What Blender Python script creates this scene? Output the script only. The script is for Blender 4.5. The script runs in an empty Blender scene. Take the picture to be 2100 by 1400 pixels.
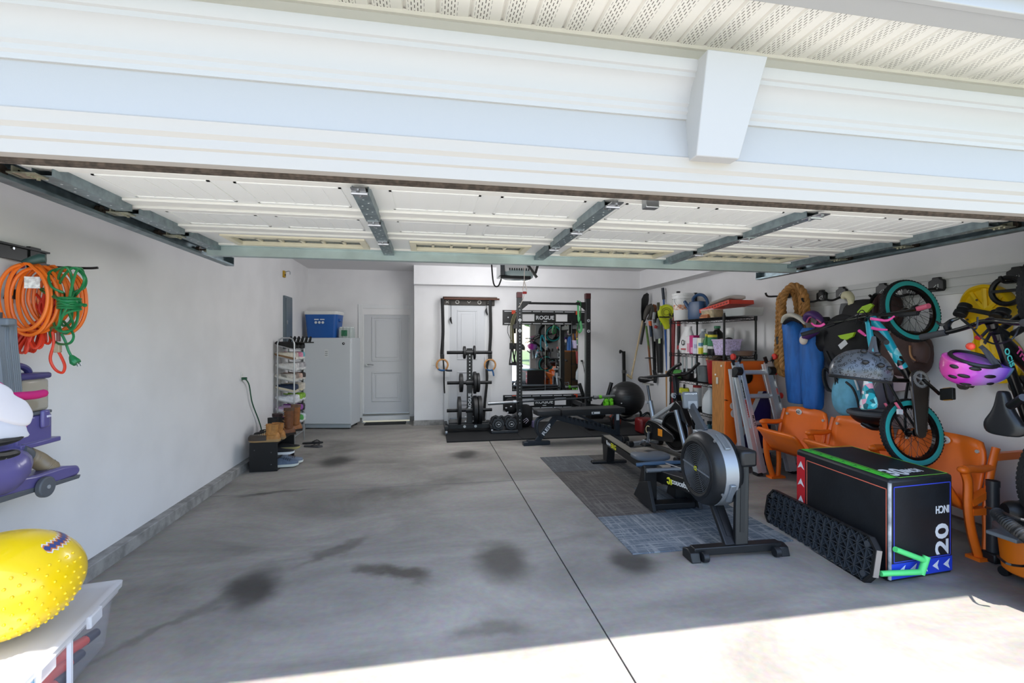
import bpy, bmesh, math, random
from mathutils import Vector, Matrix, noise as mnoise
R = random.Random(7)
D = bpy.data
SC = bpy.context.scene
COL = SC.collection
rad = math.radians
V = Vector

# ------------------------------------------------------------------ camera, sky, sun, exposure
CAMZ = 1.5
FPX = 955.0
YAW = math.atan(170 / 955.0)
SN, CS = math.sin(YAW), math.cos(YAW)
cam = D.objects.new('camera', D.cameras.new('camera'))
COL.objects.link(cam)
cam.data.sensor_fit = 'HORIZONTAL'
cam.data.sensor_width = 36.0
cam.data.lens = 36.0 * FPX / 2100.0
cam.data.clip_start = 0.02
cam.data.clip_end = 500
cam.location = (0, 0, CAMZ)
cam.rotation_euler = (rad(90), 0, -YAW)
SC.camera = cam

SUN_EL, SUN_AZ = rad(72.0), rad(169.0)          # azimuth clockwise from +Y
w = D.worlds.new('sky'); SC.world = w; w.use_nodes = True
nt = w.node_tree
bg = nt.nodes['Background']
sky = nt.nodes.new('ShaderNodeTexSky'); sky.sky_type = 'NISHITA'
sky.sun_disc = False; sky.sun_elevation = SUN_EL; sky.sun_rotation = SUN_AZ
sky.air_density = 1.0; sky.dust_density = 0.8; sky.ozone_density = 1.0
nt.links.new(sky.outputs[0], bg.inputs[0]); bg.inputs[1].default_value = 0.29
sun = D.objects.new('sun', D.lights.new('sun', 'SUN')); COL.objects.link(sun)
sun.data.energy = 5.2; sun.data.angle = rad(0.6); sun.data.color = (1.0, 0.95, 0.87)
_sd = Vector((math.sin(SUN_AZ) * math.cos(SUN_EL), math.cos(SUN_AZ) * math.cos(SUN_EL), math.sin(SUN_EL)))
sun.rotation_euler = _sd.to_track_quat('Z', 'Y').to_euler(); sun.location = _sd * 30
vs = SC.view_settings
SC.display_settings.display_device = 'sRGB'
vs.view_transform = 'Standard'; vs.look = 'None'; vs.gamma = 1.0; vs.use_curve_mapping = False
vs.exposure = 1.06

# ------------------------------------------------------------------ placing by sight lines onto real planes
def ray(u, v):
    a = (u - 1050) / FPX
    return V((SN + a * CS, CS - a * SN, (700 - v) / FPX))
CP = V((0, 0, CAMZ))
def fl(u, v, z=0.0):
    r = ray(u, v); return CP + r * ((z - CAMZ) / r.z)
def wy(u, v, Y):
    r = ray(u, v); return CP + r * (Y / r.y)
def wx(u, v, X):
    r = ray(u, v); return CP + r * (X / r.x)

# ------------------------------------------------------------------ materials
def lin(h):
    if isinstance(h, str):
        h = h.lstrip('#'); c = [int(h[i:i + 2], 16) / 255 for i in (0, 2, 4)]
    else: c = h
    return tuple((x / 12.92 if x <= 0.04045 else ((x + 0.055) / 1.055) ** 2.4) for x in c) + (1.0,)
_M = {}
def nd(t, kind, **kw):
    n = t.nodes.new('ShaderNode' + kind)
    for k, x in kw.items(): setattr(n, k, x)
    return n
def m(col, r=0.5, me=0.0, var=0.0, vs=8.0, bump=0.0, bs=60.0, sp=0.5, coat=0.0, tr=0.0, al=1.0, col2=None, st=(1, 1, 1), em=0.0):
    key = (col, r, me, var, vs, bump, bs, sp, coat, tr, al, col2, st, em)
    if key in _M: return _M[key]
    M = D.materials.new('mat_%03d' % len(_M)); M.use_nodes = True; t = M.node_tree
    b = t.nodes['Principled BSDF']; L = t.links
    c = lin(col)
    if max(c[:3]) < .032: c = tuple(x * .5 for x in c[:3]) + (1.0,)
    b.inputs['Base Color'].default_value = c; b.inputs['Roughness'].default_value = r
    b.inputs['Metallic'].default_value = me; b.inputs['Specular IOR Level'].default_value = sp
    b.inputs['Coat Weight'].default_value = coat; b.inputs['Transmission Weight'].default_value = tr
    b.inputs['Alpha'].default_value = al
    if em:
        b.inputs['Emission Color'].default_value = c; b.inputs['Emission Strength'].default_value = em
    tc = nd(t, 'TexCoord'); mp = nd(t, 'Mapping'); mp.inputs['Scale'].default_value = st
    L.new(tc.outputs['Object'], mp.inputs['Vector'])
    if var or col2:
        n = nd(t, 'TexNoise'); n.inputs['Scale'].default_value = vs; n.inputs['Detail'].default_value = 4
        L.new(mp.outputs[0], n.inputs['Vector'])
        mx = nd(t, 'Mix', data_type='RGBA')
        k = max(var, 0.0)
        mx.inputs['A'].default_value = tuple(x * (1 - k) for x in c[:3]) + (1,)
        mx.inputs['B'].default_value = lin(col2) if col2 else tuple(min(1, x * (1 + k)) for x in c[:3]) + (1,)
        rp = nd(t, 'ValToRGB'); rp.color_ramp.elements[0].position = 0.38; rp.color_ramp.elements[1].position = 0.62
        L.new(n.outputs['Fac'], rp.inputs[0]); L.new(rp.outputs['Color'], mx.inputs['Factor'])
        L.new(mx.outputs['Result'], b.inputs['Base Color'])
    if bump:
        n2 = nd(t, 'TexNoise'); n2.inputs['Scale'].default_value = bs; n2.inputs['Detail'].default_value = 3
        bp = nd(t, 'Bump'); bp.inputs['Strength'].default_value = bump; bp.inputs['Distance'].default_value = 0.004
        L.new(mp.outputs[0], n2.inputs['Vector']); L.new(n2.outputs['Fac'], bp.inputs['Height']); L.new(bp.outputs[0], b.inputs['Normal'])
    _M[key] = M
    return M
def mnew(name):
    M = D.materials.new(name); M.use_nodes = True
    t = M.node_tree; return M, t, t.nodes['Principled BSDF'], t.links

# ------------------------------------------------------------------ mesh builder
def spline(pts, n=6, closed=False):
    P = [V(p) for p in pts]; N = len(P); out = []
    if N < 3: return P
    rng = range(N) if closed else range(N - 1)
    for i in rng:
        if closed: p0, p1, p2, p3 = P[(i - 1) % N], P[i], P[(i + 1) % N], P[(i + 2) % N]
        else: p0, p1, p2, p3 = P[max(i - 1, 0)], P[i], P[i + 1], P[min(i + 2, N - 1)]
        for k in range(n):
            s = k / n
            out.append(0.5 * ((2 * p1) + (p2 - p0) * s + (2 * p0 - 5 * p1 + 4 * p2 - p3) * s * s + (3 * p1 - p0 - 3 * p2 + p3) * s ** 3))
    if not closed: out.append(P[-1])
    return out
def frame_of(z, up=None):
    z = V(z).normalized()
    u = V(up) if up is not None else (V((0, 0, 1)) if abs(z.z) < 0.95 else V((0, 1, 0)))
    x = u.cross(z).normalized(); y = z.cross(x)
    return Matrix((x, y, z)).transposed()
def TM(o, x, y, z=None):
    x = V(x).normalized(); y = V(y).normalized(); z = x.cross(y).normalized() if z is None else V(z)
    M = Matrix((x, y, z)).transposed().to_4x4(); M.translation = V(o); return M
def Rz(a, loc=(0, 0, 0)): return Matrix.Translation(V(loc)) @ Matrix.Rotation(a, 4, 'Z')

WMAT = {}
class MB:
    def __init__(s): s.v = []; s.f = []
    def add(s, vs_, fs, M=None):
        o = len(s.v)
        s.v += [tuple(M @ V(p)) for p in vs_] if M is not None else [tuple(p) for p in vs_]
        s.f += [tuple(i + o for i in q) for q in fs]; return s
    def box(s, x0, x1, y0, y1, z0, z1, M=None):
        return s.add([(x0, y0, z0), (x1, y0, z0), (x1, y1, z0), (x0, y1, z0), (x0, y0, z1), (x1, y0, z1), (x1, y1, z1), (x0, y1, z1)],
              [(3, 2, 1, 0), (4, 5, 6, 7), (0, 1, 5, 4), (1, 2, 6, 5), (2, 3, 7, 6), (3, 0, 4, 7)], M)
    def cb(s, c, sz, M=None):
        c = V(c); a, b, d = sz[0] / 2, sz[1] / 2, sz[2] / 2
        return s.box(c.x - a, c.x + a, c.y - b, c.y + b, c.z - d, c.z + d, M)
    def beam(s, p0, p1, w, h, up=None):
        p0, p1 = V(p0), V(p1); L = (p1 - p0).length
        F = frame_of(p1 - p0, up).to_4x4(); F.translation = p0
        return s.box(-w / 2, w / 2, -h / 2, h / 2, 0, L, F)
    def cyl(s, p0, p1, r, r1=None, n=12, caps=True):
        p0, p1 = V(p0), V(p1); r1 = r if r1 is None else r1
        F = frame_of(p1 - p0); vs_ = []
        for q, rr in ((p0, r), (p1, r1)):
            for i in range(n):
                a = 2 * math.pi * i / n; vs_.append(q + F @ V((rr * math.cos(a), rr * math.sin(a), 0)))
        fs = [(i, (i + 1) % n, n + (i + 1) % n, n + i) for i in range(n)]
        if caps: fs += [tuple(range(n))[::-1], tuple(range(n, 2 * n))]
        return s.add(vs_, fs)
    def tube(s, pts, r, n=6, closed=False, sp=0, flat=None):
        P = spline(pts, sp, closed) if sp else [V(p) for p in pts]
        N = len(P); rs = r if isinstance(r, (list, tuple)) else None
        def rr(i):
            if rs is None: return r
            t = i / max(N - 1, 1) * (len(rs) - 1); k = min(int(t), len(rs) - 2); return rs[k] + (rs[k + 1] - rs[k]) * (t - k)
        up = None; vs_ = []
        for i in range(N):
            d = (P[(i + 1) % N] - P[i - 1]) if closed else (P[min(i + 1, N - 1)] - P[max(i - 1, 0)])
            if d.length < 1e-9: d = V((0, 0, 1))
            d.normalize()
            if up is None: up = V((0, 0, 1)) if abs(d.z) < 0.9 else V((0, 1, 0))
            x = up.cross(d)
            if x.length < 1e-4: x = V((1, 0, 0)).cross(d)
            x.normalize(); y = d.cross(x); up = y
            k = rr(i); fl2 = flat or 1.0
            for j in range(n):
                a = 2 * math.pi * j / n; vs_.append(P[i] + x * (k * math.cos(a)) + y * (k * fl2 * math.sin(a)))
        fs = []
        for i in range(N if closed else N - 1):
            a0, b0 = i * n, ((i + 1) % N) * n
            for j in range(n): fs.append((a0 + j, a0 + (j + 1) % n, b0 + (j + 1) % n, b0 + j))
        if not closed: fs += [tuple(range(n))[::-1], tuple(range((N - 1) * n, N * n))]
        return s.add(vs_, fs)
    def lathe(s, prof, M=None, n=24, a0=0, a1=None):
        full = a1 is None; a1 = 2 * math.pi if full else a1; K = n if full else n + 1
        vs_ = []; fs = []
        for r_, z_ in prof:
            for i in range(K):
                a = a0 + (a1 - a0) * i / n; vs_.append((r_ * math.cos(a), r_ * math.sin(a), z_))
        for k in range(len(prof) - 1):
            for i in range(n):
                j = (i + 1) % K if full else i + 1
                fs.append((k * K + i, k * K + j, (k + 1) * K + j, (k + 1) * K + i))
        return s.add(vs_, fs, M)
    def prism(s, poly, z0, z1, M=None):
        n = len(poly)
        A = sum(poly[i][0] * poly[(i + 1) % n][1] - poly[(i + 1) % n][0] * poly[i][1] for i in range(n))
        if A < 0: poly = poly[::-1]
        vs_ = [(x, y, z0) for x, y in poly] + [(x, y, z1) for x, y in poly]
        fs = [tuple(range(n))[::-1], tuple(range(n, 2 * n))] + [(i, (i + 1) % n, n + (i + 1) % n, n + i) for i in range(n)]
        return s.add(vs_, fs, M)
    def ell(s, c, rx, ry, rz, nu=16, nv=10, M=None, p=1.0, v0=0.0, v1=1.0):
        vs_ = []; fs = []
        f = lambda q: math.copysign(abs(q) ** p, q)
        for j in range(nv + 1):
            t = math.pi * (v0 + (v1 - v0) * j / nv)
            for i in range(nu):
                a = 2 * math.pi * i / nu
                vs_.append((c[0] + rx * f(math.sin(t)) * f(math.cos(a)), c[1] + ry * f(math.sin(t)) * f(math.sin(a)), c[2] + rz * f(math.cos(t))))
        for j in range(nv):
            for i in range(nu): fs.append((j * nu + i, (j + 1) * nu + i, (j + 1) * nu + (i + 1) % nu, j * nu + (i + 1) % nu))
        return s.add(vs_, fs, M)
    def loft(s, rings, closed=True, caps=True, M=None):
        n = len(rings[0]); vs_ = [p for r_ in rings for p in r_]; fs = []
        for k in range(len(rings) - 1):
            for i in range(n if closed else n - 1): fs.append((k * n + i, k * n + (i + 1) % n, (k + 1) * n + (i + 1) % n, (k + 1) * n + i))
        if caps and closed: fs += [tuple(range(n))[::-1], tuple(range((len(rings) - 1) * n, len(rings) * n))]
        return s.add(vs_, fs, M)
    def torus(s, c, R_, r_, M=None, n=28, k=8, ax='z', a0=0, a1=2 * math.pi):
        pts = []
        full = abs(a1 - a0 - 2 * math.pi) < 1e-6
        for i in range(n if full else n + 1):
            a = a0 + (a1 - a0) * i / n; x, y = R_ * math.cos(a), R_ * math.sin(a)
            q = V((x, y, 0)) if ax == 'z' else (V((0, x, y)) if ax == 'x' else V((x, 0, y)))
            q = q + V(c); pts.append(M @ q if M is not None else q)
        return s.tube(pts, r_, k, closed=full)
    def build(s, name, mat, parent=None, world=False, sm=True, bev=0.0, sub=0, ang=38, fix=True, solid=0.0):
        me = D.meshes.new(name)
        vs_ = s.v; org = None
        if parent is not None and world:
            I = WMAT[parent.name].inverted(); vs_ = [tuple(I @ V(p)) for p in vs_]
        elif parent is None:
            xs = [p[0] for p in vs_]; ys = [p[1] for p in vs_]; zs = [p[2] for p in vs_]
            org = V(((min(xs) + max(xs)) / 2, (min(ys) + max(ys)) / 2, min(zs)))
            vs_ = [(p[0] - org.x, p[1] - org.y, p[2] - org.z) for p in vs_]
        me.from_pydata(vs_, [], s.f)
        if fix:
            bm = bmesh.new(); bm.from_mesh(me); bmesh.ops.recalc_face_normals(bm, faces=bm.faces); bm.to_mesh(me); bm.free()
        if sm:
            me.polygons.foreach_set('use_smooth', [True] * len(me.polygons)); me.set_sharp_from_angle(angle=rad(ang))
        me.materials.append(mat)
        o = D.objects.new(name, me); COL.objects.link(o)
        if parent is not None:
            o.parent = parent; WMAT[o.name] = WMAT[parent.name]
        else:
            o.location = org; WMAT[o.name] = Matrix.Translation(org)
        if solid:
            q = o.modifiers.new('s', 'SOLIDIFY'); q.thickness = solid; q.offset = 0
        if sub:
            q = o.modifiers.new('u', 'SUBSURF'); q.levels = sub; q.render_levels = sub
        if bev:
            q = o.modifiers.new('b', 'BEVEL'); q.width = bev; q.segments = 2; q.limit_method = 'ANGLE'; q.angle_limit = rad(40)
        return o
def tag(o, label=None, cat=None, group=None, kind=None):
    if label: o['label'] = label
    if cat: o['category'] = cat
    if group: o['group'] = group
    if kind: o['kind'] = kind
    return o
def thing(name, label, cat, loc=(0, 0, 0), rz=0.0, group=None, M=None):
    o = D.objects.new(name, None); COL.objects.link(o); o.empty_display_size = 0.05
    M = Rz(rz, loc) if M is None else M
    o.matrix_world = M; WMAT[o.name] = M.copy()
    return tag(o, label, cat, group)
def struct(o): o['kind'] = 'structure'; return o
def sthing(name, M=None):
    o = D.objects.new(name, None); COL.objects.link(o); M = M or Matrix(); o.matrix_world = M; WMAT[o.name] = M.copy(); o['kind'] = 'structure'; return o
def kids(o): return [c for c in COL.objects if c.parent is o]
def dup(root, M, label=None, group=None, mats=None):
    def cp(o, par):
        c = o.copy(); COL.objects.link(c)
        if par is not None: c.parent = par
        if mats and o.data is not None:
            b = mats.get(o.name.split('.')[0])
            if b is not None: c.data = o.data.copy(); c.data.materials.clear(); c.data.materials.append(b)
        WMAT[c.name] = M
        for ch in KID.get(o.name, []): cp(ch, c)
        return c
    KID = {}
    for o in root.children_recursive: KID.setdefault(o.parent.name, []).append(o)
    c = cp(root, None); c.matrix_world = M
    if label: c['label'] = label
    if group: c['group'] = group
    return c
_TX = {}
def text_mesh(s, ext=0.0, bold=False):
    k = (s, ext, bold)
    if k in _TX: return _TX[k]
    cu = D.curves.new('t', 'FONT'); cu.body = s; cu.align_x = 'CENTER'; cu.align_y = 'CENTER'; cu.size = 1.0; cu.resolution_u = 3
    cu.extrude = 0.01
    if bold: cu.offset = 0.022
    ob = D.objects.new('t', cu); COL.objects.link(ob)
    dg = bpy.context.evaluated_depsgraph_get()
    me = D.meshes.new_from_object(ob.evaluated_get(dg), depsgraph=dg)
    D.objects.remove(ob)
    vs_ = [tuple(v.co) for v in me.vertices]; fs = [tuple(p.vertices) for p in me.polygons]
    D.meshes.remove(me)
    x0 = min(v[0] for v in vs_); x1 = max(v[0] for v in vs_); y0 = min(v[1] for v in vs_); y1 = max(v[1] for v in vs_)
    vs_ = [((v[0] - (x0 + x1) / 2) / (x1 - x0), (v[1] - (y0 + y1) / 2) / (y1 - y0), v[2] / 0.01) for v in vs_]
    _TX[k] = (vs_, fs); return _TX[k]
def text(s, M, w_, h_, mat, parent, name='lettering', bold=True, t=0.0008, world=False):
    vs_, fs = text_mesh(s, 0, bold)
    b = MB(); b.add([(v[0] * w_, v[1] * h_, v[2] * t) for v in vs_], fs, M)
    return b.build(name, mat, parent, world=world, sm=False, fix=False)
BLACK = m('#1b1c1f', 0.45); RUB = m('#18191b', 0.75); GALV = m('#9aa5a6', 0.42, 0.75, var=0.18, vs=30)
STEEL = m('#b9bcc0', 0.3, 0.9); WHITE = m('#e6e6e4', 0.5); WOOD = m('#b8874f', 0.55, var=0.2, vs=6, st=(14, 14, 1.2))
# ------------------------------------------------------------------ the shell
XL, XR, YB, YD, ZC = -2.167, 4.2, 8.5, 9.0, 2.83
XA = -0.262                                   # right end of the door alcove
# concrete with the stains that lie on it
def concrete(name, base, stains):
    M, t, b, L = mnew(name)
    tc = nd(t, 'TexCoord'); geo = nd(t, 'NewGeometry')
    n1 = nd(t, 'TexNoise'); n1.inputs['Scale'].default_value = 0.9; n1.inputs['Detail'].default_value = 7; n1.inputs['Roughness'].default_value = 0.62; n1.inputs['Distortion'].default_value = 0.6
    mp = nd(t, 'Mapping'); mp.inputs['Scale'].default_value = (0.8, 1.6, 1); mp.inputs['Rotation'].default_value = (0, 0, 0.5)
    L.new(geo.outputs['Position'], mp.inputs[0]); L.new(mp.outputs[0], n1.inputs[0])
    n2 = nd(t, 'TexNoise'); n2.inputs['Scale'].default_value = 26; n2.inputs['Detail'].default_value = 5; L.new(geo.outputs['Position'], n2.inputs[0])
    r1 = nd(t, 'ValToRGB'); r1.color_ramp.elements[0].position = 0.34; r1.color_ramp.elements[1].position = 0.68
    c = lin(base)
    r1.color_ramp.elements[0].color = tuple(x * 0.58 for x in c[:3]) + (1,); r1.color_ramp.elements[1].color = tuple(min(1, x * 1.2) for x in c[:3]) + (1,)
    L.new(n1.outputs['Fac'], r1.inputs[0])
    mx = nd(t, 'Mix', data_type='RGBA', blend_type='MULTIPLY'); mx.inputs['Factor'].default_value = 0.35
    L.new(r1.outputs[0], mx.inputs['A']); L.new(n2.outputs['Color'], mx.inputs['B']); cur = mx.outputs['Result']
    nz = nd(t, 'TexNoise'); nz.inputs['Scale'].default_value = 3.2; nz.inputs['Detail'].default_value = 5; L.new(geo.outputs['Position'], nz.inputs[0])
    va = nd(t, 'VectorMath', operation='SUBTRACT'); L.new(nz.outputs['Color'], va.inputs[0]); va.inputs[1].default_value = (.5, .5, .5)
    for (x, y, rx, ry, rot, k, col, ds) in stains:
        vm = nd(t, 'VectorMath', operation='MULTIPLY_ADD'); L.new(va.outputs[0], vm.inputs[0]); vm.inputs[1].default_value = (ds, ds, 0); L.new(geo.outputs['Position'], vm.inputs[2])
        q = nd(t, 'Mapping', vector_type='TEXTURE'); q.inputs['Location'].default_value = (x, y, 0); q.inputs['Rotation'].default_value = (0, 0, rot); q.inputs['Scale'].default_value = (rx, ry, 5)
        L.new(vm.outputs[0], q.inputs[0])
        ln = nd(t, 'VectorMath', operation='LENGTH'); L.new(q.outputs[0], ln.inputs[0])
        mr = nd(t, 'MapRange', interpolation_type='SMOOTHSTEP'); L.new(ln.outputs['Value'], mr.inputs['Value'])
        mr.inputs['From Min'].default_value = 1.0; mr.inputs['From Max'].default_value = 0.25; mr.inputs['To Min'].default_value = 0; mr.inputs['To Max'].default_value = k
        m2 = nd(t, 'Mix', data_type='RGBA', blend_type='MULTIPLY'); L.new(mr.outputs[0], m2.inputs['Factor']); L.new(cur, m2.inputs['A']); m2.inputs['B'].default_value = lin(col); cur = m2.outputs['Result']
    L.new(cur, b.inputs['Base Color'])
    b.inputs['Roughness'].default_value = 0.62
    bp = nd(t, 'Bump'); bp.inputs['Strength'].default_value = 0.35; bp.inputs['Distance'].default_value = 0.004
    ad = nd(t, 'Math', operation='ADD'); L.new(n1.outputs['Fac'], ad.inputs[0]); L.new(n2.outputs['Fac'], ad.inputs[1])
    L.new(ad.outputs[0], bp.inputs['Height']); L.new(bp.outputs[0], b.inputs['Normal'])
    return M
def stn(u, v, rx, ry, k=.85, col='#4d4a47', rot=0, ds=.25):
    p = fl(u, v); return (p.x, p.y, rx, ry, rot, k, col, ds)
STAINS = [stn(515, 1208, .24, .34), stn(1030, 1150, .26, .42), stn(955, 932, .26, .36), stn(690, 945, .30, .42), stn(1295, 1150, .22, .26, .8),
          stn(815, 1170, .42, .13, .8, '#66594c', -.5, .5), stn(700, 1120, .5, .10, .5, '#6b6157', .9, .5), stn(1000, 1290, .2, .12, .5, '#6b6157', .3, .4),
          stn(1090, 905, .3, .2, .8), stn(560, 1010, .5, .05, .6, '#55514d', .2, .2), stn(1225, 1000, .2, .3, .7, '#5a4a3c'), stn(880, 1000, 1.2, .3, .4, '#77726c', .2, .8), stn(330, 1290, .5, .08, .4, '#6b6157', 1.0, .5)]
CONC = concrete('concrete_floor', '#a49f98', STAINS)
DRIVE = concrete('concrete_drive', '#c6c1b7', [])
CURB = m('#8f8d8a', 0.8, var=0.25, vs=9, bump=0.5, bs=40)
PAINT = m('#e6e5e6', 0.7, bump=0.12, bs=220, var=0.03, vs=2)
CEILM = m('#e0dfe0', 0.75, bump=0.15, bs=200)
TRIMW = m('#e2e3e4', 0.45)
floor = struct(MB().box(XL - .25, XR + .25, 1.98, YD + .15, -.16, -.03).build('floor', m('#3b3a38', .9)))
JX, JY = 0.895, 4.95
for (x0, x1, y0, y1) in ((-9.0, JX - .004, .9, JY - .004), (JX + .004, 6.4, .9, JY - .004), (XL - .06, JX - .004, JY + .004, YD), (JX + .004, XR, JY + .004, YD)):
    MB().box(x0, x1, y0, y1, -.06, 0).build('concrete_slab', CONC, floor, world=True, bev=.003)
drv = struct(MB().box(-9.0, 6.4, -9.0, 1.97, -.16, -.062).build('driveway', m('#3b3a38', .9)))  # unseen sides widened to bounce more sunlight into the garage
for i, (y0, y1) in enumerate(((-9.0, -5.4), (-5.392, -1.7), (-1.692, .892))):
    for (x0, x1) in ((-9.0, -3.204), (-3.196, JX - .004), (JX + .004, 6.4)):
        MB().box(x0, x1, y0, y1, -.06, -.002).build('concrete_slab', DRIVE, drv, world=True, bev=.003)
# walls
wl = struct(MB().box(XL - .12, XL, 2.05, YD + .1, .09, ZC).build('wall_left', PAINT))
wr = struct(MB().box(XR, XR + .12, 2.05, YB + .1, .09, ZC).build('wall_right', PAINT))
wb = struct(MB().box(XA + .0, XR, YB, YB + .12, .09, ZC).box(XA, XA + .1, YB + .12, YD, .09, ZC).build('wall_back', PAINT))
wa = struct(MB().box(XL, -1.24, YD, YD + .1, .09, ZC).box(-.34, XA + .1, YD, YD + .1, .09, ZC).box(-1.24, -.34, YD, YD + .1, 2.0, ZC).build('wall_alcove', PAINT))
struct(MB().box(XL - .12, XR + .12, 2.05, YD + .1, ZC, ZC + .08).build('ceiling', CEILM))
struct(MB().box(XA, XR - .26, YB - .22, YB, 2.5, ZC).box(XR - .26, XR, 2.05, YB, 2.5, ZC).build('trim_1', PAINT))      # boxed-in beam
# curbs under the walls
struct(MB().box(XL - .12, XL + .075, 2.0, YD, -.05, .09).build('baseboard_left', CURB, bev=.006))
struct(MB().box(XR - .06, XR + .12, 2.0, YB, -.05, .09).build('baseboard_right', CURB, bev=.006))
struct(MB().box(XA - .012, XR - .06, YB - .03, YB + .1, -.05, .09).box(XA - .012, XA + .1, YB, YD, -.05, .09).build('baseboard_back', CURB, bev=.006))
struct(MB().box(XL + .075, -1.22, YD - .03, YD + .1, -.05, .09).box(-.36, XA - .012, YD - .03, YD + .1, -.05, .09).build('baseboard_alcove', CURB, bev=.006))
# doors
def panel_door(name, x0, x1, y, z0, z1, knob_side, mat, casing=.075, sill=True):
    d = sthing(name, Matrix.Translation(V(((x0 + x1) / 2, y, z0))))
    w_, h_ = x1 - x0, z1 - z0
    MB().box(-w_ / 2, w_ / 2, .02, .06, 0, h_).build('slab', mat, d)
    for (a, b_) in ((.11 * h_, .40 * h_), (.50 * h_, .93 * h_)):
        x_ = w_ / 2 - .14
        b = MB()
        for (ax, bx, az, bz) in ((-x_, x_, a, a + .03), (-x_, x_, b_ - .03, b_), (-x_, -x_ + .03, a + .03, b_ - .03), (x_ - .03, x_, a + .03, b_ - .03)): b.box(ax, bx, .008, .021, az, bz)
        b.box(-x_ + .07, x_ - .07, .010, .021, a + .07, b_ - .07)
        b.build('raised_panel', mat, d, bev=.006)
    c = MB(); k = casing
    c.box(-w_ / 2 - k - .02, -w_ / 2 - .02, -.012, .03, -.14, h_ + k + .015).box(w_ / 2 + .02, w_ / 2 + k + .02, -.012, .03, -.14, h_ + k + .015).box(-w_ / 2 - .02, w_ / 2 + .02, -.012, .03, h_ + .015, h_ + k + .015)
    c.box(-w_ / 2 - k - .02, -w_ / 2 - k - .006, -.02, -.012, -.14, h_ + k + .015).box(w_ / 2 + k + .006, w_ / 2 + k + .02, -.02, -.012, -.14, h_ + k + .015)
    c.box(-w_ / 2 - .019, -w_ / 2, .005, .09, -.03, h_ + .014).box(w_ / 2, w_ / 2 + .019, .005, .09, -.03, h_ + .014)
    c.build('casing', TRIMW, d, bev=.003)
    if sill:
        MB().box(-w_ / 2 - k - .02, w_ / 2 + k + .02, -.02, .05, -.13, -.035).build('sill_board', TRIMW, d, bev=.004)
        MB().box(-w_ / 2 - .01, w_ / 2 + .01, -.035, .06, -.035, -.006).build('threshold', m('#8b8a88', .4, .7), d, bev=.003)
    if knob_side:
        kx = knob_side * (w_ / 2 - .07); kz = .47 * h_
        h = MB(); h.cyl((kx, .02, kz), (kx, -.005, kz), .032, n=20); h.cyl((kx, 0, kz), (kx, -.05, kz), .011, n=10)
        h.tube([(kx, -.05, kz), (kx - knob_side * .04, -.055, kz + .004), (kx - knob_side * .11, -.05, kz - .006)], .009, 8, sp=4)
        h.build('lever_handle', STEEL, d)
    for hz in (.1, .5, .9):
        MB().cyl((-knob_side * (w_ / 2 + .004) if knob_side else w_ / 2, .012, hz * h_ - .04), (-knob_side * (w_ / 2 + .004) if knob_side else w_ / 2, .012, hz * h_ + .04), .007, n=8).build('hinge', STEEL, d)
    return d
DOORM = m('#cbcdd1', 0.42)
panel_door('door_1', -1.195, -.375, YD, .16, 2.10, -1, DOORM)
panel_door('door_2', .36, 1.0, YB - .05, .12, 2.22, 0, DOORM, sill=False)
# sockets and switch plates belong to the walls
def plate(name, M, parent=None, label=None, cat=None, slots=True):
    t = thing(name, label, cat, M=M)
    MB().box(-.036, .036, -.006, 0, -.058, .058).build('cover_plate', WHITE, t, bev=.003)
    for dz in (-.022, .022):
        MB().cyl((0, -.004, dz), (0, -.008, dz), .016, n=14).build('socket', m('#d8d8d6', .4), t)
    return t
o = wx(496, 772, XL)
plate('wall_outlet', TM(o, (0, 1, 0), (-1, 0, 0), (0, 0, 1)), label='white outlet on the left wall with the green cord plugged in', cat='outlet')
o = wy(893, 743, YB)
sw = thing('light_switch', 'white switch plate behind the left wooden ring', 'switch', M=TM(o, (1, 0, 0), (0, 1, 0), (0, 0, 1)))
MB().box(-.07, .07, -.006, 0, -.058, .058).build('cover_plate', WHITE, sw, bev=.003)
for dx in (-.03, .03): MB().box(dx - .012, dx + .012, -.012, -.005, -.03, .03).build('rocker', WHITE, sw)
o = wy(1192, 742, YB)
po = plate('wall_outlet', TM(o, (1, 0, 0), (0, 1, 0), (0, 0, 1)), label='outlet beside the right edge of the mirror with a black plug', cat='outlet')
b = MB(); b.tube([(0, -.01, .02), (0, -.05, .02), (.02, -.05, -.05), (.07, -.04, -.3), (.13, -.04, -.75)], .006, 6, sp=5)
b.cb((0, -.03, .022), (.03, .04, .03)); tag(b.build('extension_cord', BLACK, None, sm=True), 'thin black cord running down the wall right of the mirror', 'cord').matrix_world = TM(o, (1, 0, 0), (0, 1, 0), (0, 0, 1)) @ Matrix.Translation(V((0, 0, 0))) if False else Matrix.Translation(V((0, 0, 0)))
pc = COL.objects['extension_cord']
_mn = V((sum((min(q[i] for q in b.v), max(q[i] for q in b.v))) / 2 for i in range(3)))
_mn.z = min(q[2] for q in b.v)
pc.matrix_world = TM(o, (1, 0, 0), (0, 1, 0), (0, 0, 1)) @ Matrix.Translation(_mn)

# ------------------------------------------------------------------ front of the house
VIN = m('#b1b1b1', 0.5, bump=0.05, bs=120)
CASW = m('#b8b3ad', 0.5)
YF = 1.9
fw = struct(MB().box(-3.6, -2.02, YF + .02, 2.14, -.06, 2.95).box(3.45, 6.0, YF + .02, 2.02, -.06, 2.95).box(-2.02, 3.45, YF + .02, 2.02, 2.27, 2.95).build('wall_front', VIN))
MB().box(-2.02, 3.45, 2.02, 2.14, 2.34, 2.95).build('header_back', PAINT, fw, world=True)
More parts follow.
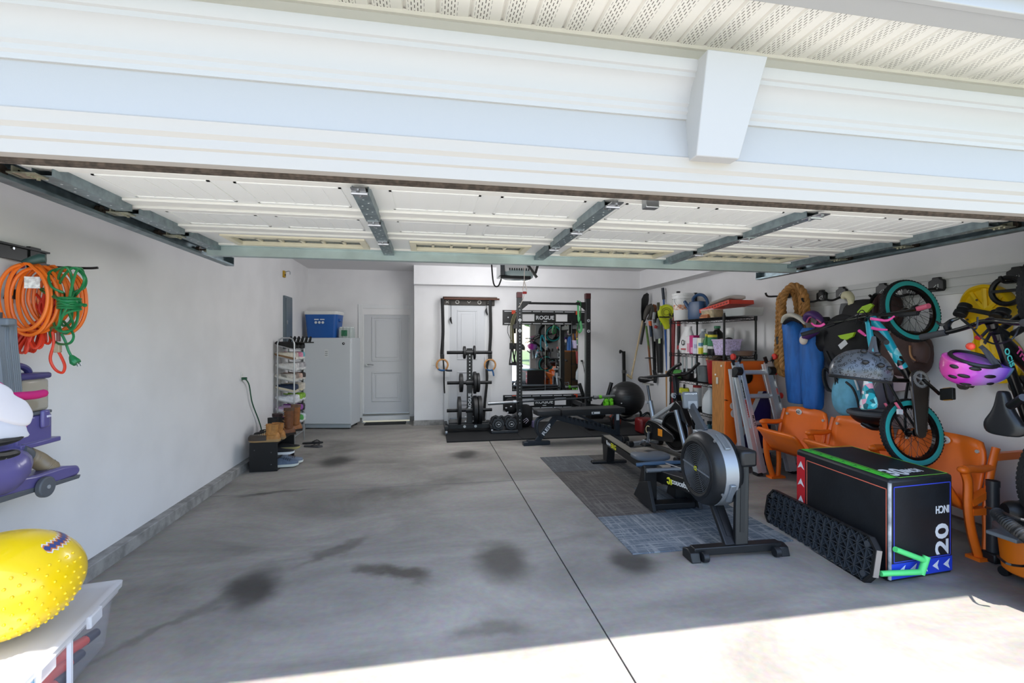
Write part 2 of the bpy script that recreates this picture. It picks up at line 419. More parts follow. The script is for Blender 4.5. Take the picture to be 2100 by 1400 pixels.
# door surround: brick mould down the jambs and along the head, with its own steps
def molding(prof, x0, x1, name, mat):
    b = MB(); b.loft([[(x0, y, z) for y, z in prof], [(x1, y, z) for y, z in prof]], closed=True); return b.build(name, mat, None, sm=True, ang=30)
cas = [(1.99, 2.17), (1.935, 2.17), (1.93, 2.20), (1.928, 2.215), (1.918, 2.222), (1.915, 2.255), (1.90, 2.27), (1.895, 2.30), (1.89, 2.312), (1.894, 2.318), (1.93, 2.318), (1.99, 2.318)]
struct(molding(cas, -2.12, 3.46, 'trim_2', CASW))
struct(MB().box(-2.12, -1.99, 1.90, 1.99, 0, 2.17).box(-2.10, -2.01, 1.885, 1.90, 0, 2.17).build('trim_3', CASW, bev=.006))
struct(MB().box(3.27, 3.46, 1.90, 1.985, 0, 2.17).box(3.30, 3.42, 1.885, 1.90, 0, 2.17).build('trim_4', CASW, bev=.006))
struct(MB().box(-3.4, 5.6, 1.895, YF + .02, 2.30, 2.49).build('trim_5', VIN))
crown = [(1.92, 2.478), (1.885, 2.478), (1.882, 2.496), (1.872, 2.505), (1.868, 2.522), (1.856, 2.532), (1.850, 2.555), (1.832, 2.585), (1.812, 2.605), (1.796, 2.612), (1.792, 2.628), (1.782, 2.632), (1.772, 2.650), (1.770, 2.672), (1.92, 2.680)]
struct(molding(crown, -3.4, 5.6, 'trim_6', m('#b9b9b9', .45)))
struct(MB().box(-3.4, 5.6, 1.90, YF + .02, 2.67, 2.83).build('trim_7', m('#d2d1cc', .55)))
# keystone
k = MB()
zt, zb = 2.672, 2.30
def kr(z, w_, yf): return [(1.236 - w_ / 2, yf, z), (1.236 + w_ / 2, yf, z), (1.236 + w_ / 2, 1.95, z), (1.236 - w_ / 2, 1.95, z)]
k.loft([kr(zb, .205, 1.835), kr(zt, .272, 1.70)])
tag(k.build('keystone', m('#b5b5b6', .5, bump=.05, bs=60), bev=.004), 'white tapered keystone block on the header over the door', 'keystone')
# rubber weatherstrip under the head
wsb = MB()
for i in range(3): wsb.box(-1.99, 3.42, 1.985 + i * .006, 1.9905 + i * .006, 2.158 - i * .004, 2.19)
struct(wsb.build('trim_8', m('#4d423b', .8, var=.35, vs=40)))
# perforated soffit, board by board
SM_, t, bb, L = mnew('vinyl_soffit')
tc = nd(t, 'TexCoord'); sx = nd(t, 'SeparateXYZ'); L.new(tc.outputs['Object'], sx.inputs[0])
def mth(op, a, b_=None, c_=None):
    q = nd(t, 'Math', operation=op)
    for i, z in enumerate((a, b_, c_)):
        if z is None: continue
        if isinstance(z, (int, float)): q.inputs[i].default_value = z
        else: L.new(z, q.inputs[i])
    return q.outputs[0]
cx = mth('DIVIDE', sx.outputs['X'], .0125); ci = mth('FLOOR', cx); fx = mth('SUBTRACT', cx, ci)
od = mth('MODULO', mth('ADD', ci, 100), 2.0)
cy = mth('ADD', mth('DIVIDE', sx.outputs['Y'], .030), mth('MULTIPLY', od, .5)); fy = mth('FRACT', mth('ADD', cy, 50))
mk = mth('MULTIPLY', mth('LESS_THAN', mth('ABSOLUTE', mth('SUBTRACT', fx, .5)), .13), mth('LESS_THAN', mth('ABSOLUTE', mth('SUBTRACT', fy, .5)), .30))
mk = mth('MULTIPLY', mk, mth('LESS_THAN', mth('ABSOLUTE', sx.outputs['X']), .031))
mx = nd(t, 'Mix', data_type='RGBA'); L.new(mk, mx.inputs['Factor']); mx.inputs['A'].default_value = lin('#f0ede6'); mx.inputs['B'].default_value = lin('#4a443c')
L.new(mx.outputs['Result'], bb.inputs['Base Color']); bb.inputs['Roughness'].default_value = .5
sof = sthing('soffit')
sb = MB(); W_ = .13
pf = [(-W_ / 2, 0), (-W_ / 2 + .010, 0), (-W_ / 2 + .016, .012), (-W_ / 2 + .022, .012), (-W_ / 2 + .028, 0), (W_ / 2, 0), (W_ / 2, .018), (-W_ / 2, .018)]
sb.loft([[(x, -.19, z) for x, z in pf], [(x, .17, z) for x, z in pf]], closed=True)
s0 = sb.build('soffit_panel', SM_, sof, sm=False); s0.location = (-3.3, 1.74, 2.81)
for i in range(1, 68):
    c = s0.copy(); COL.objects.link(c); c.parent = sof; c.location = (-3.3 + i * W_, 1.74, 2.81)
struct(MB().box(-3.4, 5.6, 1.885, 1.90, 2.795, 2.815).build('trim_9', m('#e6e2d8', .5)))
struct(MB().box(-3.4, 5.6, 1.44, 1.56, 2.775, 2.82).box(-3.4, 5.6, 1.42, 1.45, 2.76, 2.96).build('trim_10', VIN, bev=.004))
gp = [(1.42, 2.95), (1.31, 2.95), (1.30, 2.93), (1.32, 2.88), (1.345, 2.85), (1.36, 2.83), (1.42, 2.83)]
struct(molding(gp, -3.4, 5.6, 'trim_11', VIN))
rf = MB(); rf.loft([[(x, 1.28, 2.97), (x, 4.5, 4.3), (x, 4.5, 4.38), (x, 1.28, 3.02)] for x in (-3.6, 5.8)])
rf.loft([[(x, 4.5, 4.3), (x, 10.5, 2.9), (x, 10.5, 2.96), (x, 4.5, 4.38)] for x in (-3.6, 5.8)])
struct(rf.build('roof', m('#4a4744', .9, var=.2, vs=30)))

# ------------------------------------------------------------------ overhead door, rolled up under the ceiling
ZD = 2.205                                    # underside of the sections
GD = thing('garage_door', 'white sectional garage door rolled up overhead with galvanised struts', 'garage door', (0.85, 2.0, ZD))
DW = m('#f0f1ee', 0.5, bump=.06, bs=150)
HY = [2.05, 2.20, 2.78, 3.31, 3.87]
X0, X1 = -1.60, 3.33
STX = [-1.56, -.31, .90, 2.06, 3.29]
for i in range(4):
    b = MB(); y0, y1 = HY[i], HY[i + 1]
    if i < 3: b.box(X0, X1, y0 + .004, y1 - .004, ZD + .02, ZD + .06)
    else:
        for j in range(4):
            b.box(STX[j] if j else X0, STX[j] + .20, y0, y1, ZD + .02, ZD + .06); b.box(STX[j + 1] - .17, STX[j + 1] if j < 3 else X1, y0, y1, ZD + .02, ZD + .06)
            b.box(STX[j] + .20, STX[j + 1] - .17, y0, y0 + .14, ZD + .02, ZD + .06).box(STX[j] + .20, STX[j + 1] - .17, y1 - .15, y1, ZD + .02, ZD + .06)
    sec = b.build('door_section', DW, GD, world=True, sm=False)
    e = MB(); e.box(X0, X1, y1 - .035, y1 - .008, ZD - .004, ZD + .02).box(X0, X1, y1 - .13, y1 - .045, ZD + .006, ZD + .02)
    e.box(X0, X1, y0 + .004, y0 + .05, ZD + .004, ZD + .02)
    e.build('section_rail', m('#ecebe5', .45), sec, world=True, bev=.003)
    for j in range(4):
        xa, xb = STX[j] + .12, STX[j + 1] - .10
        if i in (1, 2):
            for (a, c) in ((xa, (xa + xb) / 2 - .05), ((xa + xb) / 2 + .05, xb)):
                p = MB(); ya, yb = y0 + .10, y1 - .16; zz = ZD + .0215; h = .006
                p.box(a, c, ya, ya + .012, zz - h, zz).box(a, c, yb - .012, yb, zz - h, zz).box(a, a + .012, ya, yb, zz - h, zz).box(c - .012, c, ya, yb, zz - h, zz)
                for q in range(1, 5):
                    x = a + (c - a) * q / 5; p.box(x - .004, x + .004, ya + .012, yb - .012, zz - h * .7, zz)
                p.build('raised_panel', DW, sec, world=True, sm=False)
        if i == 3:
            CR = m('#e9e2c8', .5)
            fr = MB(); a, c, ya, yb = STX[j] + .20, STX[j + 1] - .17, y0 + .14, y1 - .15; zz = ZD + .005
            for (q0, q1, r0, r1) in ((a - .03, c + .03, ya - .03, ya + .015), (a - .03, c + .03, yb - .015, yb + .03), (a - .03, a + .015, ya + .015, yb - .015), (c - .015, c + .03, ya + .015, yb - .015)): fr.box(q0, q1, r0, r1, zz, zz + .03)
            wf = fr.build('window_frame', CR, sec, world=True, bev=.004)
            MB().box(a, c, ya, yb, ZD + .04, ZD + .045).build('window_pane', m('#8d938f', .12, sp=.6), GD, world=True)
            mu = MB()
            for q in range(1, 6):
                x = a + (c - a) * q / 6; mu.box(x - .010, x + .010, ya + .015, yb - .015, ZD + .028, ZD + .04)
            mu.box(a + .015, c - .015, (ya + yb) / 2 - .01, (ya + yb) / 2 + .01, ZD + .028, ZD + .04)
            mu.build('window_muntins', CR, GD, world=True)
DG = m('#87959a', .42, .6, var=.15, vs=20)
for j, x in enumerate(STX):
    for i in range(1, 4):
        y0, y1 = HY[i] + .015, HY[i + 1] - (.045 if i < 3 else .02)
        st = MB(); hw = .038
        st.box(x - hw, x + hw, y0, y1, ZD - .028, ZD - .024).box(x - hw, x - hw + .004, y0, y1, ZD - .024, ZD + .02).box(x + hw - .004, x + hw, y0, y1, ZD - .024, ZD + .02)
        so = st.build('stile_strut', DG, GD, world=True, sm=False)
        hb = MB()
        for q in range(9):
            yy = y0 + .05 + (y1 - y0 - .1) * q / 8; hb.cyl((x - .018 + .018 * (q % 3), yy, ZD - .0285), (x - .018 + .018 * (q % 3), yy, ZD - .027), .005, n=6)
        hb.build('bolt_holes', m('#dfe6e6', .5, .2), so, world=True)
    for i in range(1, 4):
        if j in (0, 4) and True: continue
        hg = MB(); y = HY[i]
        hg.box(x - .03, x + .03, y - .07, y + .05, ZD - .034, ZD - .028); hg.cyl((x - .035, y - .005, ZD - .036), (x + .035, y - .005, ZD - .036), .008, n=8)
        for q in (-.05, .035): hg.cyl((x, y + q, ZD - .044), (x, y + q, ZD - .034), .008, n=6)
        hg.build('hinge', STEEL, GD, world=True)
tp = MB()     # full-width stiffening strut along the last section
y = HY[4]
tp.box(X0 - .02, X1 + .02, y - .085, y - .081, ZD - .065, ZD + .02).box(X0 - .02, X1 + .02, y - .081, y - .02, ZD - .065, ZD - .061).box(X0 - .02, X1 + .02, y - .024, y - .02, ZD - .061, ZD - .045).box(X0 - .02, X1 + .02, y - .115, y - .085, ZD + .002, ZD + .006)
tp.build('top_strut', m('#b9c9c8', .45, .45, var=.1, vs=4), GD, world=True, sm=False)
for s_, xe in ((-1, X0), (1, X1)):
    for i in range(1, 5):
        y = HY[i] if i < 4 else HY[4] - .03
        b = MB(); b.box(min(xe, xe + s_ * .05) - .05 * (s_ > 0), max(xe, xe + s_ * .05) + .05 * (s_ < 0), y - .035, y + .035, ZD - .036, ZD - .03)
        b.box(min(xe + s_ * .03, xe + s_ * .036), max(xe + s_ * .03, xe + s_ * .036), y - .03, y + .03, ZD - .036, ZD - .005)
        for q in (-.025, 0, .025): b.cyl((xe - s_ * .02, y + q, ZD - .044), (xe - s_ * .02, y + q, ZD - .036), .007, n=6)
        hb = b.build('roller_bracket', m('#a9a894', .4, .7, var=.2, vs=30), GD, world=True, sm=False)
        r_ = MB(); r_.cyl((xe + s_ * .03, y, ZD - .018), (xe + s_ * .10, y, ZD - .018), .006, n=8); r_.cyl((xe + s_ * .085, y, ZD - .018), (xe + s_ * .11, y, ZD - .018), .024, n=16)
        r_.build('roller', m('#4a4038', .5, .3), hb, world=True)
for s_, x in ((-1, -1.72), (1, 3.45)):
    t_ = MB(); yA, yB = 2.02, 4.38
    def bx(a, c, z0, z1): t_.box(min(a, c), max(a, c), yA, yB, z0, z1)
    bx(x, x + s_ * .003, ZD - .055, ZD + .02); bx(x - s_ * .06, x, ZD - .055, ZD - .052); bx(x - s_ * .055, x, ZD + .017, ZD + .02); bx(x - s_ * .06, x - s_ * .057, ZD - .052, ZD - .04)
    t_.box(min(x, x + s_ * .04), max(x, x + s_ * .04), yA, yB, ZD + .02, ZD + .023)
    t_.box(min(x, x - s_ * .06), max(x, x - s_ * .06), yB, yB + .004, ZD - .055, ZD + .02)
    for yy in (2.6, 4.2): t_.box(x - .02, x + .02, yy - .002, yy + .002, ZD + .02, ZC)
    tag(t_.build('door_track', m('#75848a', .42, .65, var=.2, vs=15), sm=False), '%s galvanised track carrying the overhead door rollers' % ('left' if s_ < 0 else 'right'), 'door track')
# lock bracket near the head
b = MB(); p = wy(1333, 417, 2.15); b.box(p.x - .035, p.x + .035, 2.12, 2.17, ZD - .05, ZD + .0).build('lock_bracket', STEEL, GD, world=True, bev=.004)
# opener
OP = thing('garage_door_opener', 'grey ceiling-hung opener motor with a drive rail above the door', 'door opener', (.93, 4.9, 2.325))
b = MB(); b.box(-.16, .17, -.13, .2, -.10, .12).build('motor_housing', m('#cfd0cf', .45), OP, bev=.03)
b = MB()
for i in range(9): b.box(-.11 + i * .025, -.098 + i * .025, -.135, -.128, -.085, -.06, Matrix.Rotation(0, 4, 'Y'))
b.build('vent_slots', BLACK, OP)
MB().box(-.20, -.155, -.12, .18, -.14, .12).build('side_plate', m('#54575b', .4, .3), OP, bev=.008)
MB().ell((0, .03, -.11), .17, .17, .06, 20, 8, p=.55).build('lamp_lens', m('#aebfc0', .12, sp=.7, al=.9), OP)
MB().box(-.20, .12, -.14, -.09, -.17, -.14).build('front_bar', BLACK, OP, bev=.008)
MB().box(-.02, .02, -2.7, -.1, .06, .09).build('drive_rail', GALV, OP)
for x in (-.15, .15): MB().box(x - .015, x + .015, .0, .004, .11, .50).build('hanger_strap', GALV, OP)
b = MB(); b.tube([(-.28, .1, .27), (-.27, .08, .05), (-.25, .05, -.20), (-.20, .05, -.23), (-.165, .05, -.15)], .008, 6, sp=5); b.build('power_cord', BLACK, OP)
b = MB()
p0, p1 = wy(1081, 541, 4.25), wy(1101, 569, 4.25); b.beam(p0, p1, .028, .02); b.build('door_arm', m('#3d3c3c', .45, .5), OP, world=True); b = MB(); p2, p3 = wy(1106, 532, 3.95), wy(1098, 560, 4.05); b.beam(p2, p3, .02, .012)
b.build('door_arm', m('#3d3c3c', .45, .5), OP, world=True)
a = [V((wy(1076, 542, 4.6).x, 4.6, 2.39)), wy(1075, 574, 4.6)]
b = MB(); b.tube([a[0], a[1], wy(1072, 596, 4.6)], .004, 5); b.tube([a[1], wy(1080, 596, 4.6)], .004, 5); b.tube([wy(1075, 603, 4.6), wy(1073, 612, 4.6), wy(1067, 625, 4.6), wy(1063, 630, 4.6)], .004, 5, sp=3)
rc = thing('release_cord', 'emergency release cord hanging from the opener, with a red handle', 'cord', tuple(wy(1076, 604, 4.6)))
b.build('cord', m('#e6d9d2', .7), rc, world=True)
MB().cb(wy(1076, 600, 4.6), (.042, .02, .025)).build('pull_handle', m('#b4252a', .45), rc, world=True, bev=.005)

CLT = thing('added_ceiling_light', 'round white ceiling light added out of view to brighten the garage', 'ceiling light', (1.0, 6.6, ZC - .09))  # added fixture hidden above the door, there to brighten the back walls
MB().lathe([(.0, .09), (.16, .09), (.17, .06), (.155, .05)], n=28).build('base', WHITE, CLT)
MB().ell((0, 0, .055), .15, .15, .075, 24, 6, v0=.5).build('diffuser', m('#fff4e2', .4, em=1.2), CLT)  # glowing dome of the added fixture
CL = D.objects.new('ceiling_lamp', D.lights.new('ceiling_lamp', 'POINT')); COL.objects.link(CL); CL.data.energy = 52; CL.data.color = (.97, .98, 1); CL.data.shadow_soft_size = .55; CL.location = (1.0, 6.6, ZC - .35)  # added fill light hung just below the unseen fixture
# ------------------------------------------------------------------ outside, seen in the mirror and lighting the room
GRASS = m('#5c7442', .9, var=.35, vs=3, col2='#768a54')
struct(MB().box(-40, -9.0, -60, 1.9, -.3, -.03).build('lawn', GRASS)); struct(MB().box(6.4, 40, -60, 1.9, -.3, -.03).build('lawn', GRASS))
struct(MB().box(-40, 40, -9.9, -9.0, -.3, -.028).build('sidewalk', DRIVE)); struct(MB().box(-40, 40, -17, -9.9, -.3, -.06).build('street', m('#7c7b7a', .9, var=.1)))
struct(MB().box(-9.0, 6.4, -60, -17, -.3, -.03).build('lawn', GRASS))
for i, (x, y, hh) in enumerate(((-3.2, -22, 6.5), (9.5, -21, 7.5), (2.6, -30, 8))):
    t_ = thing('leafy_tree', ('green tree across the street, seen in the mirror', 'taller tree across the street to the right', 'far tree behind the other trees')[i], 'tree', (x, y, -.03))
    b = MB(); b.tube([(0, 0, 0), (.05, 0, 1), (0, .1, 2.2), (.1, 0, hh * .6)], [.2, .15, .12, .05], 8, sp=3); b.build('trunk', m('#6a5140', .9), t_)
    b = MB(); RR = random.Random(i)
    for q in range(520):
        d = V((RR.gauss(0, 1), RR.gauss(0, 1), RR.gauss(0, 1))).normalized() * RR.uniform(.6, 1); c = V((d.x * hh * .3, d.y * hh * .3, hh * .62 + d.z * hh * .33))
        F_ = frame_of(V((RR.gauss(0, 1), RR.gauss(0, 1), RR.gauss(0, 1)))).to_4x4(); F_.translation = c; s_ = .32
        b.add([(-s_, -s_, 0), (s_, -s_, .1), (s_, s_, 0), (-s_, s_, .1)], [(0, 1, 2, 3)], F_)
    lf = b.build('foliage', m('#4c7a31', .8, var=.3, vs=2), t_, sm=False, fix=False)
hs = thing('neighbor_house', 'pale blue house across the street seen in the mirror', 'house', (-13, -34, -.03))
MB().box(-6, 6, -4, 4, 0, 3.2).build('wall', m('#9fb3c4', .8), hs)
b = MB(); b.prism([(-4.6, 3.1), (4.6, 3.1), (0, 5.6)], -6.5, 6.5, TM((0, 0, 0), (0, 1, 0), (0, 0, 1))); b.build('roof', m('#56524f', .9), hs)
for x in (-4, -1.5, 3): MB().box(x - .5, x + .5, 4, 4.05, 1, 2.3).build('window', m('#dfe3e6', .3), hs)
# ------------------------------------------------------------------ left wall: tool rail, cords, vacuum
def ring_pts(c, e1, e2, a, b_, n=16, j=0.0, rr=R):
    return [c + e1 * (a * math.cos(2 * math.pi * i / n) * (1 + rr.uniform(-j, j))) + e2 * (b_ * math.sin(2 * math.pi * i / n) * (1 + rr.uniform(-j, j))) for i in range(n)]
rl = thing('tool_rail', 'black slotted tool rail on the left wall, cut by the photo edge', 'rail', (XL, 2.95, 1.95))
b = MB(); b.box(0, .012, -1.0, .14, -.02, .06).box(.012, .03, -1.0, .14, .05, .06).box(.012, .03, -1.0, .14, -.02, -.01).build('rail_body', BLACK, rl)
for yy in (-.5, -.08): MB().cyl((.012, yy, .04), (.018, yy, .04), .007, n=8).build('screw', STEEL, rl)
hk = MB(); hk.box(.0, .02, .02, .09, -.045, .07); hk.tube([(.01, .055, -.03), (.12, .06, -.035), (.26, .07, -.035), (.31, .075, -.03)], .007, 8, sp=4)
hk.build('hook_arm', BLACK, rl)
# heavy orange cord coil
LW = lambda u, v, Y=2.87: wy(u, v, Y)
ORG = m('#f0741c', .4); RED = m('#e03c1e', .45); GRN = m('#1f7a45', .4)
RR = random.Random(3)
cc = LW(98, 614)
e1, e2 = V((1, 0, 0)), V((0, 0, 1))
oc = thing('extension_cord', 'thick bright orange extension cord coiled on the left wall hook', 'extension cord', (cc.x, 2.87, 1.5))
pts = []
K = 9
for k in range(K):
    dy = -.10 + .16 * k / K; off = (k - K / 2) * .010
    a = .105 - .010 * abs(math.sin(k * 1.7)); bb_ = .165 + .012 * math.sin(k * 2.3)
    for i in range(16):
        th = math.pi / 2 + 2 * math.pi * i / 16; f = (k + i / 16) / K
        pts.append(V((cc.x + off + a * math.cos(th), 2.87 - .10 + .18 * f, cc.z + bb_ * math.sin(th) + (.0 if i else .004) - .02 * math.sin(k) * (math.sin(th) < 0))))
MB().tube(pts, .0088, 7, sp=3).build('coil', ORG, oc, world=True)
lab = MB(); p = LW(66, 579, 2.80); lab.box(p.x - .035, p.x + .035, p.y - .001, p.y + .001, p.z - .03, p.z + .03); lab.build('paper_tag', m('#e9e7e2', .6, var=.25, vs=60), oc, world=True)
MB().tube([LW(48, 545, 2.83), LW(33, 548, 2.83), LW(26, 562, 2.83), LW(24, 586, 2.83)], .013, 8, sp=5).build('plug_lead', m('#a02440', .45), oc, world=True)
b = MB(); p = LW(23, 588, 2.83); b.cyl(p + V((0, 0, .006)), p - V((0, 0, .012)), .017, n=12); pl = b.build('cord_clamp', STEEL, oc, world=True)
b = MB(); p = LW(22, 602, 2.83); b.loft([[p + V((x, y, .032)) for x, y in ((-.013, -.013), (.013, -.013), (.013, .013), (-.013, .013))], [p + V((x, y, -.028)) for x, y in ((-.022, -.018), (.022, -.018), (.022, .018), (-.022, .018))]]); b.build('plug', BLACK, oc, world=True, bev=.003)
for dx in (-.01, .01): MB().box(p.x + dx - .002, p.x + dx + .002, p.y - .004, p.y + .004, p.z - .05, p.z - .028).build('prong', STEEL, oc, world=True)
# the chunky green outlet block lying over the hook
b = MB(); b.tube([LW(48, 538, 2.80), LW(65, 534, 2.80), LW(82, 530, 2.82), LW(94, 530, 2.83)], [.012, .02, .026, .022], 10, sp=4)
tag(b.build('cord_connector', m('#31504c', .45)), 'dark green cord connector lying on top of the left wall hook', 'connector')
# red-orange bundle below
rc = thing('extension_cord', 'thin red orange extension cord bundle hanging under the orange coil', 'extension cord', tuple(LW(70, 700)))
b = MB()
tie = LW(97, 655, 2.90)
for k in range(15):
    t_ = k / 14; en = LW(24 + 74 * t_ + RR.uniform(-3, 3), 690 + 26 * math.sin(1.1 + 1.6 * t_) + RR.uniform(-5, 4), 2.86 + RR.uniform(-.05, .05))
    w_ = V((.022, RR.uniform(-.02, .02), .01)); d0 = V((RR.uniform(-.02, .02), RR.uniform(-.03, .03), RR.uniform(-.01, .03)))
    b.tube([tie + d0, tie.lerp(en, .5) + w_ + V((-.02, 0, .03)), en + w_ * .5, en - w_ * .4, tie.lerp(en, .5) - w_ + V((-.02, 0, .01)), tie + d0 * .5 + V((-.01, 0, .015))], .0068, 6, sp=4)
b.build('loop_bundle', RED, rc, world=True).__setitem__('kind', 'stuff')
b = MB()
for k in range(9):
    t_ = k / 8; en = LW(70 + 60 * t_, 600 + 20 * math.sin(k), 2.90 + RR.uniform(-.04, .04))
    b.tube([tie + V((RR.uniform(-.03, .03), .01, 0)), tie.lerp(en, .5) + V((.02, 0, 0)), en, tie.lerp(en, .5) - V((.02, 0, 0)), tie], .0068, 6, sp=4)
b.build('upper_loops', m('#c9301c', .5), rc, world=True).__setitem__('kind', 'stuff')
MB().tube([LW(108, 680, 2.85), LW(110, 705, 2.85), LW(103, 735, 2.85), LW(113, 757, 2.86), LW(128, 764, 2.86), LW(133, 750, 2.86), LW(125, 730, 2.86), LW(119, 720, 2.86)], .0068, 7, sp=5).build('loose_end', RED, rc, world=True)
b = MB(); p = LW(118, 713, 2.86); b.cb(p, (.03, .022, .05)); b.build('clear_socket', m('#b9ab8e', .2, al=.85), rc, world=True, bev=.004)
MB().cyl(LW(120, 700, 2.86), LW(120, 680, 2.86), .009, n=8).build('socket_lead', m('#7d5148', .5), rc, world=True)
# green cord
gc = thing('extension_cord', 'green extension cord in a tangled loop at the end of the left hook', 'extension cord', tuple(LW(142, 640)))
G = [(118, 552), (102, 566), (103, 592), (118, 612), (140, 625), (152, 600), (172, 590), (176, 570), (160, 550), (140, 555), (122, 585), (138, 612), (160, 600), (173, 575), (165, 558), (145, 548), (124, 550), (100, 560), (106, 588), (130, 600), (88, 592), (86, 596), (104, 606), (130, 617), (158, 619), (138, 640), (112, 650), (113, 670), (128, 680), (152, 672), (160, 640), (150, 600), (145, 560),
     (132, 548), (120, 570), (128, 600), (160, 618), (173, 627), (172, 624), (120, 627), (136, 636), (166, 634), (140, 640), (126, 652), (130, 668), (146, 655), (146, 620), (132, 640), (122, 670), (135, 684), (150, 665), (140, 630), (155, 560), (168, 552), (172, 580), (150, 612), (128, 630), (120, 668), (105, 672), (104, 688), (118, 704), (142, 704), (151, 690), (144, 674), (130, 658)]
MB().tube([LW(u, v, 2.83 + .05 * math.sin(i * 1.3)) for i, (u, v) in enumerate(G)], .0062, 6, sp=4).build('tangle', GRN, gc, world=True)
b = MB()
for k in range(5): b.torus(LW(142, 612 + k * 5, 2.83), .045, .0062, n=18, k=6, ax='z')
b.build('wrap', GRN, gc, world=True)
MB().tube([LW(126, 684, 2.83), LW(134, 700, 2.83), LW(140, 718, 2.83), LW(146, 730, 2.83)], .0062, 7, sp=4).build('tail', GRN, gc, world=True)
b = MB(); p = LW(152, 738, 2.83); b.tube([LW(146, 729, 2.83), LW(149, 734, 2.83), LW(154, 741, 2.83), LW(158, 745, 2.83)], [.009, .016, .024, .02], 8, sp=2); b.build('plug', GRN, gc, world=True)
for (u, v) in ((157, 747), (163, 746)): MB().beam(LW(u, v - 3, 2.83), LW(u + 3, v + 4, 2.83), .004, .006).build('prong', STEEL, gc, world=True)
# vacuum cleaner hung on the wall
PUR = m('#625b93', .32, coat=.2); PURD = m('#443f74', .4); VGR = m('#5a5e64', .5); TANK = m('#b5ab98', .12, al=.62, sp=.6)
X_ = XL + .16
Q = lambda u, v, dx=0.0: wx(u, v, X_ + dx)
vc = thing('vacuum_cleaner', 'purple upright vacuum cleaner with a clear tank hanging on the left wall', 'vacuum cleaner', (X_, 2.9, .85))
yl, yr = Q(32, 850).y, Q(100, 850).y
def slab(u0, u1, v0, v1, d0, d1, ref=850):
    a, c = Q(u0, ref), Q(u1, ref); zt_, zb_ = Q((u0 + u1) / 2, v0).z, Q((u0 + u1) / 2, v1).z
    return (X_ + d0, X_ + d1, a.y, c.y, zb_, zt_)
MB().box(*slab(33, 102, 778, 845, -.10, .0)).build('dirt_tank', TANK, vc, world=True, bev=.015)
MB().box(*slab(48, 92, 822, 842, -.085, -.02)).build('dust', m('#7d6a55', .95, var=.4, vs=40), vc, world=True, bev=.02)
MB().box(*slab(30, 104, 765, 778, -.11, .01)).build('tank_lid', PURD, vc, world=True, bev=.012)
MB().tube([Q(34, 768, -.05), Q(34, 752, -.05), Q(45, 751, -.05), Q(56, 758, -.05), Q(60, 768, -.05)], .016, 8, sp=5).build('lid_handle', PURD, vc, world=True)
MB().box(*slab(33, 105, 845, 852, -.105, .006)).build('tank_rim', VGR, vc, world=True, bev=.005)
MB().box(*slab(34, 108, 852, 912, -.10, .0)).build('lower_body', PUR, vc, world=True, bev=.012)
MB().box(*slab(34, 117, 904, 914, -.11, .02)).build('body_foot', PUR, vc, world=True, bev=.005)
la = MB().box(*slab(79, 95, 840, 876, .0, .022)).build('latch', PUR, vc, world=True, bev=.01)
MB().box(*slab(86, 94, 851, 855, .022, .026)).build('latch_mark', m('#d6d3e4', .4), la, world=True)
MB().tube([Q(38, 925), Q(50, 930), Q(58, 938)], .036, 12, sp=3).build('hose_cuff', VGR, vc, world=True)
hp = spline([Q(56, 934), Q(72, 940), Q(88, 950), Q(104, 960)], 30)
b = MB(); b.tube(hp, [(.042 if i % 2 else .037) for i in range(len(hp) // 2)], 14); b.build('ribbed_hose', m('#8d7c62', .35, sp=.6), vc, world=True)
MB().tube([Q(98, 952), Q(106, 962), Q(116, 966)], [.036, .036, .03], 12, sp=3).build('hose_elbow', VGR, vc, world=True)
b = MB(); b.tube([Q(-60, 985, .03), Q(-10, 975, .03), Q(20, 955, .03), Q(44, 945, .03)], [.07, .10, .09, .05], 14, sp=4); b.build('motor_cover', PUR, vc, world=True)
b = MB()
A_, B_ = Q(-70, 1010), Q(142, 962)
dirv = (B_ - A_).normalized(); Fm = TM(A_, dirv, (0, 0, 1))
Ln = (B_ - A_).length
b.prism([(0, -.05), (Ln * .6, -.05), (Ln * .96, -.03), (Ln, -.005), (Ln * .97, .025), (Ln * .8, .035), (Ln * .5, .02), (.0, .03)], -.06, .06, Fm); b.build('nozzle', PUR, vc, world=True, bev=.012)
b = MB(); b.prism([(0, -.075), (Ln * .97, -.05), (Ln * .99, -.03), (0, -.045)], -.063, .063, Fm); b.build('nozzle_sole', VGR, vc, world=True, bev=.004)
for q in (.53,):
    c = A_ + dirv * (Ln * q) + V((.066, 0, -.045)); wh = MB(); wh.cyl(c, c + V((.028, 0, 0)), .052, n=24); wo = wh.build('wheel', VGR, vc, world=True, bev=.006)
    MB().cyl(c + V((.028, 0, 0)), c + V((.032, 0, 0)), .010, n=10).build('wheel_cap', m('#9b9fa4', .4), wo, world=True)
cd = MB()
for k in range(10):
    u0 = -4 + k * 4; cd.tube([Q(u0 * .8 + 4, 655 + (k % 3) * 3, .03), Q(u0, 700, .05), Q(u0 + 6, 760, .05), Q(u0 + 10, 812, .04)], .0085, 6, sp=4)
co = cd.build('power_cord', m('#6d757d', .5), vc, world=True); co['kind'] = 'stuff'
MB().cb(Q(12, 660, .05), (.05, .05, .035)).build('cord_hook', m('#6d757d', .5), vc, world=True, bev=.008)
MB().tube([Q(-8, 640, -.06), Q(-10, 780, -.06), Q(-20, 930, -.04)], .022, 10, sp=3).build('handle_tube', VGR, vc, world=True)
